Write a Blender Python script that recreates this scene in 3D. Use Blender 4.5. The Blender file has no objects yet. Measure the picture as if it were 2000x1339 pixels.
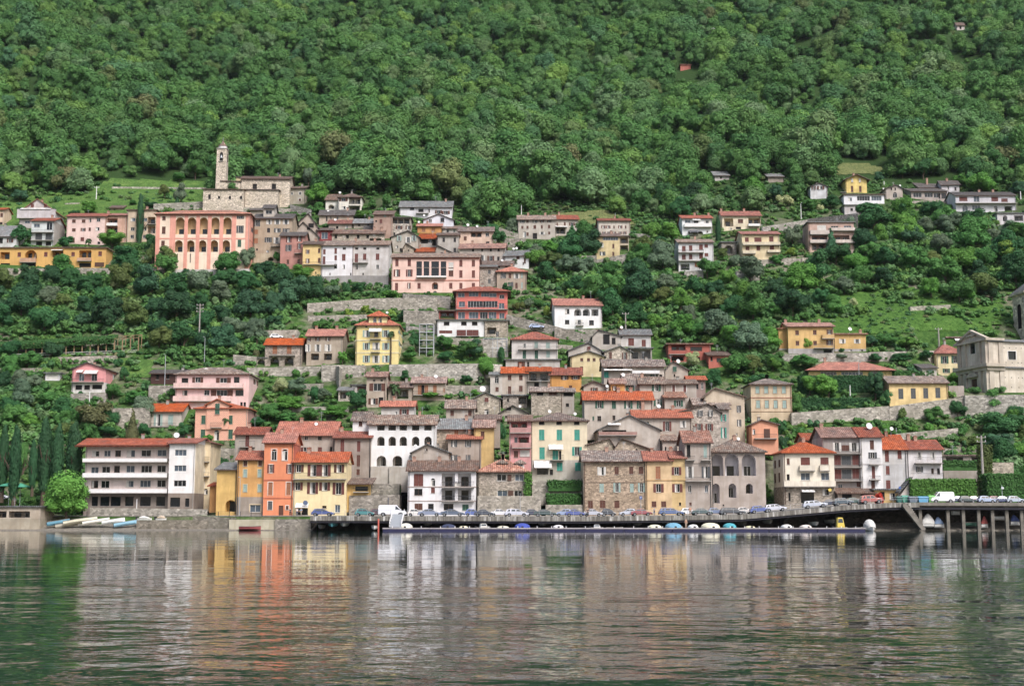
import bpy, bmesh, math, random
from mathutils import Vector, Matrix, noise
C = bpy.context.scene.collection
SC = bpy.context.scene
R = math.radians

# ------------------------------------------------------------------ camera, sky, sun, exposure
F = 2600.0                      # focal length in photo pixels (photo 2000 x 1339)
PITCH = math.atan((1005 - 669.5) / F)
CAMH = 3.0
cam = bpy.data.objects.new('camera', bpy.data.cameras.new('camera'))
C.objects.link(cam); SC.camera = cam
cam.location = (0, 0, CAMH); cam.rotation_euler = (R(90) + PITCH, 0, 0)
cam.data.sensor_width = 36; cam.data.lens = F / 2000 * 36
cam.data.clip_start = 0.5; cam.data.clip_end = 6000
SUN_EL, SUN_AZ = R(50), R(148)   # azimuth clockwise from +Y: behind the camera, to its right
w = bpy.data.worlds.new("World"); SC.world = w; w.use_nodes = True
sky = w.node_tree.nodes.new('ShaderNodeTexSky'); sky.sky_type = 'NISHITA'; sky.sun_disc = False
sky.sun_elevation = SUN_EL; sky.sun_rotation = SUN_AZ; sky.dust_density = 4; sky.air_density = 1.0; sky.ozone_density = 0.6
bg = w.node_tree.nodes['Background']; bg.inputs[1].default_value = 0.125
w.node_tree.links.new(sky.outputs[0], bg.inputs[0])
sun = bpy.data.objects.new('sun', bpy.data.lights.new('sun', 'SUN')); C.objects.link(sun)
sun.data.energy = 2.1; sun.data.angle = R(18); sun.data.color = (.98, .975, 1)
sd = Vector((math.sin(SUN_AZ) * math.cos(SUN_EL), math.cos(SUN_AZ) * math.cos(SUN_EL), math.sin(SUN_EL)))
sun.rotation_euler = sd.to_track_quat('Z', 'Y').to_euler()
SC.view_settings.view_transform = 'Standard'; SC.view_settings.look = 'None'
SC.view_settings.exposure = 0.62; SC.view_settings.gamma = 1
SC.render.engine = 'CYCLES'; SC.cycles.max_bounces = 5; SC.cycles.use_denoising = True

# ------------------------------------------------------------------ projection and terrain
SP, CP = math.sin(PITCH), math.cos(PITCH)
def ray(px, py):
    x = (px - 1000) / F; u = (669.5 - py) / F
    fy = CP - u * SP
    return x / fy, (SP + u * CP) / fy            # X per Y, Z per Y
def proj(x, y, z):
    z -= CAMH
    d = y * CP + z * SP; u = -y * SP + z * CP
    return 1000 + F * x / d, 669.5 - F * u / d
def at(px, py, Y):
    k, e = ray(px, py); return Vector((k * Y, Y, CAMH + e * Y))
def lerp_tab(t, x):
    if x <= t[0][0]: return t[0][1]
    for (a, b), (c, d) in zip(t, t[1:]):
        if x <= c: return b + (d - b) * (x - a) / (c - a)
    return t[-1][1]
DECK = [(600, 2.75), (1140, 2.65), (1440, 3.0), (1540, 3.9), (1640, 4.8), (1730, 5.3), (2000, 5.2), (2600, 5.2)]
def deckz(X): return lerp_tab(DECK, 1000 + X / 262 * F)
YB = 290.0; YSEA = 270.0; SL = 0.6
def ground(X, Y):
    px = 1000 + X / max(Y, 1) * F
    if Y < YSEA:
        if px < 612: return min(1.1, (Y - 262) * 0.16)
        return -2.5
    g = deckz(X * 262 / Y if Y < 290 else X * 262 / 290) - 0.12
    if Y > YB:
        d = Y - YB
        g += SL * d * min(1, d / 14 + 0.35 if d < 9 else 1)
        a = min(1, d / 60)
        g += a * 1.6 * noise.noise(Vector((X / 31, Y / 31, 3.1)))
        if Y > 440:
            b = min(1, (Y - 440) / 160)
            g += b * (22 * (noise.noise(Vector((X / 80 + Y / 170, Y / 260, 9.2))) - .1) + 7 * noise.noise(Vector((X / 36 + Y / 70, Y / 60, 1.7))))
        if Y > 900: g += 0.5 * (Y - 900)
        if X > 112 and CHURCH_Y < Y < CHURCH_Y + 60:     # level terrace of the baroque church
            k = min(1, (X - 112) / 4) ; zp = CHURCH_Z; up = zp + max(0, Y - CHURCH_Y - 22) * 1.35
            if Y > CHURCH_Y: g = g + (min(g, up) - g) * k
    return g
CHURCH_Y, CHURCH_Z = 1e9, 0
def hit(px, py):
    k, e = ray(px, py)
    Y = YSEA + .5; step = 1.5
    while Y < 1700:
        if ground(k * Y, Y) >= CAMH + e * Y:
            lo, hi = Y - step, Y
            for _ in range(8):
                m = (lo + hi) / 2
                if ground(k * m, m) >= CAMH + e * m: hi = m
                else: lo = m
            return hi
        Y += step
    return Y

CHURCH_Y = hit(1930, 765); CHURCH_Z = CAMH + ray(1930, 765)[1] * CHURCH_Y
# ------------------------------------------------------------------ materials
MATS = {}
def lin(h, f=1.0, ds=1.0):
    h = h.lstrip('#'); o = []
    for i in (0, 2, 4):
        v = int(h[i:i + 2], 16) / 255
        o.append(min(.9, (v / 12.92 if v <= .04045 else ((v + .055) / 1.055) ** 2.4) * f))
    g = .3 * o[0] + .59 * o[1] + .11 * o[2]; q = .12 * sum(abs(v - g) for v in o) / (g + .05) ; q = min(.3, max(.06, q)) * ds
    o = [v + (g - v) * q for v in o]
    return (*o, 1)
class NT:
    def __init__(s, name):
        s.m = bpy.data.materials.new(name); s.m.use_nodes = True; s.t = s.m.node_tree
        s.b = s.t.nodes['Principled BSDF']
    def n(s, typ, **kw):
        nd = s.t.nodes.new('ShaderNode' + typ)
        for k, v in kw.items():
            if k.startswith('i_'): nd.inputs[k[2:].replace('_', ' ')].default_value = v
            else: setattr(nd, k, v)
        return nd
    def l(s, a, b): s.t.links.new(a, b)
    def obj(s, scale=(1, 1, 1)):
        tc = s.n('TexCoord'); mp = s.n('Mapping'); mp.inputs['Scale'].default_value = scale
        s.l(tc.outputs['Object'], mp.inputs[0]); return mp.outputs[0]
    def noise(s, vec, scale, detail=4, rough=.55):
        nd = s.n('TexNoise'); nd.inputs['Scale'].default_value = scale; nd.inputs['Detail'].default_value = detail
        nd.inputs['Roughness'].default_value = rough; s.l(vec, nd.inputs['Vector']); return nd.outputs['Fac']
    def ramp(s, fac, pts):
        r = s.n('ValToRGB'); e = r.color_ramp.elements
        while len(e) < len(pts): e.new(.5)
        for el, (p, c) in zip(e, pts):
            el.position = p; el.color = c if len(c) == 4 else (*c, 1)
        s.l(fac, r.inputs[0]); return r.outputs[0]
    def mix(s, fac, a, b, mode='MIX'):
        m = s.n('Mix', data_type='RGBA', blend_type=mode)
        for sock, v in ((m.inputs[0], fac), (m.inputs[6], a), (m.inputs[7], b)):
            if hasattr(v, 'links'): s.l(v, sock)
            else: sock.default_value = v
        return m.outputs[2]
def sc(c, f): return (min(.95, c[0] * f), min(.95, c[1] * f), min(.95, c[2] * f), 1)
def plaster(h, dirt=1.0):
    k = ('p', h, dirt)
    if k in MATS: return MATS[k]
    t = NT('plaster_' + h); c = lin(h, .88)
    v = t.obj(); vs = t.obj((1.3, 1.3, .22))
    a = t.noise(v, .35, 5); b = t.noise(vs, 1.1, 4); d = t.noise(v, 3.0, 3)
    dk = (c[0] * .62, c[1] * .60, c[2] * .58, 1)
    col = t.mix(t.ramp(a, [(.4, (0, 0, 0)), (.66, (.85 * dirt,) * 3)]), c, dk)
    col = t.mix(t.ramp(b, [(.46, (0, 0, 0)), (.68, (.75 * dirt,) * 3)]), col, (c[0] * .72, c[1] * .68, c[2] * .63, 1))
    col = t.mix(t.ramp(d, [(.35, (.25,) * 3), (.6, (0, 0, 0))]), col, sc(c, .8))
    t.l(col, t.b.inputs['Base Color']); t.b.inputs['Roughness'].default_value = .9
    MATS[k] = t.m; return t.m
def stone(h, s=2.5):
    k = ('s', h, s)
    if k in MATS: return MATS[k]
    t = NT('rubble_stone_' + h); c = lin(h, .85)
    v = t.obj((1, 1, 1.5))
    vo = t.n('TexVoronoi'); vo.inputs['Scale'].default_value = s; t.l(v, vo.inputs['Vector'])
    sp = t.n('SeparateColor'); t.l(vo.outputs['Color'], sp.inputs[0])
    col = t.ramp(sp.outputs[0], [(0, sc(c, .42)), (.35, sc(c, .78)), (.7, sc(c, 1.05)), (1, sc(c, 1.5))])
    ve = t.n('TexVoronoi', feature='DISTANCE_TO_EDGE'); ve.inputs['Scale'].default_value = s; t.l(v, ve.inputs['Vector'])
    e = t.ramp(ve.outputs['Distance'], [(0.02, (.55,) * 3), (.1, (0, 0, 0))])
    col = t.mix(e, col, sc(c, .7))
    a = t.noise(t.obj(), .3, 5)
    col = t.mix(t.ramp(a, [(.4, (0, 0, 0)), (.7, (.6,) * 3)]), col, (c[0] * .55, c[1] * .56, c[2] * .5, 1))
    t.l(col, t.b.inputs['Base Color']); t.b.inputs['Roughness'].default_value = .95
    bp = t.n('Bump'); bp.inputs['Distance'].default_value = .06; bp.inputs['Strength'].default_value = .8
    t.l(ve.outputs['Distance'], bp.inputs['Height']); t.l(bp.outputs[0], t.b.inputs['Normal'])
    MATS[k] = t.m; return t.m
def brick(h):
    k = ('b', h)
    if k in MATS: return MATS[k]
    t = NT('block_pattern_' + h); c = lin(h, .9)
    br = t.n('TexBrick'); br.inputs['Scale'].default_value = 1.1
    br.inputs['Color1'].default_value = c; br.inputs['Color2'].default_value = sc(c, .8)
    br.inputs['Mortar'].default_value = lin('F3C9A8', .9); br.inputs['Mortar Size'].default_value = .05
    tc = t.n('TexCoord'); s = t.n('SeparateXYZ'); t.l(tc.outputs['Object'], s.inputs[0])
    cb = t.n('CombineXYZ'); ad = t.n('Math', operation='ADD'); t.l(s.outputs[0], ad.inputs[0]); t.l(s.outputs[1], ad.inputs[1])
    t.l(ad.outputs[0], cb.inputs[0]); t.l(s.outputs[2], cb.inputs[1]); t.l(cb.outputs[0], br.inputs['Vector'])
    t.l(br.outputs[0], t.b.inputs['Base Color']); t.b.inputs['Roughness'].default_value = .9
    MATS[k] = t.m; return t.m
def tiles(h, age=.5):
    k = ('t', h, age)
    if k in MATS: return MATS[k]
    t = NT('roof_tiles_' + h); c = lin(h, .66, 0)
    v = t.obj((1.0, 1.0, 1.0))
    vo = t.n('TexVoronoi'); vo.inputs['Scale'].default_value = 2.6; t.l(t.obj((1, .8, .6)), vo.inputs['Vector'])
    sp = t.n('SeparateColor'); t.l(vo.outputs['Color'], sp.inputs[0])
    g = (c[0] * .45 + .02, c[1] * .6 + .02, c[2] * .7 + .02, 1)
    col = t.ramp(sp.outputs[0], [(0, sc(c, 1 - .55 * age)), (.5, c), (1, (min(.9, c[0] * (1 + .5 * age) + .05 * age), c[1] * (1 + .9 * age) + .06 * age, c[2] * (1 + age) + .06 * age, 1))])
    a = t.noise(v, .5, 5, .65)
    col = t.mix(t.ramp(a, [(.42, (0, 0, 0)), (.68, (min(1, 1.2 * age + .15),) * 3)]), col, g)
    wv = t.n('TexWave', wave_type='BANDS', bands_direction='X'); wv.inputs['Scale'].default_value = .75; t.l(v, wv.inputs['Vector'])
    col = t.mix(t.ramp(wv.outputs['Fac'], [(0, (.4,) * 3), (.45, (0, 0, 0))]), col, sc(c, .45))
    hv = t.n('HueSaturation'); oi = t.n('ObjectInfo'); r1 = t.n('MapRange'); r1.inputs[3].default_value = .72; r1.inputs[4].default_value = 1.22; t.l(oi.outputs['Random'], r1.inputs[0]); t.l(r1.outputs[0], hv.inputs['Value'])
    r2 = t.n('MapRange'); r2.inputs[3].default_value = .75; r2.inputs[4].default_value = 1.15; mq = t.n('Math', operation='FRACT'); mp_ = t.n('Math', operation='MULTIPLY'); mp_.inputs[1].default_value = 7.3; t.l(oi.outputs['Random'], mp_.inputs[0]); t.l(mp_.outputs[0], mq.inputs[0]); t.l(mq.outputs[0], r2.inputs[0]); t.l(r2.outputs[0], hv.inputs['Saturation'])
    t.l(col, hv.inputs['Color']); t.l(hv.outputs[0], t.b.inputs['Base Color']); t.b.inputs['Roughness'].default_value = .85
    bp = t.n('Bump'); bp.inputs['Distance'].default_value = .08; t.l(wv.outputs['Fac'], bp.inputs['Height']); t.l(bp.outputs[0], t.b.inputs['Normal'])
    MATS[k] = t.m; return t.m
def flat(name, h, rough=.7, metal=0, var=.25, scale=1.5, spec=.5):
    k = ('f', name, h)
    if k in MATS: return MATS[k]
    t = NT(name); c = lin(h, .9)
    if var:
        a = t.noise(t.obj(), scale, 3)
        col = t.mix(t.ramp(a, [(.35, (var * 1.6,) * 3), (.65, (0, 0, 0))]), c, sc(c, .5))
        t.l(col, t.b.inputs['Base Color'])
    else: t.b.inputs['Base Color'].default_value = c
    t.b.inputs['Roughness'].default_value = rough; t.b.inputs['Metallic'].default_value = metal
    t.b.inputs['Specular IOR Level'].default_value = spec
    MATS[k] = t.m; return t.m
def wallmat(h):
    if h[0] == 's': return stone(h[1:])
    if h[0] == 'b' and len(h) == 7: return brick(h[1:])
    if h[0] == 'n': return flat('timber_boards', h[1:])
    if h[0] == 'q': return plaster(h[1:], .55)
    return plaster(h)
ROOFS = {'or': ('C4643F', .5), 'rd': ('B05F48', .6), 'ol': ('A38574', .95), 'pk': ('B48470', .9), 'br': ('84685A', .65), 'dk': ('665A54', .6), 'gy': ('8C8885', .5), 'ro': ('BC7E66', .85)}
def roofmat(k): return tiles(*ROOFS[k])
GLASS = flat('window_glass', '1E2226', .12, 0, .3, .8)
GLASSL = flat('pale_glass', '56626E', .12, 0, .35, .8)
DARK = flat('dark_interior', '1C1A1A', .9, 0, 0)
FRAMEW = flat('white_paint', 'E2DFDA', .6, 0, .1)
FRAMEB = flat('brown_wood', '5A3A2C', .7, 0, .2)
CONC = flat('concrete', 'A9A39B', .95, 0, .35, .7)
WHITE = flat('white_render', 'ECEAE8', .8, 0, .12)
CHIM = flat('chimney_plaster', 'B9927E', .9, 0, .3)
IRON = flat('dark_iron', '3A3A3C', .5, .3, 0)
STEEL = flat('pale_steel', 'B8BCC0', .45, .4, .1)
SHUT = {'b': flat('brown_shutter_paint', '623828', .7), 'r': flat('red_brown_shutter_paint', '74382E', .7), 'g': flat('green_shutter_paint', '335F4C', .7),
        't': flat('teal_shutter_paint', '2F9A86', .7), 'l': flat('pale_green_shutter_paint', '9DB4AC', .7), 'y': flat('grey_shutter_paint', '55585A', .7),
        'o': flat('orange_brown_shutter_paint', 'A8683C', .7), 'w': flat('white_shutter_paint', 'D8D4CC', .7)}

# ------------------------------------------------------------------ mesh helpers
class MB:
    def __init__(s): s.v = []; s.f = []; s.mi = []; s.mats = []
    def m(s, mat):
        if mat not in s.mats: s.mats.append(mat)
        return s.mats.index(mat)
    def poly(s, pts, mat):
        b = len(s.v); s.v += [tuple(p) for p in pts]; s.f.append(tuple(range(b, b + len(pts)))); s.mi.append(s.m(mat))
    def box(s, x0, y0, z0, x1, y1, z1, mat):
        b = len(s.v); s.v += [(x, y, z) for z in (z0, z1) for (x, y) in ((x0, y0), (x1, y0), (x1, y1), (x0, y1))]
        k = s.m(mat)
        for f in ((0, 3, 2, 1), (4, 5, 6, 7), (0, 1, 5, 4), (1, 2, 6, 5), (2, 3, 7, 6), (3, 0, 4, 7)):
            s.f.append(tuple(b + i for i in f)); s.mi.append(k)
    def prism(s, prof, ax, a0, a1, mat):
        """prof: 2-D outline; extruded along axis ax ('x','y','z') from a0 to a1"""
        def P(p, a): return (a, p[0], p[1]) if ax == 'x' else (p[0], a, p[1]) if ax == 'y' else (p[0], p[1], a)
        n = len(prof); b = len(s.v); k = s.m(mat)
        s.v += [P(p, a0) for p in prof] + [P(p, a1) for p in prof]
        s.f.append(tuple(b + i for i in range(n))[::-1]); s.mi.append(k)
        s.f.append(tuple(b + n + i for i in range(n))); s.mi.append(k)
        for i in range(n):
            j = (i + 1) % n; s.f.append((b + i, b + j, b + n + j, b + n + i)); s.mi.append(k)
    def tube(s, pts, r, mat, n=6):
        k = s.m(mat); prev = None
        pts = [Vector(p) for p in pts]
        for i, p in enumerate(pts):
            d = (pts[min(i + 1, len(pts) - 1)] - pts[max(i - 1, 0)]).normalized()
            a = d.orthogonal().normalized(); c = d.cross(a)
            rr = r[i] if isinstance(r, (list, tuple)) else r
            b = len(s.v)
            s.v += [tuple(p + (a * math.cos(t) + c * math.sin(t)) * rr) for t in [2 * math.pi * q / n for q in range(n)]]
            if prev is not None:
                for q in range(n):
                    s.f.append((prev + q, prev + (q + 1) % n, b + (q + 1) % n, b + q)); s.mi.append(k)
            prev = b
        s.f.append(tuple(prev + q for q in range(n))); s.mi.append(k)
    def build(s, name, parent=None, loc=None, smooth=False):
        me = bpy.data.meshes.new(name)
        if loc is not None:
            lx, ly, lz = loc; vv = [(a - lx, b - ly, c - lz) for a, b, c in s.v]
        else: vv = s.v
        me.from_pydata(vv, [], s.f)
        for m in s.mats: me.materials.append(m)
        me.polygons.foreach_set('material_index', s.mi)
        if smooth: me.polygons.foreach_set('use_smooth', [True] * len(s.f))
        me.update()
        o = bpy.data.objects.new(name, me); C.objects.link(o)
        if parent: o.parent = parent
        if loc is not None: o.location = loc
        return o
def empty(name, loc=(0, 0, 0), rz=0):
    o = bpy.data.objects.new(name, None); C.objects.link(o); o.location = loc; o.rotation_euler = (0, 0, rz)
    o.empty_display_size = .3; return o
def tag(o, label=None, cat=None, group=None, kind=None):
    if label: o['label'] = label
    if cat: o['category'] = cat
    if group: o['group'] = group
    if kind: o['kind'] = kind
    return o
def copy_tree(o, parent=None, keep=True):
    c = o.copy(); C.objects.link(c); c.parent = parent
    for ch in list(KIDS.get(o.name, [])): copy_tree(ch, c)
    return c
KIDS = {}
def note_kids():
    KIDS.clear()
    for o in bpy.data.objects:
        if o.parent: KIDS.setdefault(o.parent.name, []).append(o)

# views: the regions of the photograph the coordinates below were measured in
VIEWS = {'V1': (0, 360, 400 / 1575), 'V2': (300, 240, 400 / 1575), 'V3': (600, 360, 400 / 1575), 'V4': (900, 380, 400 / 1575),
         'V5': (1300, 340, 400 / 1575), 'V6': (1600, 300, 400 / 1575), 'L1': (0, 640, 400 / 1275), 'L2': (380, 640, 400 / 1275),
         'L3': (760, 640, 400 / 1275), 'L4': (1140, 640, 400 / 1275), 'L5': (1500, 620, 500 / 1522), 'P': (0, 0, 1)}
VW = [0, 0, 1]
def view(n): VW[:] = VIEWS[n]
def VX(x): return VW[0] + x * VW[2]
def VY(y): return VW[1] + y * VW[2]
SCR = []     # (px0, px1, pytop, pybase, Y) of everything trees must not cover
FOOT = []    # (x, y, cos, sin, W, D) footprints
REFS = []    # (px, py, phrase) landmarks for labels
random.seed(7)

# ------------------------------------------------------------------ house builder
def profile(u0, v0, u1, v1, arch):
    if not arch: return [(u0, v0), (u1, v0), (u1, v1), (u0, v1)]
    r = (u1 - u0) / 2; h = min(r, (v1 - v0) * .7); cx = (u0 + u1) / 2; n = 8
    return [(u0, v0), (u1, v0)] + [(cx + r * math.cos(math.pi * i / n), v1 - h + h * math.sin(math.pi * i / n)) for i in range(n + 1)]
def facade(mb, mp, U, v0, v1, ops, mat, low=None, inner=None):
    """wall plane 0..U x v0..v1 with openings; mp maps (u, out, v) to local space"""
    us = {0.0, U}; vs = {v0, v1}
    if low and v0 < low[0] < v1: vs.add(low[0])
    ops = [(max(.02, a), max(v0 + .02, b), min(U - .02, c), min(v1 - .02, d), dp, ar, m) for a, b, c, d, dp, ar, m in ops]
    ops = [o for o in ops if o[2] - o[0] > .1 and o[3] - o[1] > .1]
    for o in ops: us |= {o[0], o[2]}; vs |= {o[1], o[3]}
    us = sorted(us); vs = sorted(vs)
    for i in range(len(us) - 1):
        for j in range(len(vs) - 1):
            if us[i + 1] - us[i] < 1e-4 or vs[j + 1] - vs[j] < 1e-4: continue
            cu = (us[i] + us[i + 1]) / 2; cv = (vs[j] + vs[j + 1]) / 2
            if any(o[0] < cu < o[2] and o[1] < cv < o[3] for o in ops): continue
            m = low[1] if low and cv < low[0] else mat
            mb.poly([mp(us[i], 0, vs[j]), mp(us[i + 1], 0, vs[j]), mp(us[i + 1], 0, vs[j + 1]), mp(us[i], 0, vs[j + 1])], m)
    for a, b, c, d, dp, ar, im in ops:
        pr = profile(a, b, c, d, ar); n = len(pr)
        m = low[1] if low and (b + d) / 2 < low[0] else mat
        for i in range(n):
            p, q = pr[i], pr[(i + 1) % n]
            mb.poly([mp(p[0], 0, p[1]), mp(q[0], 0, q[1]), mp(q[0], -dp, q[1]), mp(p[0], -dp, p[1])], im or m)
        mb.poly([mp(p[0], -dp, p[1]) for p in pr], im or m)
        if ar:
            arc = pr[2:]; k = len(arc) // 2
            for i in range(k): mb.poly([mp(c, 0, d), mp(*[arc[i][0], 0, arc[i][1]]), mp(arc[i + 1][0], 0, arc[i + 1][1])], m)
            for i in range(k, len(arc) - 1): mb.poly([mp(a, 0, d), mp(arc[i][0], 0, arc[i][1]), mp(arc[i + 1][0], 0, arc[i + 1][1])], m)
def mbox(mb, mp, u0, o0, v0, u1, o1, v1, mat):
    P = [mp(u, o, v) for v in (v0, v1) for (u, o) in ((u0, o0), (u1, o0), (u1, o1), (u0, o1))]
    b = len(mb.v); mb.v += [tuple(p) for p in P]; k = mb.m(mat)
    for f in ((0, 3, 2, 1), (4, 5, 6, 7), (0, 1, 5, 4), (1, 2, 6, 5), (2, 3, 7, 6), (3, 0, 4, 7)):
        mb.f.append(tuple(b + i for i in f)); mb.mi.append(k)
def window(root, mp, u0, v0, u1, v1, style, depth=.2, surround=None, arch=False):
    """glazed or shuttered window filling the opening"""
    o = mp((u0 + u1) / 2, 0, (v0 + v1) / 2)
    W = u1 - u0; mb = MB(); fr = .07 if style in 'wWGP' or style[0] in 'ocx' else .06
    glass = GLASSL if (style in ('w', 'W', 'G') and random.random() < .6) else GLASS
    pr = profile(u0, v0, u1, v1, arch)
    fm = FRAMEW
    if style == 'd': fm = random.choice([FRAMEB, FRAMEW, FRAMEB])
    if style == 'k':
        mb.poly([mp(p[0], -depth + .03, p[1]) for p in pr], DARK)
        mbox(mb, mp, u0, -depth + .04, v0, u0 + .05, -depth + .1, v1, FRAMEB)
    elif style == 'P':
        mb.poly([mp(p[0], -depth + .05, p[1]) for p in pr], SHUT['w'])
    else:
        mb.poly([mp(p[0], -depth + .03, p[1]) for p in pr], glass)
        vt = v1 if not arch else v1 - (u1 - u0) * .35
        if style not in ('x',):
            for a, b, c, d in ((u0, v0, u0 + fr, vt), (u1 - fr, v0, u1, vt), (u0 + fr, v0, u1 - fr, v0 + fr), (u0 + fr, vt - fr, u1 - fr, vt)):
                mbox(mb, mp, a, -depth + .04, b, c, -depth + .1, d, fm)
            n = max(1, int(round(W / .9)))
            for i in range(1, n + 1 if n > 1 else 2):
                uu = u0 + W * i / (n if n > 1 else 2)
                if uu < u1 - .1: mbox(mb, mp, uu - .03, -depth + .04, v0 + fr, uu + .03, -depth + .09, vt - fr, fm)
        if W < 1.8 and random.random() < .3 and style != 'x':   # white curtain behind half of the glass
            mbox(mb, mp, u0 + fr, -depth + .032, v0 + fr, u0 + W * random.choice([.35, .5]), -depth + .038, vt - fr, SHUT['w'])
    if W < 2.4 and (v1 - v0) < 2.6:
        mbox(mb, mp, u0 - .08, .0, v0 - .09, u1 + .08, .07, v0 - .01, CONC)
    if surround:
        t = .14
        for a, b, c, d in ((u0 - t, v0 - t, u0, v1 + t), (u1, v0 - t, u1 + t, v1 + t), (u0, v1, u1, v1 + t), (u0, v0 - t, u1, v0 - .1)):
            mbox(mb, mp, a, .003, b, c, .05, d, surround)
    wo = mb.build('window', root, o)
    if style[0] in 'co' and len(style) > 1:
        sm = SHUT[style[1]]
        for sgn in (0, 1):
            s = MB()
            if style[0] == 'c':
                a = u0 + .02 if not sgn else (u0 + u1) / 2 + .015; b = (u0 + u1) / 2 - .015 if not sgn else u1 - .02
                mbox(s, mp, a, -.1, v0 + .02, b, -.04, v1 - .02, sm)
                for q in range(1, 3):
                    vv = v0 + (v1 - v0) * q / 3; mbox(s, mp, a, -.04, vv - .03, b, -.02, vv + .03, sm)
            else:
                ws = W * .52
                a = u0 - ws if not sgn else u1 + .02; b = u0 - .02 if not sgn else u1 + ws
                mbox(s, mp, a, .01, v0, b, .06, v1, sm)
                mbox(s, mp, a + .05, .06, (v0 + v1) / 2 - .04, b - .05, .075, (v0 + v1) / 2 + .04, sm)
            c = s.build('shutter', None); c.parent = wo
            c.data.transform(Matrix.Translation(-Vector(o)))
    return wo
def balcony(root, mp, u0, u1, vt, vb, out=1.0, solid=None):
    mb = MB(); mbox(mb, mp, u0, .01, vb - .16, u1, out, vb, CONC)
    o = mb.build('balcony', root)
    r = MB()
    if solid:
        mbox(r, mp, u0, out - .1, vb + .003, u1, out, vt, solid)
        mbox(r, mp, u0, .01, vb + .003, u0 + .1, out - .1, vt, solid); mbox(r, mp, u1 - .1, .01, vb + .003, u1, out - .1, vt, solid)
        r.build('parapet', o)
    else:
        mbox(r, mp, u0, out - .06, vt - .05, u1, out - .01, vt, IRON)
        mbox(r, mp, u0, .01, vt - .05, u0 + .04, out - .06, vt, IRON); mbox(r, mp, u1 - .04, .01, vt - .05, u1, out - .06, vt, IRON)
        n = max(3, int((u1 - u0) / .22))
        for i in range(n + 1):
            uu = u0 + (u1 - u0 - .03) * i / n; mbox(r, mp, uu, out - .05, vb, uu + .03, out - .02, vt - .05, IRON)
        r.build('railing', o)
    return o
def dish(root, loc, r, mp=None):
    mb = MB(); n = 14
    d = Vector((.25, -1, .35)).normalized(); a = d.orthogonal().normalized(); b = d.cross(a); c0 = Vector(loc)
    rings = []
    for k in range(4):
        q = k / 3; rings.append([c0 + (a * math.cos(2 * math.pi * i / n) + b * math.sin(2 * math.pi * i / n)) * r * q + d * (.28 * r * q * q) for i in range(n)])
    for k in range(3):
        for i in range(n):
            j = (i + 1) % n; mb.poly([rings[k][i], rings[k][j], rings[k + 1][j], rings[k + 1][i]], WHITE)
    mb.tube([c0 - d * .05, c0 - d * .25 + Vector((0, 0, -.3)), c0 - d * .25 + Vector((0, 0, -r - 1.0))], .05, STEEL, 5)
    mb.tube([c0 - b * r * .9, c0 + d * r * .7], .025, STEEL, 4)
    return mb.build('satellite_dish', root)

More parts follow.
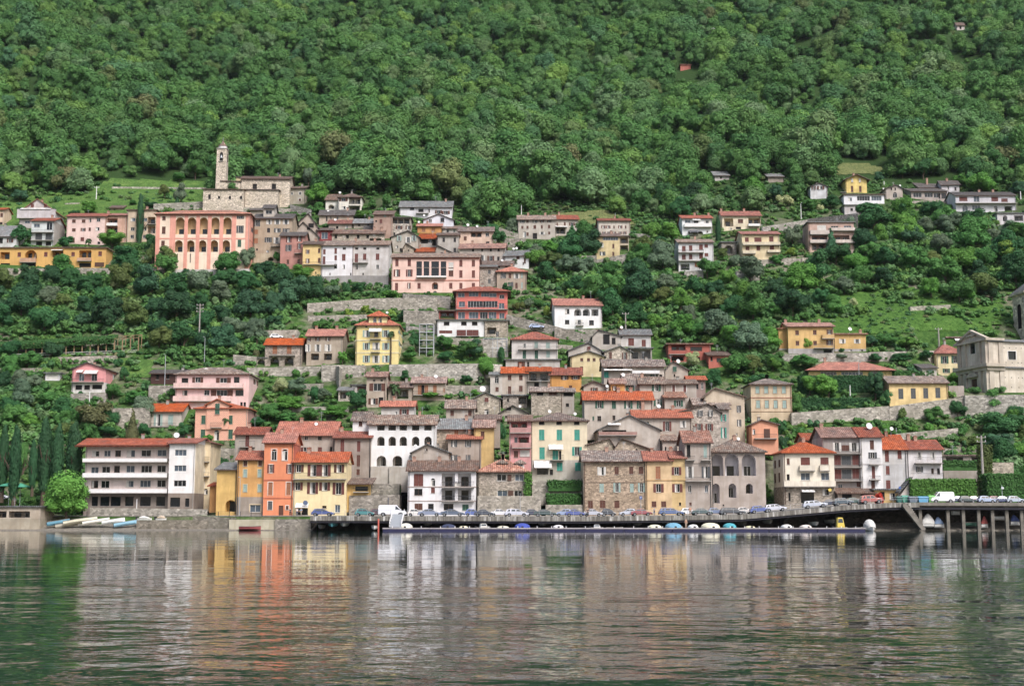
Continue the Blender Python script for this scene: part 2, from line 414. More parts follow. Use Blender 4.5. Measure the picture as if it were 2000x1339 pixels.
LASTY = [0]
def H(label, geo, roof, yr, wall, rm, wins='', name='house', cat='house', dep=9, yaw=0, Y=None, low=None, over=.5, ax=None, ch='', dishes='', k=None,
      surround=None, bands='', dy=0, vis=True, side2=None, sol=None, deepm=None, extra=None):
    x0, x1, ye, yb = geo
    pa, pb, pye, pyb = VX(x0), VX(x1), VY(ye), VY(yb)
    if Y == 'prev': Y = LASTY[0] + dy
    elif Y is None: Y = hit((pa + pb) / 2, pyb) + dy
    LASTY[0] = Y
    yw = R(yaw); c, s = math.cos(yw), math.sin(yw)
    pm = (pye + pyb) / 2
    k0, _ = ray(pa, pm); k1, _ = ray(pb, pm)
    if yaw < 0:   # the right front corner is the near one
        X1 = k1 * Y; Wd = (X1 - k0 * Y) / (c - k0 * s); P0 = Vector((X1 - Wd * c, Y - Wd * s))
    else:
        P0 = Vector((k0 * Y, Y)); Wd = (k1 * Y - P0.x) / (c - k1 * s)
    kb, eb = ray((pa + pb) / 2, pyb); zb = CAMH + eb * (P0.y + Wd * s / 2)
    root = empty(name, (P0.x, P0.y, zb), yw)
    tag(root, label, cat)
    d1 = Vector((c, s)); d2 = Vector((-s, c))
    faces = {'F': (P0, d1, lambda u, o, v: (u, -o, v)), 'R': (P0 + d1 * Wd, d2, lambda u, o, v: (Wd + o, u, v)), 'L': (P0, d2, lambda u, o, v: (-o, u, v))}
    def uv(face, px, py):
        P, d, _ = faces[face]; kk, e = ray(px, py)
        t = (kk * P.y - P.x) / (d.x - kk * d.y); return t, CAMH + e * (P.y + t * d.y) - zb
    def zat(py, px=None, back=0):
        kk, e = ray(px or (pa + pb) / 2, py); return CAMH + e * (P0.y + Wd * s / 2 + back) - zb
    ze = zat(pye); wm = wallmat(wall); rmat = roofmat(rm) if isinstance(rm, str) else rm
    lowt = (zat(VY(low[0])), wallmat(low[1])) if low else None
    ops = {'F': [], 'R': [], 'L': []}; later = []
    for item in [t.strip() for t in wins.replace(': ', ':').split(';') if t.strip()]:
        tk = item.split(); code = tk[0]; face = 'F'
        if code[1:2] == ':': face, code = code[0], code[2:]
        nums = [float(q) for q in tk[1:]]
        U = Wd if face == 'F' else dep; mp = faces[face][2]
        if code in ('B', 'S', 'T', 'Z'):
            ya, ybb, xa, xb = nums[:4]; ua, va = uv(face, VX(xa), VY(ya)); ub, vb = uv(face, VX(xb), VY(ybb))
            if ua > ub: ua, ub = ub, ua
            out = nums[4] if len(nums) > 4 else 1.0
            if code in 'BS': balcony(root, mp, ua, ub, max(va, vb + .8) if code == 'B' else va, vb, out, (sol and wallmat(sol) or WHITE) if code == 'S' else None)
            elif code == 'T':
                mb = MB(); out = 1.3
                for q in range(6):
                    w0 = ua + (ub - ua) * q / 6; w1 = ua + (ub - ua) * (q + 1) / 6
                    mb.poly([mp(w0, .02, va), mp(w1, .02, va), mp(w1, out, vb + .15), mp(w0, out, vb + .15)], SHUT['w'] if q % 2 else WHITE)
                    mb.poly([mp(w0, out, vb + .15), mp(w1, out, vb + .15), mp(w1, out + .02, vb), mp(w0, out + .02, vb)], WHITE)
                mb.build('awning', root)
            else:
                mb = MB(); mbox(mb, mp, ua, .02, vb, ub, .12, va, FRAMEB); mb.build('panel', root)
            continue
        ya, ybb, wpx = nums[:3]
        for xc in nums[3:]:
            ua, va = uv(face, VX(xc - wpx / 2), VY(ya)); ub, vb = uv(face, VX(xc + wpx / 2), VY(ybb))
            if ua > ub: ua, ub = ub, ua
            ua = max(ua, .05); ub = min(ub, U - .05)
            if ub - ua < .3: continue
            arch = code[0] in 'Aa'
            top = ze - .05
            if va > top and not (roof == 'e' and face == 'F'): va = top
            if va - vb < .3: continue
            if code in ('A', 'L', 'AA'):
                dd = min(2.2, dep * .3)
                ops[face].append((ua, vb, ub, va, dd, arch, deepm and wallmat(deepm)))
                nn = 1 if ub - ua < 3.2 else 2 if ub - ua < 6 else 3
                for q in range(nn):
                    cu = ua + (ub - ua) * (q + .5) / nn; hw = min(.75, (ub - ua) / nn * .32)
                    hh = min(va - vb - .25, 2.1)
                    if hh > .8:
                        mq = (lambda m_, d_: (lambda u, o, v: m_(u, o - d_ + .22, v)))(mp, dd)
                        later.append((mq, cu - hw, vb + .04, cu + hw, vb + hh, 'x' if random.random() < .5 else 'd', None, False))
                if va - vb > 1.2 and code == 'L':
                    r = MB(); mbox(r, mp, ua, -.12, vb + .85, ub, -.06, vb + .92, IRON)
                    for q in range(int((ub - ua) / .25)): mbox(r, mp, ua + q * .25 + .1, -.11, vb + .01, ua + q * .25 + .13, -.07, vb + .85, IRON)
                    r.build('railing', root)
            elif code in ('D', 'Dg'):
                ops[face].append((ua, vb, ub, va, .2, False, None))
                mb = MB(); mbox(mb, mp, ua, -.18, vb, ub, -.1, va, SHUT['g' if code == 'Dg' else 'b']); mbox(mb, mp, (ua + ub) / 2 - .02, -.1, vb, (ua + ub) / 2 + .02, -.08, va, FRAMEB)
                mb.build('door', root)
            else:
                inside = va <= top
                if inside: ops[face].append((ua, vb, ub, va, .2, arch, None)); later.append((mp, ua, vb, ub, va, code.strip('a') or 'x', surround and wallmat(surround), arch))
                else:
                    mq = (lambda m_: (lambda u, o, v: m_(u, o + .21, v)))(mp)
                    later.append((mq, ua, vb, ub, va, code.strip('a') or 'x', None, arch))
    mb = MB(); zlo = -3.5
    facade(mb, faces['F'][2], Wd, zlo, ze, ops['F'], wm, lowt)
    facade(mb, faces['R'][2], dep, zlo, ze, ops['R'], wm if side2 is None else wallmat(side2), lowt)
    facade(mb, faces['L'][2], dep, zlo, ze, ops['L'], wm if side2 is None else wallmat(side2), lowt)
    facade(mb, lambda u, o, v: (u, dep, v), Wd, zlo, ze, [], wm)
    # roof
    rf = MB(); th = .2; apex = None
    if roof == 'g':
        zr = zat(VY(yr), back=dep / 2); rise = max(.25, zr - ze); m = rise / (dep / 2)
        pr = [(-over, ze - m * over), (dep / 2, ze + rise), (dep + over, ze - m * over), (dep + over, ze - m * over + th), (dep / 2, ze + rise + th), (-over, ze - m * over + th)]
        rf.prism(pr, 'x', -over, Wd + over, rmat)
        for u in (0, Wd): mb.poly([(u, 0, ze), (u, dep, ze), (u, dep / 2, ze + rise - .01)], wm)
        ridge = lambda u: (u, dep / 2, ze + rise)
    elif roof == 'e':
        kk = ax if ax is not None else (x0 + x1) / 2
        ua, zr = uv('F', VX(kk), VY(yr)); ua = min(max(ua, .3), Wd - .3); rise = max(.3, zr - ze); ml = rise / ua; mr = rise / (Wd - ua)
        pr = [(-over, ze - ml * over), (ua, zr), (Wd + over, ze - mr * over), (Wd + over, ze - mr * over + th), (ua, zr + th), (-over, ze - ml * over + th)]
        rf.prism(pr, 'y', -over, dep + over, rmat)
        for v in (0, dep): mb.poly([(0, v, ze), (Wd, v, ze), (ua, v, zr - .01)], wm)
        ridge = lambda u: (ua, dep / 2, zr)
    elif roof == 'h':
        zr = zat(VY(yr), back=dep / 2); rise = max(.25, zr - ze); hx = min(dep / 2, Wd / 2 - .05)
        o = over; z0 = ze - rise / (dep / 2) * o * .5
        b = [(-o, -o, z0), (Wd + o, -o, z0), (Wd + o, dep + o, z0), (-o, dep + o, z0)]; b2 = [(p[0], p[1], p[2] + th) for p in b]
        t = [(hx, dep / 2, ze + rise + th), (Wd - hx, dep / 2, ze + rise + th)]
        rf.poly(b[::-1], FRAMEB)
        for i in range(4): j = (i + 1) % 4; rf.poly([b[i], b[j], b2[j], b2[i]], rmat)
        rf.poly([b2[0], b2[1], t[1], t[0]], rmat); rf.poly([b2[2], b2[3], t[0], t[1]], rmat)
        rf.poly([b2[1], b2[2], t[1]], rmat); rf.poly([b2[3], b2[0], t[0]], rmat)
        ridge = lambda u: (min(max(u, hx), Wd - hx), dep / 2, ze + rise)
    elif roof == 's':
        zr = zat(VY(yr), back=dep); rise = max(.2, zr - ze); m = rise / dep
        pr = [(-over, ze - m * over), (dep + over, ze + rise + m * over), (dep + over, ze + rise + m * over + th), (-over, ze - m * over + th)]
        rf.prism(pr, 'x', -over, Wd + over, rmat)
        for u in (0, Wd): mb.poly([(u, 0, ze), (u, dep, ze), (u, dep, ze + rise - .01)], wm)
        mb.poly([(0, dep, ze), (Wd, dep, ze), (Wd, dep, ze + rise - .01), (0, dep, ze + rise - .01)], wm)
        ridge = lambda u: (u, dep * .6, ze + rise * .6)
    else:
        rf.box(-over, -over, ze, Wd + over, dep + over, ze + .28, rmat)
        ridge = lambda u: (u, dep * .4, ze + .2)
    wl = mb.build('wall', root); ro = rf.build('roof', root)
    for mp, a, b, c_, d, st, sr, ar in later: window(root, mp, a, b, c_, d, st, surround=sr, arch=ar)
    for i, q in enumerate([q for q in ch.split(';') if q.strip()]):
        xx, yy = [float(t) for t in q.split()[:2]]
        u, _ = uv('F', VX(xx), VY(yy)); u = min(max(u, .4), Wd - .4)
        p = ridge(u); bw = .35; top = max(p[2] + .7, zat(VY(yy), VX(xx), p[1]))
        top = min(top, p[2] + 2.2)
        m2 = MB(); m2.box(p[0] - bw, p[1] - bw - .5, p[2] - .8, p[0] + bw, p[1] + bw - .5, top, CHIM); m2.box(p[0] - bw - .1, p[1] - bw - .6, top + .003, p[0] + bw + .1, p[1] + bw - .4, top + .12, CHIM)
        m2.box(p[0] - bw + .1, p[1] - bw - .4, top + .123, p[0] + bw - .1, p[1] + bw - .6, top + .3, rmat)
        m2.build('chimney', ro)
    for q in [q for q in dishes.split(';') if q.strip()]:
        xx, yy, rr = [float(t) for t in q.split()]
        u, _ = uv('F', VX(xx), VY(yy)); bk = dep * .35; z = zat(VY(yy), VX(xx), bk)
        dish(root, (min(max(u, 0), Wd), bk, z), max(.35, rr * VW[2] * Y / F))
    rr_ = random.Random(int(pa * 7 + pye))
    g_ = MB(); zg = ze - (.12 if roof in 'gsh' else 0)
    if roof in 'gsh' and Wd > 4:
        g_.box(-over, -over - .14, zg - .12, Wd + over, -over - .02, zg, FRAMEB); g_.build('gutter', root)
    if Wd > 4 and ze > 4:
        g_ = MB(); xx_ = rr_.choice([.18, Wd - .25]); g_.box(xx_, -.16, -.5, xx_ + .1, -.06, ze - .02, rr_.choice([FRAMEB, CONC, IRON])); g_.build('downpipe', root)
    if not ch and roof in 'ghe' and Wd > 5 and rr_.random() < .75:
        p = ridge(Wd * rr_.uniform(.2, .8)); h_ = rr_.uniform(.6, 1.1); m2 = MB(); m2.box(p[0] - .3, p[1] - .8, p[2] - .9, p[0] + .3, p[1] - .2, p[2] + h_, CHIM if rr_.random() < .6 else CONC); m2.box(p[0] - .4, p[1] - .9, p[2] + h_ + .003, p[0] + .4, p[1] - .1, p[2] + h_ + .12, rmat); m2.build('chimney', ro)
    if Wd > 5 and rr_.random() < .55:
        p = ridge(Wd * rr_.uniform(.3, .9)); h_ = rr_.uniform(1.4, 2.6); m2 = MB(); m2.tube([(p[0], p[1], p[2]), (p[0], p[1], p[2] + h_)], .035, STEEL, 4)
        for q_ in range(3): m2.tube([(p[0] - .5 + q_ * .1, p[1], p[2] + h_ - .15 - q_ * .2), (p[0] + .5 - q_ * .1, p[1], p[2] + h_ - .15 - q_ * .2)], .02, STEEL, 4)
        m2.build('aerial', ro)
    for q in [q for q in bands.split(';') if q.strip()]:
        tk = q.split(); va = zat(VY(float(tk[0]))); vb = zat(VY(float(tk[1]))); bmat = wallmat(tk[2])
        if len(tk) > 3:
            ua, _ = uv('F', VX(float(tk[3])), pm); ub, _ = uv('F', VX(float(tk[4])), pm)
            b1 = MB(); mbox(b1, faces['F'][2], max(0, ua), .003, vb, min(Wd, ub), .07, va, bmat); b1.build('pilaster', root)
        else:
            b1 = MB(); mbox(b1, faces['F'][2], -.08, .003, vb, Wd + .08, .1, va, bmat); mbox(b1, faces['R'][2], 0, .003, vb, dep, .08, va, bmat); mbox(b1, faces['L'][2], 0, .003, vb, dep, .08, va, bmat); b1.build('cornice', root)
    if vis: SCR.append((pa, pb, min(pye, VY(yr)), pyb, Y))
    FOOT.append((P0.x, P0.y, c, s, Wd, dep))
    if k: REFS.append(((pa + pb) / 2, (pye + pyb) / 2, k))
    info = dict(root=root, W=Wd, D=dep, ze=ze, uv=uv, faces=faces, zat=zat, Y=Y, wall=wl, roof=ro, P0=P0)
    if extra: extra(info)
    return info
# ------------------------------------------------------------------ ground, water, road
def ground_mat():
    t = NT('hillside_ground')
    g = t.n('NewGeometry'); v = g.outputs['Position']
    a = t.noise(v, .09, 6, .6); b = t.noise(v, .6, 5, .7)
    grass = t.ramp(b, [(.3, (.022, .05, .014)), (.5, (.045, .10, .022)), (.7, (.09, .16, .04))])
    soil = t.ramp(b, [(.3, (.10, .085, .055)), (.7, (.26, .24, .19))])
    col = t.mix(t.ramp(a, [(.46, (0, 0, 0)), (.6, (.8, .8, .8))]), grass, soil)
    s = t.n('SeparateXYZ'); t.l(v, s.inputs[0])
    up = t.n('MapRange'); up.inputs[1].default_value = 430; up.inputs[2].default_value = 500; t.l(s.outputs[1], up.inputs[0])
    col = t.mix(up.outputs[0], col, (.03, .06, .018, 1))
    t.l(col, t.b.inputs['Base Color']); t.b.inputs['Roughness'].default_value = 1; t.b.inputs['Specular IOR Level'].default_value = .1
    bp = t.n('Bump'); bp.inputs['Distance'].default_value = .5; t.l(b, bp.inputs['Height']); t.l(bp.outputs[0], t.b.inputs['Normal'])
    return t.m
GROUND = ground_mat()
def grass_mat(name, c1, c2, c3):
    t = NT(name); g = t.n('NewGeometry'); v = g.outputs['Position']
    a = t.noise(v, .22, 8, .8); b = t.noise(v, 1.3, 6, .8)
    col = t.ramp(a, [(.3, c1), (.5, c2), (.72, c3)])
    col = t.mix(t.ramp(b, [(.38, (.85,) * 3), (.56, (0, 0, 0))]), col, (c1[0] * .6, c1[1] * .6, c1[2] * .6, 1))
    t.l(col, t.b.inputs['Base Color']); t.b.inputs['Roughness'].default_value = 1; t.b.inputs['Specular IOR Level'].default_value = .1
    bp = t.n('Bump'); bp.inputs['Distance'].default_value = .4; t.l(b, bp.inputs['Height']); t.l(bp.outputs[0], t.b.inputs['Normal'])
    return t.m
MEADOW = grass_mat('meadow_grass', (.05, .11, .03), (.10, .19, .045), (.19, .27, .075))
DRY = grass_mat('dry_field_grass', (.09, .13, .045), (.17, .19, .075), (.25, .25, .11))
ys = [YSEA - 9 + i for i in range(8)] + [YSEA - .6, YSEA - .05, YSEA + .02] + [YSEA + 4 + 3 * i for i in range(64)]
while ys[-1] < 1000: ys.append(ys[-1] + 5)
while ys[-1] < 1700: ys.append(ys[-1] + 25)
xs = [-700 + i * 20 for i in range(18)]; x = -340.
while x <= 340: xs.append(x); x += 3.4
xs += [360 + i * 20 for i in range(18)]
vv = [(X * (1 if Y < 700 else 1.0), Y, ground(X, Y)) for Y in ys for X in xs]; nx = len(xs)
ff = [(j * nx + i, j * nx + i + 1, (j + 1) * nx + i + 1, (j + 1) * nx + i) for j in range(len(ys) - 1) for i in range(nx - 1)]
me = bpy.data.meshes.new('hillside'); me.from_pydata(vv, [], ff); me.materials.append(GROUND)
me.polygons.foreach_set('use_smooth', [True] * len(ff))
o = bpy.data.objects.new('hillside', me); C.objects.link(o); tag(o, kind='structure')

def inpoly(x, y, P):
    c = False; n = len(P)
    for i in range(n):
        x1, y1 = P[i]; x2, y2 = P[(i + 1) % n]
        if (y1 > y) != (y2 > y) and x < (x2 - x1) * (y - y1) / (y2 - y1) + x1: c = not c
    return c
PATCH = []
def patch(name, P, mat, lift=.25, step=1.6):
    """a sheet of grass lying on the hillside; outline measured in the photograph"""
    PATCH.append(P)
    pts = [at(px, py, hit(px, py)) for px, py in P]
    x0 = min(p.x for p in pts) - 5; x1 = max(p.x for p in pts) + 5; y0 = min(p.y for p in pts) - 6; y1 = max(p.y for p in pts) + 10
    nx = int((x1 - x0) / step) + 1; ny = int((y1 - y0) / step) + 1
    idx = {}; v = []; f = []
    def vert(i, j):
        if (i, j) not in idx:
            X = x0 + i * step; Y = y0 + j * step; idx[i, j] = len(v); v.append((X, Y, ground(X, Y) + lift))
        return idx[i, j]
    for j in range(ny):
        for i in range(nx):
            X = x0 + (i + .5) * step; Y = y0 + (j + .5) * step
            if inpoly(*proj(X, Y, ground(X, Y)), P): f.append((vert(i, j), vert(i + 1, j), vert(i + 1, j + 1), vert(i, j + 1)))
    me = bpy.data.meshes.new(name); me.from_pydata(v, [], f); me.materials.append(mat)
    o = bpy.data.objects.new(name, me); C.objects.link(o); tag(o, kind='structure')
patch('meadow', [(0, 398), (60, 384), (160, 380), (215, 350), (420, 356), (412, 400), (250, 420), (0, 450)], MEADOW)
patch('dry_field', [(1636, 320), (1690, 319), (1725, 330), (1720, 344), (1690, 340), (1636, 342)], DRY)
patch('grass_slope', [(1600, 575), (1760, 560), (1960, 585), (1950, 640), (1840, 650), (1600, 655), (1560, 615)], grass_mat('lush_slope_grass', (.04, .10, .02), (.08, .17, .035), (.14, .25, .06)))
patch('meadow_terrace', [(1090, 418), (1180, 410), (1250, 440), (1090, 440)], DRY)
patch('lawn', [(230, 700), (300, 705), (300, 740), (240, 735)], MEADOW)
patch('lawn', [(1560, 812), (1900, 780), (1905, 812), (1560, 832)], MEADOW)

# lake: one sheet from behind the camera to the quay
t = NT('lake_water'); g = t.n('NewGeometry')
def wmap(sx, sy, rot=0):
    m = t.n('Mapping'); m.inputs['Scale'].default_value = (sx, sy, 1); m.inputs['Rotation'].default_value = (0, 0, rot); t.l(g.outputs['Position'], m.inputs[0]); return m.outputs[0]
n1 = t.noise(wmap(.62, .72, .3), 1.0, 2, .5); n2 = t.noise(wmap(1.9, 2.3, -.5), 1.0, 2, .5); n3 = t.noise(wmap(.05, .10, .2), 1.0, 2, .5)
b0 = t.n('Bump'); b0.inputs['Distance'].default_value = .55; t.l(n3, b0.inputs['Height'])
b1 = t.n('Bump'); b1.inputs['Distance'].default_value = .11; b1.inputs['Strength'].default_value = 1; t.l(n1, b1.inputs['Height']); t.l(b0.outputs[0], b1.inputs['Normal'])
b2 = t.n('Bump'); b2.inputs['Distance'].default_value = .013; t.l(n2, b2.inputs['Height']); t.l(b1.outputs[0], b2.inputs['Normal'])
sy_ = t.n('SeparateXYZ'); t.l(g.outputs['Position'], sy_.inputs[0])
pw = t.noise(wmap(.03, .05), 1.0, 3, .6)
mr_ = t.n('MapRange', interpolation_type='SMOOTHSTEP'); mr_.inputs[1].default_value = 20; mr_.inputs[2].default_value = 92; mr_.inputs[3].default_value = 1.0; mr_.inputs[4].default_value = .09; t.l(sy_.outputs[1], mr_.inputs[0])
mw = t.n('MapRange'); mw.inputs[1].default_value = .35; mw.inputs[2].default_value = .65; mw.inputs[3].default_value = .6; mw.inputs[4].default_value = 1.25; t.l(pw, mw.inputs[0])
mm_ = t.n('Math', operation='MULTIPLY'); t.l(mr_.outputs[0], mm_.inputs[0]); t.l(mw.outputs[0], mm_.inputs[1]); t.l(mm_.outputs[0], b1.inputs['Strength']); t.l(mm_.outputs[0], b2.inputs['Strength']); t.l(mm_.outputs[0], b0.inputs['Strength'])
t.l(b2.outputs[0], t.b.inputs['Normal'])
t.b.inputs['Base Color'].default_value = (.008, .022, .018, 1); t.b.inputs['Roughness'].default_value = .04; t.b.inputs['IOR'].default_value = 1.33
WATER_BUMPS = (b1, b2)
mb = MB(); mb.poly([(-900, -120, 0), (900, -120, 0), (900, 275, 0), (-900, 275, 0)], t.m); o = mb.build('lake_water'); tag(o, kind='structure')

# lakeside road on the quay
ASPH = flat('asphalt', '6E6C6A', .95, 0, .4, .8)
def strip(name, y0, y1, dz, mat, x0=-330, x1=330, th=0):
    mb = MB(); n = 132
    for i in range(n):
        a = x0 + (x1 - x0) * i / n; b = x0 + (x1 - x0) * (i + 1) / n
        za, zb = deckz(a) + dz, deckz(b) + dz
        mb.poly([(a, y0, za), (b, y0, zb), (b, y1, zb), (a, y1, za)], mat)
        if th:
            mb.poly([(a, y0, za - th), (b, y0, zb - th), (b, y0, zb), (a, y0, za)], mat)
            mb.poly([(a, y0, za - th), (b, y0, zb - th), (b, y1, zb - th), (a, y1, za - th)], mat)
    return mb.build(name)
QX0 = at(612, 1005, 262).x
tag(strip('road', 270.0, 292, 0, ASPH), kind='structure')
tag(strip('road', 258.3, 269.98, 0.0, ASPH, x0=QX0), kind='structure')
tag(strip('pavement', 273.8, 276.6, .14, flat('pavement_stone', 'A8A49C', .9, 0, .3), x0=-200, x1=200, th=.14), kind='structure')

GRAV = flat('shore_gravel', '857E72', .95, 0, .6, 2.5)
mb = MB(); n = 40; xa = at(-60, 1030, 262).x
for j in range(6):
    for i in range(n):
        q = [(xa + (QX0 - xa) * (i + di) / n, 261.2 + (j + dj) * 1.5) for di, dj in ((0, 0), (1, 0), (1, 1), (0, 1))]
        mb.poly([(a, b, min(1.25, (b - 262) * .17 + .1 + .12 * noise.noise(Vector((a / 2, b, 0))))) for a, b in q], GRAV)
tag(mb.build('shore'), kind='structure')
# ------------------------------------------------------------------ buildings, measured view by view
view('V1')
H('long ochre yellow house with deep dark loggias above the wooded bank', (-25, 815, 490, 640), 'f', 478, 'qE6B050', 'br', 'L 520 575 70 38; cr 522 556 25 148; A 505 570 90 238; cr 520 554 25 352; L 510 562 80 445; cr 520 552 25 562; L 508 562 92 655; cr 515 550 26 770; T 500 512 402 490; S 570 600 160 280; S 568 590 600 705; k 606 638 70 40; k 600 638 110 220; k 604 638 90 655; Z 600 632 730 800', dep=7, sol='C9A184', k='the ochre yellow loggia house', surround=None)
H('narrow white house with grey shuttered balconies above the ochre house', (240, 412, 280, 470), 'g', 262, 'qDCE2E0', 'rd', 'w 303 330 45 283; w 290 352 42 380; B 352 370 240 412; cy 376 425 50 298; cy 376 425 48 375; B 415 433 240 412; k 440 472 45 300; k 440 470 40 372', dep=11, side2='B9B3AC', k='the narrow white balcony house')
H('grey white terraced house with pink gable at the meadow edge', (148, 430, 215, 340), 'e', 115, 'CFC6C4', 'rd', 'cr 150 178 22 250 350; T 182 196 165 400; w 222 245 40 245; w 222 245 26 330; S 195 262 140 430; w 280 300 40 210; w 305 325 25 260', dep=10, ax=290, sol='D5CED0')
H('long pale pink house with small square windows below the meadows', (512, 806, 246, 462), 'g', 226, 'qF0D2C8', 'rd', 'cb 270 295 26 568 643; d 262 290 18 693; w 258 286 28 757; cb 338 362 26 568; ob 336 360 18 640; cb 332 358 16 690; w 330 356 28 750; cb 410 448 28 560; cr 406 436 26 633; k 440 458 20 760', dep=10, side2='DDB4A0', k='the pale pink house', ch='830 215')
H('salmon side wing with stacked balconies joined to the pale pink house', (808, 968, 238, 455), 'g', 226, 'D9AE98', 'rd', 'L 262 305 90 858; S 300 320 806 905; L 322 372 90 858; L 385 430 70 850', dep=9, dy=1.0)
H('beige flat roofed apartment block behind the tall cypress', (978, 1200, 200, 442), 'f', 188, 'DCC6AC', 'br', 'w 258 284 36 1023 1113; w 330 355 30 1020; w 330 355 26 1113; w 388 416 26 1016; w 388 416 26 1113; L 250 303 56 1165; L 320 376 56 1165; L 392 436 50 1165; B 296 306 1136 1200', dep=9, k='the beige apartment block', ch='1113 178')
H('small cream house cut by the photo edge above the white houses', (-60, 30, 195, 315), 'g', 183, 'E8CDB0', 'or', 'cb 222 250 18 12; k 290 310 20 8', dep=7)
H('low white house under a wide grey roof beside the balcony house', (-60, 125, 400, 470), 'g', 322, 'D9DAD8', 'gy', 'k 412 452 26 8; ob 415 448 22 78', dep=12, dishes='75 372 12', dy=-3)
H('small tan hut on the terraces behind the pale pink house', (850, 945, 180, 235), 'g', 165, 'B5A48C', 'br', 'k 190 205 14 880', dep=6, dy=4)
view('V2')
def school(i):
    mp = i['faces']['F'][2]; top = i['ze']
H('tall salmon and cream school building with two rows of arcades', (15, 735, 700, 1132), 'h', 676, 'qFBE3CB', 'ro',
  'cb 718 748 25 80; cb 797 852 26 78; cb 905 945 26 72; A 727 856 64 203 293 384 473 566; A 902 992 58 193 284 375 465 557; oy 710 738 26 668; oy 790 846 26 665; cg 898 952 26 660; k 1005 1075 5 182 282 370 460 550;R: cy 720 745 14 758;R: cy 800 850 14 758', dep=13,
  bands='690 714 qF4A58E; 884 894 qF4A58E; 714 1132 qF4A58E 15 45; 714 1132 qF4A58E 122 166; 714 1132 qF4A58E 233 260; 714 1132 qF4A58E 324 352; 714 1132 qF4A58E 414 442; 714 1132 qF4A58E 506 533; 714 1132 qF4A58E 598 632; 714 1132 qF4A58E 704 735',
  deepm='E9C79A', side2='F0A48C', cat='school', name='school_building', k='the salmon arcaded school', ch='', over=.7)
view('V3')
H('tall white cream villa with brown roof standing alone above the grey roofs', (240, 418, 98, 212), 'h', 72, 'qF0EBDD', 'br', 'ob 105 130 32 278; L 100 152 88 365; B 150 166 320 410; d 168 190 30 280; L 170 208 78 365', dep=10, dishes='242 64 10', k='the cream hilltop villa')
H('low white annex with arches stepping down from the cream villa', (142, 240, 120, 192), 's', 82, 'qECE8DC', 'br', 'A 155 190 44 185; d 98 120 26 205', dep=7, dy=-2)
H('long white two storey house with shallow roof at the forest edge', (712, 1112, 175, 262), 'g', 132, 'qE6E4E8', 'gy', 'd 178 198 32 806; k 188 212 40 875; d 190 214 12 937; ob 200 226 26 1010; ob 204 230 30 1066; B 195 225 838 935', dep=12, yaw=0, ch='1060 155', dishes='1062 160 9', k='the long white house at the forest edge')
H('white gabled house with blue shadowed front below the long white one', (893, 1125, 275, 330), 'e', 230, 'qE2E4EC', 'dk', 'd 258 290 28 1040; d 266 292 22 948', dep=9, ax=1010, dishes='893 238 9', dy=-3)
H('grey stone house with brick pink upper wall among the high roofs', (510, 655, 232, 445), 's', 208, 'B89A8A', 'br', 'cr 268 300 20 567; k 275 290 12 530; cl 225 250 18 598', dep=8, dy=3)
H('house with open columned roof terrace above a stone storey', (632, 795, 258, 410), 'f', 240, 'sC4BAAE', 'dk', 'L 262 302 44 672 718 764; ob 318 345 24 707; ob 318 345 20 777; k 370 395 14 670', dep=8)
H('ochre orange house under a bright tiled roof in the upper village', (848, 1032, 322, 400), 'g', 305, 'DF9A4A', 'or', 'co 335 362 28 895 970', dep=7, dishes='855 290 9', dy=3, ch='920 290')
H('grey shop like house under a vivid orange lean to roof', (862, 1002, 418, 492), 's', 386, 'B9B2AC', 'or', 'k 424 455 60 905; k 424 470 30 975; w 424 450 30 945', dep=5)
H('grey square house with two small windows next to the orange roofs', (1002, 1162, 390, 545), 'g', 376, 'BDB6AE', 'br', 'd 410 443 18 1050 1135; d 488 522 20 1135', dep=8)
H('brown roofed white grey house on top of the upper cluster', (1040, 1182, 340, 395), 'g', 322, 'D5CCC6', 'br', 'd 350 370 16 1080 1130', dep=8, dy=3)
H('beige pink house with a wide loggia window beside a palm', (1165, 1430, 362, 478), 'g', 330, 'E6C8B4', 'br', 'L 352 405 84 1300; d 372 400 26 1385; d 440 470 26 1388; cb 400 430 22 1215', dep=9, dishes='1233 312 12; 1305 322 10', k='the beige house beside the palm')
H('grey gabled stone house with pale green shutters', (645, 862, 408, 545), 'e', 358, 'BDB5A8', 'dk', 'ol 395 436 16 708 822; ow 405 450 22 778; d 470 492 18 690; k 490 520 16 720', dep=9, ax=775, dy=2)
H('small gabled annex of bare stone leaning on the green shutter house', (735, 822, 492, 545), 'e', 455, 'sB8A898', 'br', 'k 500 515 10 780', dep=4, ax=760, dy=-1)
H('low rose red house tucked under a stone gable', (828, 985, 518, 555), 'g', 488, 'D08880', 'or', 'k 522 532 20 900', dep=6, dy=1)
H('grey gable end rising behind the pink villa roof', (985, 1112, 525, 560), 'e', 470, 'B5AAA0', 'dk', 'd 522 538 18 1035', dep=6, ax=1000, dy=1)
H('long grey terraced house with four attic windows and orange roof', (1172, 1518, 492, 612), 'g', 458, 'C2B8AE', 'ro', 'k 487 515 16 1275 1345 1412 1472; ow 545 592 22 1345; ob 550 600 26 1412; d 555 588 18 1470', dep=9, yaw=-4, k='the long grey terraced house')
H('red walled narrow house squeezed between the grey roofs', (78, 190, 352, 450), 'g', 338, 'A2383C', 'br', 'w 368 418 48 134', dep=6)
H('low stone row with brown roof and small dark windows', (190, 592, 378, 450), 'g', 350, 'sC0B2A2', 'br', 'k 390 415 20 220 310 392 465; L 415 436 90 525', dep=6, dy=1, ch='510 360; 568 362')
H('grey beige house with dark roof and four slit windows under the cream villa', (92, 355, 238, 296), 'g', 200, 'C9B8A6', 'dk', 'd 246 284 12 150 180 232; cw 246 284 12 315', dep=9, dishes='152 205 8')
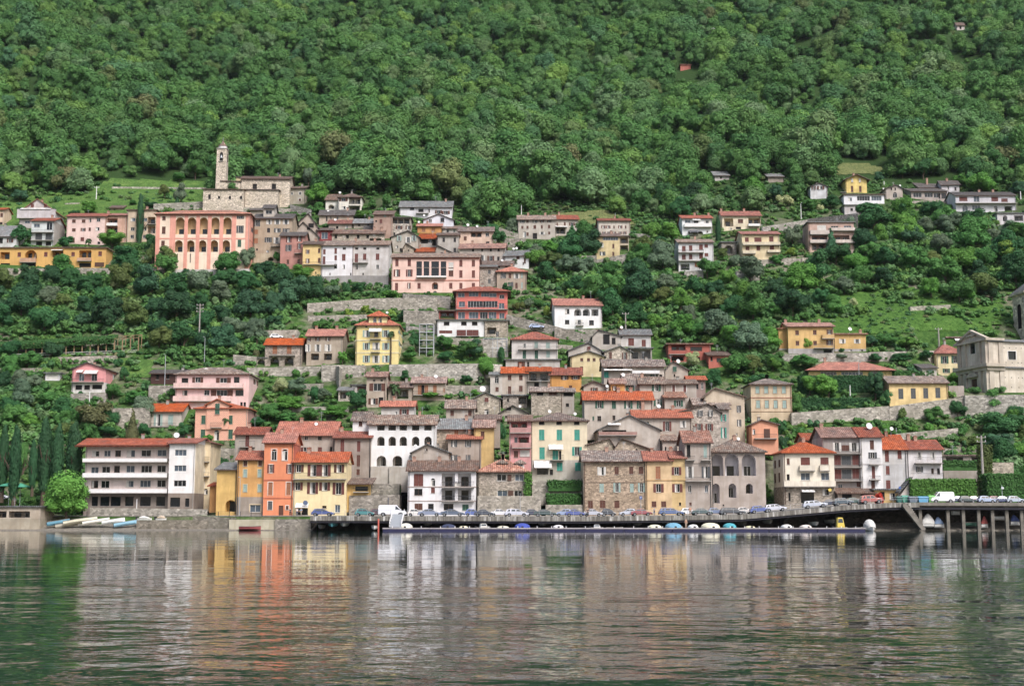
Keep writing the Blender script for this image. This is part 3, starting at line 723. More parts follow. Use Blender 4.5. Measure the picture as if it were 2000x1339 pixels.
H('stone cottage under a clay red roof between two dark roofs', (165, 345, 302, 362), 'g', 276, 'BDAFA2', 'rd', 'w 315 356 20 302; k 320 340 18 230', dep=7, dishes='208 272 10', dy=2)
H('plain stone cottage with grey roof in the upper village', (358, 512, 300, 350), 'g', 268, 'B7AC9E', 'gy', 'k 306 322 16 400 470', dep=7, dy=2)
H('flat roofed low house with a big dish among grey roofs', (440, 600, 345, 385), 'g', 322, 'C5BCB2', 'dk', 'd 350 362 22 465; cl 350 362 16 520', dep=5, dishes='574 340 15', dy=1)
H('big dark roofed barn like house with open timber gable', (-110, 85, 330, 480), 'e', 225, 'BBAC9E', 'dk', 'k 300 335 40 30; k 330 350 20 -20; L 380 410 50 -20; k 390 430 30 50', dep=9, ax=10, dy=4)
H('smaller dark gabled barn in front of the timber gable house', (-125, 80, 395, 470), 'e', 292, 'BFB2A6', 'dk', 'k 330 352 24 10; d 400 430 22 -60', dep=8, ax=-30)
H('yellow narrow house joined to the big white palazzo', (-35, 112, 460, 706), 'g', 440, 'qF0CF8A', 'br', 'cb 493 526 16 92; cb 565 602 18 92; or 502 532 14 3; or 570 605 14 3; B 600 618 -30 105; k 650 665 10 30; k 670 688 8 66', dep=10, ch='50 438')
H('bright white plastered palazzo part with red brown shutters', (110, 346, 468, 706), 'g', 438, 'qEFECEF', 'ol', 'cr 498 536 18 132; cr 490 532 18 219; cr 545 582 18 219; cr 553 613 18 130; k 485 500 24 285; cr 535 585 26 281; w 618 648 16 282; B 600 622 100 225; k 612 645 22 218; k 680 696 8 175; k 680 698 10 335', dep=11, k='the white palazzo')
H('weathered white palazzo part stained grey below its windows', (346, 626, 465, 706), 'g', 436, 'DAD5D2', 'ol', 'k 485 500 24 381 443 543; cr 532 602 24 378; cr 532 580 24 442; cr 532 580 26 541; B 578 604 350 468; d 618 652 18 380; d 618 650 20 541; cw 622 652 34 432; k 680 696 10 430', dep=11, ch='340 445; 508 450')
H('large pink villa with glazed central loggia and red shutters', (650, 1322, 560, 832), 'g', 532, 'qF6CFC0', 'ol',
  'cr 575 628 24 690 785; or 655 708 24 690 785; cr 580 630 24 1182 1278; cr 660 716 24 1182 1278; x 592 638 42 861; x 592 638 42 917; x 592 638 58 984; x 592 638 42 1048; cw 598 638 38 1106; x 642 708 42 861; x 642 708 42 917; x 642 708 58 984; x 642 708 42 1048; P 642 660 38 1106; cb 662 706 36 1106; or 757 800 12 783; cr 757 800 24 860 1104 1182 1278; cr 757 815 22 687; A 752 806 48 983; ab 818 858 30 983; S 706 716 842 1072',
  bands='560 574 D67F6C; 734 742 E0957F', dep=13, name='villa', cat='villa', k='the large pink villa', side2='E6B5A4', surround=None)
H('modern salmon red house with ribbon windows on a white base', (1143, 1540, 822, 1034), 'h', 790, 'qEE6A58', 'rd',
  'w 832 866 52 1185; w 828 862 74 1280; w 830 864 66 1370; w 834 866 58 1427; w 848 878 38 1497; w 900 942 48 1190; W 896 946 112 1290; W 896 946 112 1408; w 912 956 42 1495; B 938 962 1143 1540; w 980 1032 54 1187; w 980 1032 72 1280; w 980 1032 60 1358; w 980 1032 60 1425; w 988 1032 40 1497; x 900 942 18 1354',
  dep=10, low=None, k='the salmon red modern house', over=1.0, name='house')
H('dark roofed open veranda beside the salmon red modern house', (1012, 1140, 974, 1034), 'f', 962, 'A04A44', 'br', 'L 978 1030 110 1078', dep=6)
H('white flat basement block with three small dark windows and garages', (1000, 1362, 1046, 1172), 'f', 1036, 'qF2F2F2', 'gy', 'k 1055 1083 42 1072 1205 1288; cr 1122 1146 100 1065; cr 1118 1168 72 1185; cr 1118 1168 92 1272; B 1140 1166 1145 1325', dep=9)
H('overgrown stone annex with vine terrace beside the white garages', (1364, 1545, 1050, 1176), 'f', 1038, 'sB9AD9C', 'gy', 'L 1100 1150 70 1420; d 1130 1172 22 1462', dep=7)
H('stone house with two shuttered windows behind the salmon red house', (1325, 1453, 645, 778), 'f', 630, 'sB4AAA0', 'gy', 'cb 655 690 20 1400; cb 728 762 20 1400', dep=8, dy=2)
H('yellow villa with orange hip roof and small lookout turret', (374, 703, 1082, 1385), 'h', 1012, 'qF3DE94', 'or',
  'ol 1120 1172 26 455 603; d 1135 1172 30 530; ol 1217 1270 26 455 605; ow 1215 1272 26 530; ol 1315 1368 26 455; ol 1315 1368 26 605; ow 1315 1372 26 530; B 1165 1190 485 568; B 1265 1290 490 560; T 1104 1136 478 575; k 1088 1098 16 455; R: ol 1130 1175 14 718; R: ol 1130 1175 14 742;R: ol 1215 1265 14 718;R: ol 1215 1265 14 742', dep=12,
  bands='1195 1203 F7EDC8; 1290 1297 F7EDC8', name='villa', cat='villa', k='the yellow turret villa', dishes='603 985 8')
H('rounded turret of the yellow villa with twin arched windows', (474, 612, 1012, 1095), 'h', 976, 'qF5E6A8', 'or', 'aw 1022 1075 26 520; aw 1022 1075 26 560', dep=5, Y='prev', dy=.8, name='turret', cat='turret', over=.6)
H('orange roofed stone house with pale shutters beside the yellow villa', (-5, 272, 1165, 1385), 'g', 1116, 'B9AA98', 'or', 'ob 1180 1205 16 12; ob 1175 1202 18 82; ob 1175 1202 18 160; ow 1230 1285 22 5; ow 1230 1285 22 82; ow 1230 1282 24 160; L 1300 1350 60 60; L 1300 1350 60 160', dep=11, k='the orange roofed stone house', ch='50 1112; 210 1105')
view('V2')
H('small grey house with white window frames next to the old church', (1048, 1166, 502, 628), 'g', 490, 'B8B0A0', 'br', 'w 532 552 18 1063 1127; cb 582 600 18 1125', dep=8, yaw=-8, surround='F0EDE6')
H('tall stone house with many open shutters beside the salmon school', (768, 1062, 735, 1075), 'g', 702, 'BCA992', 'dk', 'oy 745 795 22 796; ow 742 780 20 888; ow 742 780 22 952 1018; d 808 842 22 884; oy 810 842 24 952; oy 812 840 22 1016; co 820 856 30 786; oy 880 918 26 882; ow 880 928 24 948; co 886 926 36 784; B 930 950 905 970; w 978 995 18 876; k 965 980 12 795; A 1030 1062 44 900', dep=11, k='the tall stone house', ch='', low=(1005, 'C9B99F'))
H('small grey turret room with dark roof on top of the stone house', (845, 926, 655, 735), 'g', 632, 'CBC2B6', 'dk', 'd 672 700 48 886', dep=6, Y='prev', dy=1.5, name='turret', cat='turret')
H('grey lean to house with dark roof joined behind the turret room', (740, 842, 672, 735), 's', 650, 'BFB2A4', 'dk', 'k 705 730 26 800', dep=7, dy=2)
H('brick pink house with red shutters and stepped base', (974, 1158, 868, 1122), 'g', 842, 'CB8E80', 'dk', 'or 872 918 20 1040; or 868 910 20 1122; oy 937 985 22 1038; or 925 968 16 1120; B 976 1004 1086 1142; cb 1050 1085 18 1033; cb 1048 1082 16 1115', dep=9, k='the brick pink house')
view('L2')
H('round arched stone house with orange roof and brown shutters', (438, 664, 106, 243), 'g', 68, 'sB5A79A', 'or', 'co 110 162 28 500 589; B 152 172 468 628; A 182 240 54 498; A 180 238 56 588', dep=9, k='the stone house with arches', dishes='')
H('low stone archway house with flower pots beside the arched house', (385, 445, 190, 245), 'f', 182, 'sC2B8AA', 'gy', 'A 196 241 46 414', dep=5, dy=1)
H('pale pink villa with two long solid balconies above palm trees', (-120, 338, 288, 500), 'h', 250, 'qF3CDC8', 'ol', 'ob 306 340 32 20; ob 310 342 44 180; d 305 342 34 262; d 386 420 32 76; ob 386 424 66 170; d 386 422 50 280; k 312 340 40 -60; d 388 420 30 -60; S 345 374 -125 305; S 426 456 -128 228; k 462 488 14 292 312; R: ob 320 358 12 380', dep=12, k='the pale pink balcony villa', dishes='48 260 11; 112 270 9', sol='F3D3CC', name='villa', cat='villa')
H('rose brick villa with stepped gable and teal shutters', (3, 330, 502, 700), 'h', 474, 'bE2806A', 'or', 'cg 545 598 24 55; cg 545 598 24 224; cg 548 612 26 143; cg 632 690 26 52 224; ab 635 700 28 138; B 590 620 104 172', dep=10, k='the rose brick villa', side2='C99A90', surround='F0C6A4', name='villa', cat='villa')
H('projecting rose brick gable of the palm flanked villa', (75, 215, 478, 540), 'e', 445, 'bE2806A', 'or', 'cg 470 536 26 143', dep=5, Y='prev', dy=-.35, ax=143, surround='F0C6A4', name='gable_front', cat='gable')
H('dull ochre low cafe house with striped awning beside the grey tower house', (944, 1085, 968, 1040), 's', 942, 'E4BC6C', 'br', 'x 985 1015 78 1040; B 1012 1020 990 1085', dep=6, Y=279, over=.9)
H('grey house with a purple shuttered balcony above the mottled ochre house', (250, 442, 662, 860), 'g', 620, 'BDB3A8', 'rd', 'cr 668 742 22 328; B 705 740 282 376; cr 745 765 20 328', dep=8, Y=293)
H('wide grey house under a big orange roof behind the yellow shop house', (508, 872, 668, 860), 'g', 586, 'C3B7AA', 'or', 'd 673 698 22 638 695 780; or 742 770 32 695; cr 742 772 24 780 637; k 740 768 14 850', dep=13, Y=291, dishes='738 598 11', k='the big orange roofed house', ch='640 588')
H('grey brown tower like house with tall narrow shutters', (870, 1096, 682, 1010), 'g', 645, 'A89B90', 'rd', 'cr 695 770 22 920; cr 703 770 20 1022; cb 790 862 20 1020; cb 878 916 20 1018; k 790 800 8 900', dep=9, Y=288, ch='903 632', k='the grey tower house')
H('tall bright orange lakeside house with white window surrounds', (430, 613, 712, 1168), 'g', 655, 'qFA8840', 'or',
  'ao 755 824 30 495 562; or 850 902 20 475; or 850 904 20 592; co 960 1040 26 472; co 960 1040 26 585; cy 1078 1130 26 470; D 1105 1166 28 538; cb 1106 1130 16 577', dep=9, Y=277, bands='943 949 D96A3C; 1056 1061 D96A3C; 712 724 E0764A', surround='F6E6DA', k='the tall orange house', side2='D06038')
H('mottled ochre lakeside house with stained orange plaster', (264, 432, 818, 1160), 'g', 768, 'E6A850', 'or', 'cb 826 860 22 316 408; cl 880 928 22 315 405; cl 973 1020 22 315 405; W 1100 1146 66 378', dep=9, Y=278, low=(1052, 'A89C90'), surround='DFC9A0', k='the mottled ochre house')
H('lower yellow lakeside house with sloping roof and dark arch', (136, 263, 880, 1142), 's', 842, 'E8BC62', 'gy', 'A 1070 1142 66 226', dep=8, Y=279)
H('small orange walled shed between the hotel and the yellow house', (95, 178, 985, 1045), 's', 966, 'D99A4A', 'rd', 'k 992 1040 18 165', dep=5, Y=282)
H('pale yellow shop house with full width balcony and brown shutters', (614, 943, 834, 1168), 'g', 775, 'qF2DEAC', 'or',
  'ob 850 898 30 648; or 850 922 34 740 812; ob 850 900 30 900; B 902 940 618 944 1.1; or 960 1010 30 642; or 960 1032 32 735; or 960 1012 32 810; or 962 1036 34 896; T 1090 1118 632 712; x 1122 1164 66 672; d 1106 1122 26 808; w 1100 1148 32 890', dep=9, Y=277, ch='693 778', k='the pale yellow shop house', bands='834 842 E6C98C')
H('red roofed white cottage behind the white arcaded house', (1162, 1365, 488, 560), 'g', 457, 'D9D4CE', 'or', 'or 505 538 28 1305; d 520 540 14 1255', dep=7, Y=312)
H('grey cottage with brown slatted shutters above the terraces', (1070, 1190, 303, 495), 'g', 276, 'C3B3A2', 'pk', 'ob 345 392 48 1138; k 322 332 14 1118 1165; ob 438 476 28 1112; k 432 490 28 1160', dep=8, ch='1100 285')
H('low white flat block beside the slatted shutter cottage', (978, 1075, 358, 432), 'f', 332, 'E6E2DC', 'gy', 'cb 364 390 55 1040', dep=7, dy=2)
H('small white stone shed below the terraced gardens', (895, 975, 390, 470), 's', 372, 'sC6BCAE', 'gy', 'L 400 440 40 925', dep=5, dy=1)
view('L3')
H('white annex of the arcaded house under an old tiled roof', (-228, -125, 575, 800), 'g', 525, 'qF2F0EE', 'ol', 'cb 578 612 22 -178', dep=9, Y=292)
H('white arcaded house with three rows of arched loggias', (-128, 287, 600, 868), 'g', 545, 'qF4F3F1', 'ol', 'L 603 638 46 -51 19 88 165 242; A 676 733 46 -51 19 88 165 242; A 795 860 60 -48 52; k 765 785 20 248; d 790 800 10 130', dep=12, Y=289, k='the white arcaded house', deepm='E4DED6', dishes='158 742 11')
H('stone cottage with orange timber shutters and vine pergola', (143, 347, 342, 452), 'g', 308, 'C2B2A2', 'pk', 'co 355 415 22 190; k 355 415 18 210; co 355 415 22 232 285; B 395 418 150 335; co 375 400 14 345', dep=8, dishes='287 302 12', k='the orange shutter cottage')
H('upper flat roofed part of the orange shutter cottage', (108, 282, 292, 330), 'f', 285, 'C9BCAF', 'dk', 'k 296 310 30 220', dep=6, dy=5)
H('dim stone house with open dark porch beside the cottage', (-5, 142, 370, 455), 'g', 336, 'B8AA9C', 'br', 'L 385 440 70 85; k 390 420 20 25', dep=7)
H('grey plaster cottage with two brown windows under old tiles', (355, 530, 500, 620), 'g', 450, 'C3B6A9', 'ol', 'cb 512 548 22 392 503; k 585 595 10 478', dep=9, Y=302, ch='')
H('stone gable house with arched window and giant white dish', (524, 694, 440, 545), 'e', 403, 'sC2B5A3', 'gy', 'cr 434 462 24 607; aw 505 540 26 607; B 525 545 585 640', dep=9, ax=600, dishes='580 380 19', k='the stone gable with the giant dish')
H('low grey gable house with wide brown eaves in the middle', (690, 860, 530, 580), 'e', 485, 'BFB4A8', 'dk', 'k 495 514 30 745; d 546 562 16 730; d 546 562 24 808', dep=8, ax=768, dishes='815 488 8')
H('rough stone house under a slate grey roof near the yellow house', (290, 528, 628, 745), 'g', 568, 'sBBAA98', 'gy', 'co 637 665 26 418; d 720 738 14 305', dep=8, Y=295, ch='478 590')
H('plain brown plaster house with four small shuttered windows', (367, 572, 690, 870), 'g', 668, 'B5A699', 'or', 'oy 700 740 18 405 492; oy 790 830 20 405; oy 790 830 14 492', dep=8, Y=290, k='the brown plaster house', side2='9C9086')
H('narrow mustard yellow house with one brown window', (528, 652, 618, 860), 'g', 575, 'E4C27C', 'pk', 'cb 643 688 22 582', dep=9, Y=292, side2='D0AE6C')
H('upper stone house with brown tiled roof above the mustard house', (540, 690, 567, 650), 'g', 543, 'B9AEA2', 'br', 'k 575 590 14 650', dep=8, Y=299)
H('plain grey gable house behind the white balcony house', (142, 372, 775, 860), 'e', 726, 'C0B4A8', 'gy', 'd 748 766 16 232; k 840 850 8 200', dep=9, Y=286, ax=238, dishes='158 735 9')
H('white lakeside house with stacked wooden balconies hung with laundry', (117, 541, 886, 1140), 'g', 828, 'qEFEDEE', 'br',
  'cr 908 985 58 183; ar 935 985 28 273; d 1000 1042 50 182; cr 992 1028 24 273; cb 1092 1132 50 183; k 1094 1132 34 260; L 903 988 82 368; L 903 988 82 470; L 1000 1073 82 368; L 1000 1073 82 470; d 1094 1134 60 370; cg 1098 1136 40 475; B 956 990 330 530; B 1044 1076 330 530; P 960 986 36 425',
  dep=9, Y=277, bands='986 991 B9A6A0; 1074 1078 B9A6A0', ch='147 845; 307 845; 432 845', dishes='330 920 14', k='the white laundry balcony house', side2='CFC8C0')
H('rounded stone lakeside house with two dormers in its tiled roof', (552, 862, 893, 1120), 'h', 815, 'sB3A698', 'ro', 'w 910 952 58 700; w 910 952 54 810; w 1012 1068 62 705; w 1012 1070 50 803; Z 912 952 738 762; Z 1012 1068 742 772', dep=11, Y=279, ch='607 820; 757 808', k='the stone dormer house')
H('white dormer window in the stone house roof nearest its chimney', (680, 730, 842, 866), 'h', 824, 'E8E0DA', 'ol', 'w 845 862 34 705', dep=3, Y=281.5, name='dormer', cat='dormer', over=.4, vis=False)
H('white dormer window in the stone house roof nearest the pink house', (790, 842, 842, 866), 'h', 824, 'E8E0DA', 'ol', 'w 845 862 34 815', dep=3, Y=281.5, name='dormer', cat='dormer', over=.4, vis=False)
H('big cream house with teal shutters and white awnings', (882, 1234, 577, 925), 'h', 530, 'qEBDDBE', 'br',
  'k 580 602 34 950 1058 1168; ct 633 698 34 950 1060 1170; ct 742 818 34 952; ct 762 820 36 1035; ot 740 795 30 1170; k 765 820 14 1065; B 790 822 1003 1086; T 725 757 993 1084; T 828 872 903 1012; ct 838 890 36 1062 1175; x 875 912 70 955; k 880 915 20 1010', dep=12, Y=287, low=(822, 'C9C2B6'), k='the cream house with teal shutters', dishes='1003 520 11; 1163 535 10', side2='B9AC9C', ch='')
H('narrow pink house with lace like balcony beside the cream house', (748, 884, 577, 815), 'g', 545, 'E3A3A2', 'br', 'L 588 650 100 810; S 622 652 752 884; L 680 742 66 838; cy 680 740 20 790; S 716 746 765 884; cb 765 806 26 790; cw 760 800 60 845', dep=8, Y=286, sol='C79792', k='the narrow pink house')
H('tall grey house with eight brown windows near the hip roofed villa', (704, 858, 282, 418), 'g', 246, 'C9BCAE', 'or', 'cb 293 325 22 750 820; cb 363 410 20 750; cb 360 396 22 820; B 405 418 730 780', dep=8, k='the tall grey house', low=None)
H('low left extension with an arched window joined to the tall grey house', (630, 706, 292, 425), 's', 278, 'D0C8BE', 'gy', 'ab 300 345 26 670; cb 368 396 20 672', dep=7, dy=.4)
H('rough stone base house with dark open cellar', (708, 858, 422, 500), 'f', 412, 'sB3A79B', 'gy', 'L 428 474 50 830; k 440 460 12 740', dep=6)
H('grey house with covered roof garden beside the amber house', (858, 1003, 270, 400), 'g', 246, 'C8C0B6', 'or', 'L 276 330 124 930; k 340 366 30 918; B 308 332 860 1000', dep=7, dy=-.5)
H('rough stone block house with old tiles below the amber house', (885, 1078, 396, 545), 'g', 370, 'sBDB0A0', 'ol', 'k 400 420 40 940; cb 400 420 50 1020', dep=8)
H('small grey link house with dark open loft by the stone block', (1078, 1152, 398, 545), 'g', 378, 'C0B6AC', 'ol', 'k 402 425 60 1115; k 470 490 20 1110', dep=7, dy=.6)
H('amber orange house with brown shutters in the dense centre', (1003, 1197, 292, 400), 'g', 250, 'E6A038', 'rd', 'ob 296 322 24 1093; ob 296 320 26 1160; cb 358 375 20 1130', dep=8, k='the amber orange house')
H('orange roofed grey gable house at the alley end', (1213, 1290, 445, 560), 'g', 398, 'C6BDB2', 'or', 'd 470 500 14 1240', dep=7, Y=303)
view('V4')
H('white grey house with red hip roof and green shutters', (392, 745, 1113, 1275), 'h', 1060, 'qD8D2CC', 'rd', 'ow 1145 1175 18 490; cl 1130 1178 28 580; cl 1135 1180 30 670; B 1155 1188 552 612; cg 1195 1260 26 489 581; cl 1200 1250 28 671; B 1178 1190 440 745', dep=11, k='the red hip roofed house', dishes='')
H('grey lower storey with wide brown door under the red hip roofed house', (345, 762, 1272, 1345), 'f', 1262, 'C6C0BA', 'gy', 'cb 1282 1328 58 465; k 1285 1325 16 518', dep=6)
H('pale grey gable with one red window behind the cream gable house', (828, 1080, 1200, 1300), 'e', 1140, 'C3BBB2', 'gy', 'cr 1168 1192 26 985', dep=9, ax=980, dy=2)
H('cream gable house with six tiny brown windows', (846, 1106, 1245, 1400), 'e', 1205, 'E2D1A4', 'gy', 'cb 1256 1280 22 930 982 1025 1076; cb 1320 1350 22 930 1076', dep=10, ax=985, k='the cream gable house')
H('white villa with orange roof and shady arched veranda', (722, 1085, 852, 1036), 'g', 803, 'qF4F4F4', 'or', 'd 878 916 34 818; A 876 932 56 900 965; L 880 932 54 1032; d 962 995 34 818; ow 962 998 26 910; B 995 1008 882 942; d 965 1003 36 1005', dep=11, yaw=3, k='the white veranda villa', ch='955 805; 1082 810', name='villa', cat='villa')
H('grey white house with two rose doors and deep lower porch', (1232, 1462, 1078, 1172), 'g', 1038, 'D6D2D0', 'gy', 'cr 1103 1160 46 1310; cr 1115 1166 32 1407', dep=9, k='the rose door house', ch='1235 1025', dishes='1243 1020 12')
H('shaded porch storey carrying the house with rose doors', (1300, 1470, 1182, 1290), 'f', 1172, 'B9B4AE', 'gy', 'L 1190 1262 150 1385', dep=7, dy=-1.5)
H('dark timber loft house with white wall beside the rose doors', (1012, 1232, 1090, 1200), 'e', 1042, 'C2BAB0', 'dk', 'k 1075 1150 50 1120; k 1100 1150 30 1175', dep=8, ax=1060, dy=.5)
H('stone house with white gable and tall shutters below the porch storey', (1104, 1312, 1208, 1300), 'e', 1165, 'sC9BCAC', 'gy', 'cb 1208 1262 20 1152; ob 1215 1272 20 1260', dep=8, ax=1225)
H('long old grey house with rows of brown windows on the upper road', (440, 726, 192, 342), 'g', 162, 'C6BDB2', 'ol', 'oy 195 218 18 473 570; ob 192 214 16 625 680; cb 195 215 18 513; cb 240 262 16 473 513; cb 235 262 20 569; cb 235 260 14 623; cb 232 258 18 679; ow 286 308 22 625; cb 285 305 16 680; k 296 340 34 570; cb 290 316 18 513; w 285 330 20 490', dep=11, k='the long grey roadside house', ch='652 155; 520 160')
H('grey extension with pergola roof terrace at the end of the long house', (726, 905, 190, 318), 'g', 160, 'C9C1B6', 'rd', 'cb 215 240 12 742; cb 212 238 14 800; ob 215 238 22 855; L 248 302 78 765; T 240 254 726 820', dep=11, dy=.3, yaw=4)
H('pale beige roadside house with ten orange brown shutters', (1060, 1302, 200, 318), 'g', 186, 'DAD0C4', 'rd', 'or 238 260 16 1097; or 238 260 16 1135 1226; cb 238 260 12 1178 1268; or 285 305 14 1100 1180 1260; or 285 305 12 1140 1225; k 212 218 8 1100 1140 1220 1260', dep=10, k='the beige roadside house')
H('yellow beige house with a row of white glazed attic windows', (1036, 1222, 320, 495), 'g', 302, 'DCC898', 'br', 'W 325 352 118 1152; cw 375 406 18 1090; cb 378 412 16 1173; oy 438 468 22 1090; cb 440 470 16 1173; B 345 372 1012 1092 1.3', dep=10, k='the yellow beige house')
H('open balcony wing stacked beside the yellow beige house', (1222, 1292, 322, 445), 'f', 306, 'C9BDAA', 'br', 'L 328 374 62 1256; L 390 440 62 1256', dep=8, dy=1)
H('white house with dark roof and dishes at the wood edge', (335, 522, 470, 570), 'g', 432, 'qEEF0F0', 'gy', 'cb 462 495 26 440; cb 485 528 14 492; k 520 540 8 480', dep=8, yaw=-8, dishes='397 415 10; 420 412 10', k='the white house at the wood edge')
H('brown roofed low house with dish above the orange hip house', (150, 402, 545, 620), 'g', 512, 'BDB2A6', 'br', 'w 540 556 30 235; k 540 560 26 290; k 540 558 20 350', dep=7, dishes='318 505 10', dy=1)
H('bare grey stone house with two dark shutters by the large pink villa', (146, 274, 556, 712), 'g', 544, 'sB2A89E', 'gy', 'cy 578 608 20 220; cy 650 682 20 220', dep=7, dy=-1)
H('beige grey house with bright orange hip roof beside the pink villa', (277, 506, 592, 735), 'h', 555, 'B9A796', 'or', 'oy 600 642 20 327; cb 605 642 20 377; ow 605 645 22 430; oy 672 710 18 385; cb 678 720 18 428; cl 600 640 14 470; cl 672 720 12 470', dep=10, k='the orange hip roofed house')
view('V5')
H('white house with flowered balcony and car port on the upper road', (128, 357, 340, 466), 'g', 320, 'qF2F4F4', 'rd', 'w 352 376 46 170; d 358 392 34 235; ow 356 386 26 320; T 343 360 205 266; S 382 408 142 352; A 435 464 78 250; d 436 448 14 320', dep=11, k='the white flowered balcony house', ch='350 325; 238 322')
H('cream and white house with red roof above the arched garage', (436, 732, 320, 425), 'g', 288, 'F0E2C6', 'rd', 'L 340 402 72 486; cb 346 376 40 576; L 335 388 92 682; S 385 402 634 722; w 415 425 20 500; k 405 422 40 560', dep=10, ch='620 280; 425 300', k='the cream red roofed house', dishes='425 302 8')
H('cream villa with two long balconies and red closed shutters', (588, 876, 460, 660), 'g', 443, 'F0DDB4', 'rd', 'cr 487 528 30 625; cr 487 528 56 710; cr 478 518 34 813; S 526 546 590 878; cr 556 598 30 630; cr 550 586 30 713; cr 545 588 34 818; S 590 612 590 690; L 618 660 60 640; S 586 602 780 878', dep=11, sol='E8DCC0', k='the cream villa with red shutters', ch='735 435', name='villa', cat='villa')
H('white three storey house with red shutters and thin balcony slabs', (100, 368, 524, 745), 'g', 504, 'E6E6E6', 'ol', 'cr 552 592 28 140; cr 548 588 26 193; cr 540 582 30 272; cr 538 564 28 312; B 588 604 98 292; cr 618 656 30 140; cr 614 654 26 193; cr 608 650 30 273; cr 606 632 28 314; B 655 668 98 292; co 680 712 26 237; L 690 738 70 150', dep=11, k='the white red shuttered house')
H('rose concrete terrace building with stacked empty floors', (1100, 1450, 372, 600), 'f', 360, 'D3B3A4', 'gy', 'cw 392 432 70 1200; w 398 430 60 1300; w 396 425 60 1400; S 435 465 1108 1255; S 415 436 1255 1452; L 472 510 120 1185; L 470 505 150 1340; S 508 530 1108 1452; L 532 584 110 1180; L 540 584 160 1330', dep=9, sol='DDD0C6', k='the rose concrete terraces')
H('small round roofed white house on the upper right slope', (1114, 1244, 97, 190), 'e', 72, 'DADADD', 'dk', 'ob 92 120 16 1138; ob 92 118 28 1192; k 150 165 5 1155 1180', dep=8, ax=1180, k='the small round roofed house')
H('stone arched garage under the road beside the white red shuttered house', (430, 545, 525, 625), 'f', 515, 'sA9A196', 'gy', 'A 548 612 62 486', dep=6)
view('V6')
H('yellow chalet with overhanging brown gable on the upper road', (203, 366, 200, 300), 'e', 165, 'F3D77C', 'br', 'cb 248 294 20 253 316; cw 192 220 16 253 312; B 280 300 160 205', dep=9, ax=285, k='the yellow chalet', over=1.1, ch='305 158')
H('white box house with dark flat roof below the yellow chalet', (190, 500, 318, 392), 'f', 296, 'qEFEFF2', 'br', 'w 338 364 28 238; W 326 362 100 340; W 326 362 80 440', dep=9, k='the white box house', low=None)
H('grey basement storey under the white box house', (195, 330, 398, 470), 'f', 388, 'CFC8C8', 'gy', 'k 420 440 20 250', dep=7)
H('small gabled stone house with arched brown window on the high road', (512, 642, 270, 355), 'e', 244, 'C6BAB0', 'dk', 'ab 298 338 34 583; k 262 282 12 555 585', dep=8, ax=595, dishes='655 245 8; 505 270 7')
H('long curved stone house with white framed windows on the high road', (708, 985, 290, 362), 's', 272, 'BDB0A8', 'dk', 'w 300 336 66 755; w 300 336 66 842; w 302 338 40 900; k 305 345 16 925; d 305 345 40 958', dep=9, k='the long curved stone house')
H('white house with grey skylit roof behind the curved stone house', (770, 942, 262, 300), 's', 220, 'E2DDD8', 'dk', 'k 268 282 14 800', dep=9, dy=2, ch='858 195')
H('white gabled end house with two blue windows on the high road', (940, 1078, 240, 312), 'g', 210, 'E8E4E8', 'dk', 'd 248 276 18 990; d 258 284 16 1048', dep=9, yaw=-6, dy=-1, ch='1000 215')
H('large white villa with arched windows and long rounded balconies', (1050, 1512, 322, 452), 'g', 298, 'qE4E2E8', 'dk', 'cr 332 366 64 1108; w 325 370 46 1210; cr 332 368 54 1350; cr 345 370 50 1425; B 362 385 1040 1512 1.5; aw 396 444 44 1122; w 395 434 66 1208; aw 402 446 34 1357; L 405 450 60 1455', dep=12, k='the large white arched villa', name='villa', cat='villa', ch='1378 300; 1270 298')
H('lower white terrace storey with dark arches under the arched villa', (1370, 1600, 460, 545), 'f', 450, 'DAD6DA', 'gy', 'A 475 520 36 1430; L 475 518 70 1535', dep=7)
view('L1')
H('pink gabled house with white awnings above the garden terraces', (448, 657, 256, 405), 'e', 218, 'qF09E9E', 'dk', 'w 285 330 30 508; w 288 330 34 587; T 262 280 483 522; T 264 288 530 612; B 318 338 450 648; k 356 384 40 490; k 356 384 34 542; k 354 382 60 605; R: ow 290 330 12 715', dep=13, ax=545, low=(340, 'E4E0DC'), k='the pink gabled house')
H('white panelled garden shed on a terrace near the pink gabled house', (283, 370, 283, 328), 'f', 275, 'qE6E4EA', 'gy', 'P 288 322 76 326', dep=4, name='shed', cat='shed')
H('dark brown timber barn on a stone base near the balcony villa', (938, 1165, 283, 352), 'g', 264, 'n4A2A22', 'dk', 'k 292 322 18 980; k 290 318 16 1045', dep=7, name='barn', cat='barn', k='the dark timber barn')
H('small cottage with bright orange roof and pale blue shutters', (930, 1130, 520, 612), 'g', 474, 'D2C8BC', 'or', 'ol 535 610 24 985; cl 540 602 30 1062; B 596 614 945 1100', dep=10, k='the blue shutter cottage', dishes='', low=None)
H('low boathouse with flat roof at the photo edge by the shore', (-60, 250, 1115, 1238), 'f', 1103, 'C8B9A6', 'gy', 'L 1140 1180 130 120; L 1140 1180 60 10', dep=8, Y=263, name='boathouse', cat='boathouse', over=.4, low=(1185, 'B9AE9A'))
H('white lakeside hotel with three rows of long loggia balconies', (1050, 1212, 716, 1115), 'g', 690, 'qF6F3F0', 'rd', 'w 757 796 72 1125; W 855 893 74 1122; W 948 987 76 1120; k 760 800 8 1222; x 1055 1112 60 1090; x 1060 1112 24 1165', dep=16, Y=281, name='hotel', cat='hotel', low=(1028, '9A8C80'), k='the lakeside hotel', dishes='1027 668 18', side2='F0E2C4', over=.6)
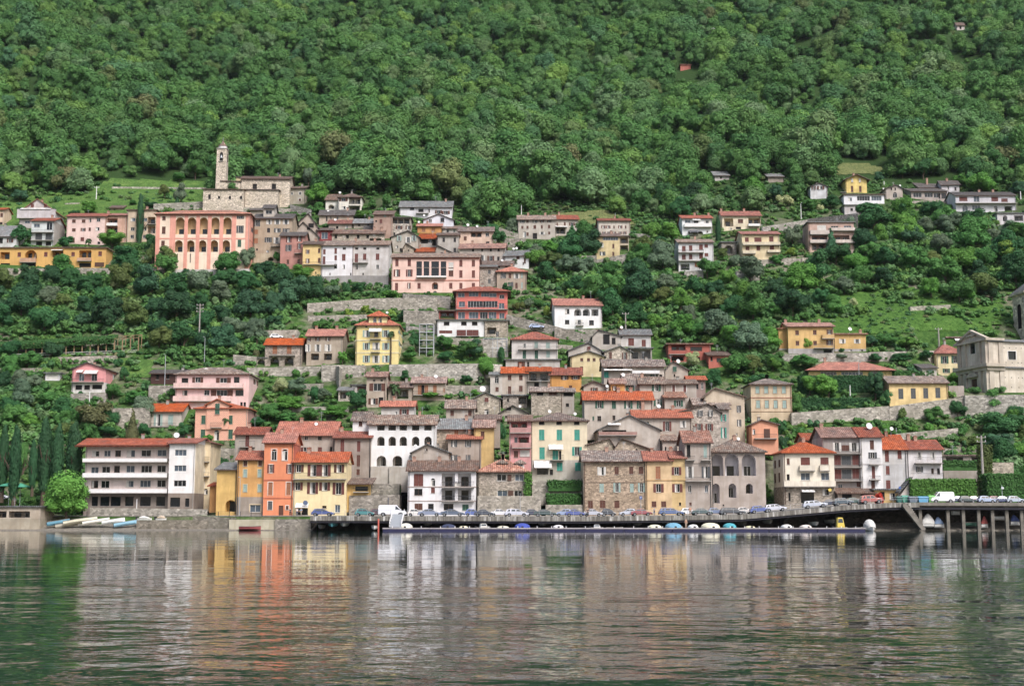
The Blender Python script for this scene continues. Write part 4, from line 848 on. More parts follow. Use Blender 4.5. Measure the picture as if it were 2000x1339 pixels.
H('long loggia wing of the lakeside hotel with white balconies', (528, 1050, 728, 1113), 'g', 692, 'qEEDDD6', 'rd',
  'd 765 800 44 595; w 762 800 40 668; d 762 800 34 735; w 760 803 50 815; w 760 800 60 910; w 758 798 56 1008; w 865 905 46 590; w 862 902 50 660; d 858 900 34 728; w 856 900 52 812; d 856 900 66 912; w 855 898 54 1005; d 950 996 40 590; w 950 996 50 655; w 950 990 46 808; w 948 990 66 905; w 946 990 54 1005; S 814 834 528 1050 1.5; S 904 930 528 1050 1.5; S 1003 1026 532 1050 1.5; x 1050 1108 36 590; x 1050 1108 54 652; x 1050 1108 60 720; x 1050 1108 50 805; x 1050 1108 64 905; x 1050 1108 54 1000',
  dep=12, Y=283, name='hotel_wing', cat='hotel', low=(1030, '8E8278'), dishes='625 757 10; 690 847 10; 935 845 10; 850 945 11; 704 1048 9', over=1.8, ch='')
view('L2')
H('rear cream wing of the hotel with small balconies', (-2, 97, 712, 1040), 'e', 690, 'F1DFBA', 'rd', 'ow 760 800 24 42; B 802 832 18 92; ow 865 905 24 40; B 900 922 18 92; ow 955 1000 24 38; ab 1000 1035 24 70', dep=10, Y=290, name='hotel_wing', cat='hotel', ax=20)
view('L4')
H('long rubble stone lakeside house with brown and grey shutters', (0, 386, 828, 1120), 'g', 767, 'sB7A18A', 'ol', 'ow 865 916 26 112; cb 863 912 26 205; cb 863 910 26 296; cb 863 910 28 357; cl 968 1022 28 112; ol 965 1022 22 207; cl 968 1022 24 300; ol 965 1022 22 360; cb 1075 1122 30 42; cb 1073 1122 36 118; D 1075 1120 32 207', dep=10, Y=277.5, k='the rubble stone lakeside house', ch='152 765', side2='C9B9A6', surround=None, bands='958 961 A08C7A')
H('golden yellow lakeside house with one tall brown shutter', (386, 549, 825, 1116), 'g', 770, 'E6C596', 'or', 'co 862 940 32 463; or 970 1023 32 466; cb 1078 1114 30 438; cb 1078 1114 32 498', dep=10, Y=277, bands='946 950 C9A26C', k='the golden yellow house')
H('narrow ochre lakeside house with wide open brown shutters', (549, 633, 810, 1114), 'g', 770, 'DDBE84', 'or', 'or 865 914 30 578; or 970 1022 32 583; k 1085 1105 14 600', dep=10, Y=277, bands='946 950 B8945A', ch='545 768')
H('tall grey lakeside house with black doorway and pink tiled roof', (632, 795, 712, 1113), 'g', 643, 'BBAFA5', 'ro', 'k 728 806 24 653; cl 728 806 22 757; B 808 822 634 690; B 808 822 730 790; ow 862 934 24 662; oy 862 934 26 760; B 934 952 630 792; w 978 1025 22 660; w 978 1025 22 764; cb 1085 1105 14 665', dep=10, Y=277, k='the tall grey lakeside house', bands='840 844 A0958C')
H('grey arcaded lakeside house with vaulted loggia and plants', (795, 1132, 770, 1113), 'h', 694, 'BDB0A6', 'ol', 'A 784 920 74 834; A 782 920 90 922; A 784 920 90 1028; A 968 1090 48 824; A 968 1056 50 926; A 968 1030 46 1032; k 1098 1108 10 870', dep=11, Y=279, k='the grey arcaded house', deepm='D9D4D6', ch='1050 705', dishes='982 690 9')
H('weathered stone gable house with teal side shutters', (600, 852, 525, 700), 'e', 474, 'sC0B4A8', 'br', 'oy 512 550 16 725; oy 512 550 14 790; or 597 638 24 718; or 597 640 24 782', dep=9, ax=770, Y=297)
H('narrow wall with teal shutters between the two gable houses', (850, 905, 505, 700), 'g', 478, 'B8ADA2', 'ol', 'ot 538 582 18 870; ot 620 685 18 872', dep=8, Y=297.5, ch='')
H('mottled old roof house behind the weathered stone gable', (690, 905, 478, 540), 'g', 438, 'BDB0A2', 'ol', 'k 484 498 12 800', dep=9, Y=303)
H('tall beige house with oversized white dish under its gable', (752, 1003, 430, 690), 'e', 376, 'D5C5AE', 'ol', 'oy 483 526 14 966; oy 570 612 14 968; d 655 668 12 952; k 500 520 10 900', dep=10, ax=815, Y=304, dishes='812 411 19', k='the tall beige house', surround=None)
H('long grey house with bright orange roof and open door', (312, 672, 558, 700), 'g', 510, 'C2B6AA', 'or', 'or 582 642 26 520; ow 577 620 20 619; k 585 600 12 400', dep=9, Y=294, dishes='476 487 13', ch='568 498; 378 415', k='the long grey orange roofed house')
H('broad grey gable house with sheltered balcony and flowers', (92, 476, 635, 745), 'e', 545, 'CBC1B6', 'gy', 'L 605 652 150 190; T 590 606 150 230; S 648 668 92 330', dep=10, ax=285, Y=289, dishes='243 572 12', sol='B08A80')
H('grey house with orange roof and four green shuttered windows', (5, 430, 448, 600), 'g', 398, 'CABFB2', 'or', 'og 453 500 26 98; cg 455 502 26 188; og 455 502 26 278; og 455 502 24 355; d 548 580 24 97; d 545 575 18 188; cg 550 575 12 60', dep=10, Y=298, ch='225 405; 305 412', dishes='152 363 10', k='the green shuttered grey house')
H('grey house with old red tiles and open green shutters in the middle', (350, 502, 348, 520), 'g', 308, 'C2B9AE', 'ol', 'og 350 393 28 452; og 443 486 26 462; k 448 490 12 400', dep=9, Y=305, ch='375 405')
H('grey house under a tall weathered tile roof next to the amber wall', (255, 352, 352, 480), 'g', 288, 'BDB4AC', 'ol', 'og 356 396 26 290', dep=11, Y=306, dishes='220 292 12')
H('amber walled house with tiny white chimney above the orange roof', (170, 256, 345, 450), 'g', 318, 'E2A14C', 'pk', 'ob 362 388 14 192', dep=7, Y=303)
H('small stone gable house with one brown window at the alley', (0, 142, 362, 430), 'e', 334, 'C5BAAC', 'br', 'ob 372 396 22 66', dep=8, ax=60, Y=308)
H('grey stone house with pair of white framed brown windows', (502, 702, 346, 460), 'g', 324, 'C0B6AC', 'ol', 'cr 355 402 18 560; cr 355 400 18 629', dep=9, Y=309, surround='F0EEEA')
H('low grey house with curtained window under sloping tiles', (505, 632, 432, 520), 's', 402, 'C4BAB0', 'pk', 'og 450 490 28 590', dep=6, Y=303)
H('grey gable house with pale green shutter and white dish', (508, 650, 262, 350), 'e', 210, 'BFB3A6', 'dk', 'cg 240 272 24 567; k 288 305 10 565', dep=9, ax=555, dishes='598 208 13', k='the green shutter gable house', Y=325)
H('long low stone row with sagging old tile roof', (125, 502, 240, 325), 'g', 200, 'C6BBAF', 'ol', 'L 240 262 100 195; T 255 268 125 300; ct 272 310 32 140; d 285 306 14 373; cb 285 306 16 332; og 286 318 22 438; k 290 318 18 480; S 268 285 300 470', dep=9, Y=320, dishes='')
H('brick red modern house with flat pink roof edge', (528, 792, 103, 210), 'f', 86, 'qC25C46', 'pk', 'L 108 140 90 590; d 118 145 74 700; L 178 206 75 585; k 182 205 50 700; B 140 165 530 640', dep=9, k='the brick red modern house', over=.7)
H('low brick red annex with dark roof beside a green tree', (778, 908, 170, 245), 's', 150, 'qD0664C', 'br', 'd 188 214 62 858; k 180 205 14 796', dep=7)
H('small dark house with bright orange roof under the brick red house', (650, 758, 322, 392), 'g', 303, 'A89088', 'or', 'w 340 382 16 738; k 345 380 30 700', dep=6, Y=320)
H('large beige apartment house with eight pale blue shutters', (1042, 1296, 350, 588), 'h', 316, 'DCC6A6', 'ol', 'cl 362 406 26 1082 1136; cl 362 406 26 1191 1246; cl 450 498 26 1086 1140 1195 1250; k 375 395 6 1020', dep=11, bands='433 437 B8765E; 519 522 B8987E', k='the beige apartment house', ch='1052 318; 1088 312', surround='C9A98C')
H('peach garden house with red door and leafy roof', (1046, 1210, 602, 690), 'e', 574, 'qF2A67E', 'br', 'Z 628 684 1122 1160; cr 628 684 34 1140; ab 628 662 18 1060; B 662 688 1060 1200', dep=7, ax=1105, Y=300, k='the peach garden house')
H('stone gable with broken roof line near the lakeside stone house', (22, 185, 728, 790), 'e', 690, 'sBBAC98', 'br', 'k 742 752 8 100', dep=6, ax=160, Y=287)
H('rubble gable with clay roof remnants behind the golden house', (188, 425, 760, 800), 'e', 690, 'sC0AE9A', 'br', 'k 750 762 10 330', dep=6, ax=235, Y=286.5)
H('low house with pink tiled roof between the gables', (335, 492, 714, 800), 'g', 674, 'BDB2A8', 'ro', 'k 728 745 14 470', dep=7, Y=290.5)
H('beige house with twin slit windows beside the black doorway house', (492, 582, 700, 800), 's', 668, 'CDBFB2', 'ol', 'k 740 770 10 510 538', dep=7, Y=287)
view('L5')
H('cream corner house with orange hip roof and shop below', (94, 396, 802, 1095), 'h', 738, 'qF3EAD6', 'or', 'cr 830 876 56 222; cr 830 872 50 336; cb 836 872 18 120; S 878 908 184 276 .8; S 878 908 304 364 .8; w 922 966 56 222; w 922 966 50 340; k 930 965 18 120; S 972 1002 90 396 1.1; T 1018 1036 196 272; x 1038 1100 80 235; w 1020 1056 40 345; L: cb 850 892 12 42 ;L: cb 845 885 12 67;L: cb 928 980 12 42;L: cb 922 975 12 67; k 1040 1090 14 128', dep=11, Y=281, low=(1004, 'sB4A798'), k='the cream corner house', bands='802 810 D9C9AE', ch='255 745', sol='EFE6D4')
H('grey balcony house with closed red brown shutters on three floors', (328, 552, 710, 1072), 'g', 655, 'A9A29E', 'ro', 'ow 742 796 26 410; ow 742 796 30 512; cb 757 792 50 462; B 794 806 388 552; cr 818 876 42 413; cr 815 876 42 521; cy 820 876 58 466; B 860 888 388 556; cr 900 958 42 417; cr 898 956 42 522; cy 900 958 58 468; B 945 968 390 558; w 988 1012 28 430; cb 975 1006 22 538', dep=10, Y=284, k='the grey balcony house', ch='345 640', name='house', side2='CFC6BE')
H('white lakeside house with small iron balconies above the red car', (552, 682, 708, 1062), 'g', 655, 'qEDEBEA', 'rd', 'cb 728 782 26 618; oy 800 836 26 622; cr 882 955 22 627; cb 965 1015 24 625; B 836 872 597 660; B 940 962 600 662', dep=10, Y=283.5, dishes='626 645 20', k='the white iron balcony house', bands='870 872 B0A8A4')
H('pale grey house with sloping orange roof near the green hedge', (682, 826, 782, 1062), 'g', 700, 'DCDAD8', 'or', 'cr 790 856 26 707; cr 787 838 26 782; cr 880 932 24 712; cr 965 1016 28 715', dep=11, Y=284.5, low=(870, 'C9C8C8'), dishes='764 660 12', ch='')
H('white terrace house with red flowers and long curved balcony', (826, 1036, 782, 965), 'g', 730, 'E9E5E6', 'rd', 'ow 798 838 16 900; ow 798 838 16 980; B 830 864 868 1032 1.2; oy 885 918 22 900; d 895 928 16 978; k 895 930 18 1014; B 925 962 850 1035 1.4', dep=10, Y=286, k='the white terrace house', ch='870 700; 912 725')
H('low brown roofed lean to with shop front beside the cream corner house', (415, 634, 1040, 1090), 's', 1016, 'A8988A', 'br', 'k 1048 1088 60 470; k 1048 1088 60 580', dep=4, Y=280)
H('ochre entrance house with outer stair beside the hedge', (634, 775, 1024, 1085), 'f', 1014, 'E6C07A', 'gy', 'd 1042 1082 36 740; k 1035 1080 30 680', dep=5, Y=280)
H('small orange roofed house behind the grey balcony house', (216, 330, 727, 790), 'g', 690, 'B9A89A', 'or', 'k 735 755 20 295', dep=8, Y=296)
H('long yellow villa with balcony on a walled terrace', (120, 390, 52, 215), 'g', 33, 'E6BC72', 'ro', 'cb 76 102 22 173; cb 74 100 22 278; ob 72 98 18 366; cb 138 164 22 175; cb 138 162 22 280; ob 133 162 20 367; S 103 125 318 390; B 158 182 270 390; k 190 208 50 355', dep=11, low=(184, 'B9B4B4'), k='the long yellow villa', ch='328 22; 122 35', name='villa', cat='villa', sol='E0BA7C')
H('recessed left wing of the long yellow villa', (64, 120, 68, 215), 'f', 58, 'D9A95E', 'ro', 'k 120 140 6 90', dep=8, dy=2, low=(184, 'B9B4B4'))
H('low yellow right wing with two windows beside the long villa', (390, 582, 100, 208), 'f', 88, 'E0B66C', 'ro', 'ow 127 153 20 442; ow 127 153 20 530; d 190 200 22 490 555', dep=9, dy=.5, low=(186, 'B9B4B4'), dishes='504 68 12', ch='566 78', over=.6)
H('low long house with wide orange hip roof behind the hedge', (242, 736, 312, 352), 'h', 268, 'E3C888', 'or', 'W 320 342 96 360; W 320 342 130 500; w 318 340 60 640', dep=11, k='the wide orange hip roof', over=1.0)
H('pale yellow hall with four tall dark green windows', (722, 1070, 388, 532), 'g', 350, 'F6D694', 'ol', 'cy 422 484 32 790; cy 420 482 32 864; cy 418 480 32 938; cy 416 478 32 1010', dep=10, k='the pale yellow hall', name='hall', cat='hall', side2='E6BE90')
H('cream house with red hip roof beside the big church', (1003, 1172, 212, 345), 'h', 158, 'F0E0B0', 'rd', 'og 228 272 24 1050; og 226 270 24 1113; og 224 262 16 1158; og 303 328 22 1060; og 300 325 22 1120', dep=10, k='the cream house by the church', low=None)
H('ochre house with brown roof and awning above the church house', (1066, 1172, 118, 170), 'g', 92, 'E0B878', 'br', 'T 120 140 1105 1160; k 140 165 40 1120', dep=8, dy=2)
H('low white outbuilding with dark roof beside the church house', (915, 1003, 300, 345), 's', 280, 'D9D2C6', 'dk', 'cl 308 330 30 965', dep=6)
H('open dark carport with flat roof above the green hedge', (1040, 1292, 822, 880), 'f', 795, 'B9B0A6', 'br', 'L 828 862 105 1110; L 828 862 60 1240', dep=7, Y=297, name='carport', cat='carport')
view('P')
H('tiny red hut alone in the forest', (1329, 1349, 127, 137), 'f', 124, 'D0705C', 'rd', '', dep=5, name='hut', cat='hut')
H('tiny brown and white hut high in the forest', (1869, 1884, 50, 59), 'g', 45, 'D8CCC8', 'br', 'k 52 57 4 1876', dep=5, name='hut', cat='hut')
H('half hidden grey house with sloping roof in the woods', (1396, 1424, 343, 352), 's', 336, 'CFC8C4', 'gy', 'k 345 349 4 1408', dep=7, name='house')
H('small grey roofed shelter half hidden beside a palm on the slope', (1500, 1530, 345, 356), 's', 340, 'A89C90', 'gy', '', dep=6, name='shelter', cat='shelter')

def rootmat(o): return Matrix.Translation(o.location) @ Matrix.Rotation(o.rotation_euler[2], 4, 'Z')
def find(label): return next(o for o in bpy.data.objects if o.get('label', '').startswith(label))
for wing, main in (('long loggia wing of the lakeside', 'white lakeside hotel'), ('rear cream wing of the hotel', 'white lakeside hotel'), ('rounded turret of the yellow', 'yellow villa with orange hip'),
                   ('white dormer window in the stone house roof nearest its', 'rounded stone lakeside'), ('white dormer window in the stone house roof nearest the', 'rounded stone lakeside'), ('projecting rose brick gable', 'rose brick villa'),
                   ('small grey turret room', 'tall stone house with many'), ('salmon side wing', 'long pale pink house'), ('recessed left wing of the long', 'long yellow villa'), ('low yellow right wing', 'long yellow villa'), ('low left extension with', 'tall grey house with eight'), ('grey extension with pergola', 'long old grey house with rows')):
    w_, m_ = find(wing), find(main); M = rootmat(m_).inverted() @ rootmat(w_)
    for c in list(w_.children): c.parent = m_; c.matrix_parent_inverse = M
    bpy.data.objects.remove(w_)
# ------------------------------------------------------------------ churches
CH = stone('DCCDBA', 2.4)
view('V2')
def simple_block(root, name, geo, Y, dep, mat, ops='', wins=()):
    x0, x1, ye, yb = geo
def church_left():
    r0 = H('old stone church with tall slender bell tower above the school', (668, 1046, 430, 655), 'g', 414, 'sDCCDBA', 'br', 'k 468 512 32 778 925; k 618 640 14 925', dep=12, k='the old stone church', name='church', cat='church', yaw=2)
    root = r0['root']; uv = r0['uv']; zat = r0['zat']
    def blk(x0, x1, yt, yb, y0, y1, roofh, nm):
        ua, _ = uv('F', VX(x0), VY(yb)); ub, _ = uv('F', VX(x1), VY(yb)); zt = zat(VY(yt)); 
        mb = MB(); mb.box(ua, y0, -4, ub, y1, zt, CH); a = mb.build(nm, root)
        rf = MB(); rf.prism([(y0 - .5, zt + .003), (y1, zt + roofh), (y1, zt + roofh + .25), (y0 - .5, zt + .25)], 'x', ua - .4, ub + .4, roofmat('br')); rf.build('roof', a)
        return ua, ub, zt, a
    a1 = blk(408, 716, 552, 640, -7, -.02, 1.2, 'aisle'); a2 = blk(719, 970, 542, 655, -5, -.01, .8, 'aisle'); a3 = blk(520, 666, 455, 545, -.3, 9, 1.2, 'choir')
    def hole(par, xc, w, y0, y1, out, arch=False):
        ua, va = uv('F', VX(xc - w / 2), VY(y0)); ub, vb = uv('F', VX(xc + w / 2), VY(y1))
        mb = MB(); mp = lambda u, o, v: (u, out - o, v)
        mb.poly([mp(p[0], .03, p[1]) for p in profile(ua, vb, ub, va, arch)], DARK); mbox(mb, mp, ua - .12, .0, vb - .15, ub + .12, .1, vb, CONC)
        mb.build('window', par)
    for xc, w, y0, y1 in ((458, 18, 585, 620), (530, 16, 597, 617), (613, 16, 597, 620), (697, 16, 597, 620)): hole(a1[3], xc, w, y0, y1, -7)
    hole(a3[3], 608, 34, 466, 512, -.3)
    # bell tower, octagonal cap
    ua, _ = uv('F', VX(474), VY(545)); ub, _ = uv('F', VX(556), VY(545)); W = ub - ua; zt = zat(VY(205)); cx = (ua + ub) / 2 + .15
    tw = MB(); y0 = -.6; tp = W * .06
    z = [-4, zt]; b0 = [(ua, y0), (ub, y0), (ub, y0 + W), (ua, y0 + W)]; b1 = [(ua + tp, y0 + tp), (ub - tp + .2, y0 + tp), (ub - tp + .2, y0 + W - tp), (ua + tp, y0 + W - tp)]
    for i in range(4):
        j = (i + 1) % 4; tw.poly([(*b0[i], -4), (*b0[j], -4), (*b1[j], zt), (*b1[i], zt)], CH)
    tw.poly([(*p, zt) for p in b1], CH)
    tower = tw.build('bell_tower', root)
    cap = MB(); q = [(p[0] + (p[0] - cx) * .12, p[1] + (p[1] - (y0 + W / 2)) * .12) for p in b1]
    cap.box(q[0][0], q[0][1], zt + .003, q[2][0], q[2][1], zt + .35, CONC); cy = y0 + W / 2
    zc = zat(VY(180)); za = zat(VY(130)); n = 8; rr = W * .42
    ring = [(cx + rr * math.cos(2 * math.pi * i / n + .39), cy + rr * math.sin(2 * math.pi * i / n + .39)) for i in range(n)]
    cap.prism(ring, 'z', zt + .353, zc, WHITE); cap.build('tower_drum', tower)
    sp = MB(); ring2 = [(cx + (p[0] - cx) * 1.12, cy + (p[1] - cy) * 1.12) for p in ring]
    mid = [(cx + (p[0] - cx) * .45, cy + (p[1] - cy) * .45) for p in ring]; zm = zc + (za - zc) * .5
    for i in range(n):
        j = (i + 1) % n; sp.poly([(*ring2[i], zc + .01), (*ring2[j], zc + .01), (*mid[j], zm), (*mid[i], zm)], roofmat('ol')); sp.poly([(*mid[i], zm), (*mid[j], zm), (cx, cy, za)], roofmat('ol'))
    sp.poly([(*p, zc + .01) for p in ring2[::-1]], CONC)
    sp.tube([(cx, cy, za - .2), (cx, cy, za + 1.0)], .09, STEEL, 6); sp.build('spire', tower)
    for (px0, w, y_0, y_1) in ((523, 24, 228, 296),):
        u0, v1 = uv('F', VX(px0 - w / 2), VY(y_0)); u1, v0 = uv('F', VX(px0 + w / 2), VY(y_1))
        m = MB(); yy = y0 + tp * .8
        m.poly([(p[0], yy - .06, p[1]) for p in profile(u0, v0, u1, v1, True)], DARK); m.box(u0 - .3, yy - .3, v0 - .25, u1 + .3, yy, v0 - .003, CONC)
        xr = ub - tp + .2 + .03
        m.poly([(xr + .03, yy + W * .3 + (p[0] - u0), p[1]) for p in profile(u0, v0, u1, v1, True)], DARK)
        m.build('belfry_opening', tower)
        bl = MB(); c0 = ((u0 + u1) / 2, yy - .1); pr = [(.05, 1.1), (.2, 1.0), (.28, .6), (.35, .25), (.5, 0)]; zb_ = v0 + (v1 - v0) * .35
        for k in range(4):
            for i in range(10):
                a, b = 2 * math.pi * i / 10, 2 * math.pi * (i + 1) / 10; (r1, h1), (r2, h2) = pr[k], pr[k + 1]
                bl.poly([(c0[0] + r1 * math.cos(a), c0[1] + r1 * math.sin(a) * .5, zb_ + h1), (c0[0] + r1 * math.cos(b), c0[1] + r1 * math.sin(b) * .5, zb_ + h1), (c0[0] + r2 * math.cos(b), c0[1] + r2 * math.sin(b) * .5, zb_ + h2), (c0[0] + r2 * math.cos(a), c0[1] + r2 * math.sin(a) * .5, zb_ + h2)], STEEL)
        bl.build('bell', tower)
    SCR.append((VX(405), VX(720), VY(550), VY(645), r0['Y'] - 8)); SCR.append((VX(474), VX(580), VY(135), VY(545), r0['Y']))
    # lantern on the roof
    ua, za_ = uv('F', VX(620), VY(400)); ub, zb_ = uv('F', VX(668), VY(450))
    m = MB(); m.box(ua, 4, zb_ - 1, ub, 7, za_, plaster('E6D8A8')); m.box(ua - .3, 3.7, za_ + .003, ub + .3, 7.3, za_ + .35, roofmat('dk')); m.build('roof_lantern', root)
church_left()

def church_right():
    """baroque church, its gabled front turned towards the lake on the left"""
    HZ = 24.5
    Y = CHURCH_Y + .3
    c0 = at(1932, 765, Y); yaw = R(14)     # near corner between the front (left side) and the long side wall
    kk, e = ray(1932, 765)
    root = empty('church', c0, yaw); tag(root, 'large pale baroque church with pedimented front on a stone bastion', 'church')
    S = Y / F * 1.0
    def zz(py): return (CAMH + ray(1932, py)[1] * Y) - c0.z
    L, Wf = 42, 13.0
    st = plaster('CFC4B4'); pl = plaster('E2D7C6')
    zc1, zc2, ztop, zap = zz(714), zz(700), zz(662), zz(643)
    # front face occupies x=0 plane running back (local +y); side wall the y=0 plane running right (local +x)
    mpF = lambda u, o, v: (-o, u, v); mpS = lambda u, o, v: (u, -o, v)
    body = MB()
    facade(body, mpF, Wf, -2, ztop, [(Wf / 2 - 1.4, 0.0, Wf / 2 + 1.4, zz(735), .5, False, None), (Wf / 2 - 1.2, zc2 + 2.0, Wf / 2 + 1.2, zc2 + 6.2, .6, False, None)], pl)
    facade(body, mpS, L, -2, ztop - .6, [(6.0, zz(700), 8.3, zz(684), .4, False, None), (22.0, zz(700), 24.3, zz(684), .4, False, None)], pl)
    body.poly([(L, 0, -2), (L, Wf, -2), (L, Wf, ztop - .6), (L, 0, ztop - .6)], pl); body.poly([(0, Wf, -2), (L, Wf, -2), (L, Wf, ztop - .6), (0, Wf, ztop - .6)], pl)
    body.poly([(0, 0, ztop), (0, Wf, ztop), (0, Wf / 2, zap)], pl)
    wl = body.build('wall', root)
    d = MB(); mbox(d, mpF, Wf / 2 - 1.4, -.45, 0, Wf / 2 + 1.4, -.35, zz(735), FRAMEB); d.build('door', root)
    for a, b, c_, d_, mp in ((Wf / 2 - 1.2, zc2 + 2.0, Wf / 2 + 1.2, zc2 + 6.2, mpF), (6.0, zz(700), 8.3, zz(684), mpS), (22.0, zz(700), 24.3, zz(684), mpS)):
        window(root, mp, a, b, c_, d_, 'x', depth=.4, surround=WHITE)
    # cornices
    for z0, z1, o_ in ((zc1 - .2, zc1 + .6, 1.2), (zc1 - 1.1, zc1 - .2, .6), (ztop - .3, ztop + .3, .9)):
        m = MB(); mbox(m, mpF, -o_ + .02, .003, z0, Wf + o_, o_, z1, st); 
        mbox(m, mpS, 0.003, .003, z0, 4.6, o_ - .03, z1 - .003, st); m.build('cornice', root)
    m = MB(); mbox(m, mpS, 4.6, .003, zc1 - .5, L, .5, zc1 - .1, roofmat('gy')); m.build('side_cornice', root)
    # pilasters
    for u in (.1, 2.6, Wf - 3.8, Wf - 1.3):
        m = MB(); mbox(m, mpF, u, .003, -2, u + 1.2, .5, zc1 - .9, st); mbox(m, mpF, u, .003, zc1 + .5, u + 1.2, .5, ztop - .3, st); m.build('pilaster', root)
    for u in (.2, 3.2, 15.2, 30.2):
        m = MB(); mbox(m, mpS, u, .003, -2, u + 1.3, .28, zc1 - .9, st); mbox(m, mpS, u, .003, zc1 + .5, u + 1.3, .28, ztop - .7, st); m.build('pilaster', root)
    # door pediment
    m = MB(); mbox(m, mpF, Wf / 2 - 2.4, .003, zz(735) + .4, Wf / 2 + 2.4, .7, zz(735) + .9, st)
    m.prism([(Wf / 2 - 2.3, zz(735) + .9), (Wf / 2 + 2.3, zz(735) + .9), (Wf / 2, zz(735) + 2.2)], 'x', -.6, -.01, st); m.build('door_pediment', root)
    m = MB(); mbox(m, mpF, Wf / 2 - 1.9, .003, zc2 + 6.5, Wf / 2 + 1.9, .6, zc2 + 7.0, st); m.build('window_pediment', root)
    # gable rims and roof
    m = MB()
    for s_ in (0, 1):
        y0_ = 0 if not s_ else Wf
        m.prism([(y0_, ztop + .25), (Wf / 2, zap + .1), (Wf / 2, zap + .7), (y0_ + (-.7 if not s_ else .7), ztop + .35)], 'x', -.7, .3, st)
    m.build('pediment', root)
    rf = MB(); rf.prism([(-.6, ztop - .55), (Wf + .6, ztop - .55), (Wf / 2, zap - 1.4)], 'x', .31, L + .5, roofmat('gy'))
    rf.build('roof', root)
    SCR.append((1880, 2000, 640, 768, Y)); FOOT.append((c0.x, c0.y, math.cos(yaw), math.sin(yaw), L, Wf)); REFS.append((1930, 700, 'the big baroque church'))
    # putlog holes
    rnd = random.Random(4); m = MB()
    for zrow in (ztop - 2.2, ztop - 6, zc1 - 3, zc1 - 5.5):
        for i in range(22):
            u = 5 + i * 1.7 + rnd.uniform(-.4, .4); mbox(m, mpS, u, .004, zrow, u + .22, .012, zrow + .25, DARK)
    m.build('putlog_holes', wl)
church_right()
# tower of the baroque church, higher up on the slope
view('V6')
def belltower():
    Y = hit(2000, 690); px0, px1 = 1985, 2030
    k0 = ray(2004, 620)[0]; X0 = k0 * Y; W = 7.0; zb = CAMH + ray(1990, 700)[1] * Y; zt = CAMH + ray(1990, 572)[1] * Y
    root = empty('bell_tower', (X0, Y, zb), R(8)); tag(root, 'square stone bell tower at the photo edge behind the baroque church', 'bell tower')
    m = MB(); H_ = zt - zb; mp = lambda u, o, v: (u, -o, v)
    st = stone('DDD0BA', 1.0)
    v0 = H_ * .48; v1 = H_ * .86
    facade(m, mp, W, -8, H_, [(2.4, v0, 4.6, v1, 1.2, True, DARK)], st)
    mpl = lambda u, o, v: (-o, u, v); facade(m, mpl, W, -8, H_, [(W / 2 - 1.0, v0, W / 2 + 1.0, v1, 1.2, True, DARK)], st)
    m.poly([(W, 0, -8), (W, W, -8), (W, W, H_), (W, 0, H_)], st); m.poly([(0, W, -8), (W, W, -8), (W, W, H_), (0, W, H_)], st); m.build('shaft', root)
    c = MB(); c.box(-.7, -.7, H_, W + .7, W + .7, H_ + .6, st); c.box(-.25, -.25, H_ * .42, W + .25, -.003, H_ * .42 + .4, st); c.build('cornice', root)
    r = MB(); b = [(-.6, -.6), (W + .6, -.6), (W + .6, W + .6), (-.6, W + .6)]
    for i in range(4): j = (i + 1) % 4; r.poly([(*b[i], H_ + .6), (*b[j], H_ + .6), (W / 2, W / 2, H_ + 4.5)], roofmat('gy'))
    r.build('roof', root); SCR.append((1984, 2030, 545, 680, Y)); FOOT.append((X0, Y, 1, 0, W, W))
belltower()

# ------------------------------------------------------------------ retaining walls
SCRW = []
def RW(label, x0, yt0, yb0, x1, yt1, yb1, mat='B4ACA0', Y=None, s=True, thick=None, cap=True):
    pa, pb = VX(x0), VX(x1); n = max(1, int((pb - pa) / 22)); mb = MB(); rows = []
    m = stone(mat, 1.7) if s else plaster(mat); top = GROUND; kc = CONC
    Ym = Y
    for i in range(n + 1):
        t = i / n; px = pa + (pb - pa) * t; pt = VY(yt0 + (yt1 - yt0) * t); pbm = VY(yb0 + (yb1 - yb0) * t)
        y = Y if Y else hit(px, pbm)
        rows.append([px, pt, pbm, y])
    if not Y:   # smooth the foot line
        for _ in range(3):
            q = [r[3] for r in rows]
            for i in range(1, n): rows[i][3] = (q[i - 1] + q[i] + q[i + 1]) / 3
    P = []
    for px, pt, pbm, y in rows:
        a = at(px, pt, y); b = at(px, pbm, y); dp = thick or max(1.0, (a.z - b.z) / SL * 1.05); P.append((a, b, dp))
    o0 = P[0][1]
    for i in range(n):
        (a, b, d), (a2, b2, d2) = P[i], P[i + 1]; lo = Vector((0, 0, 2.5)); e = Vector((0, .45, 0)); u = Vector((0, d, 0)); u2 = Vector((0, d2, 0))
        mb.poly([b - lo, b2 - lo, a2, a], m)
        mb.poly([a, a2, a2 + e, a + e], kc if cap else m)
        mb.poly([a + e, a2 + e, a2 + u2, a + u], top)
        mb.poly([b - lo + u, b2 - lo + u2, a2 + u2, a + u], m)
    for a, b, d in (P[0], P[-1]): lo = Vector((0, 0, 2.5)); u = Vector((0, d, 0)); mb.poly([b - lo, b - lo + u, a + u, a], m)
    o = mb.build('retaining_wall', None, tuple(o0)); tag(o, label, 'retaining wall', 'stone retaining walls of the terraces', 'thing')
    SCRW.append((pa, pb, (rows[0][1] + rows[-1][1]) / 2, (rows[0][2] + rows[-1][2]) / 2, min(r[3] for r in rows)))
view('V3')
RW('pale grey wall base under the bright white palazzo', 62, 708, 735, 346, 700, 770, 'B9B5B2', s=False)
RW('grey plastered wall base under the weathered palazzo', 346, 700, 770, 625, 702, 800, 'AAA6A3', s=False)
RW('long upper stone wall below the palazzo gardens', 0, 915, 985, 480, 880, 960)
RW('stone wall climbing to the large pink villa terrace', 480, 876, 960, 1000, 870, 975)
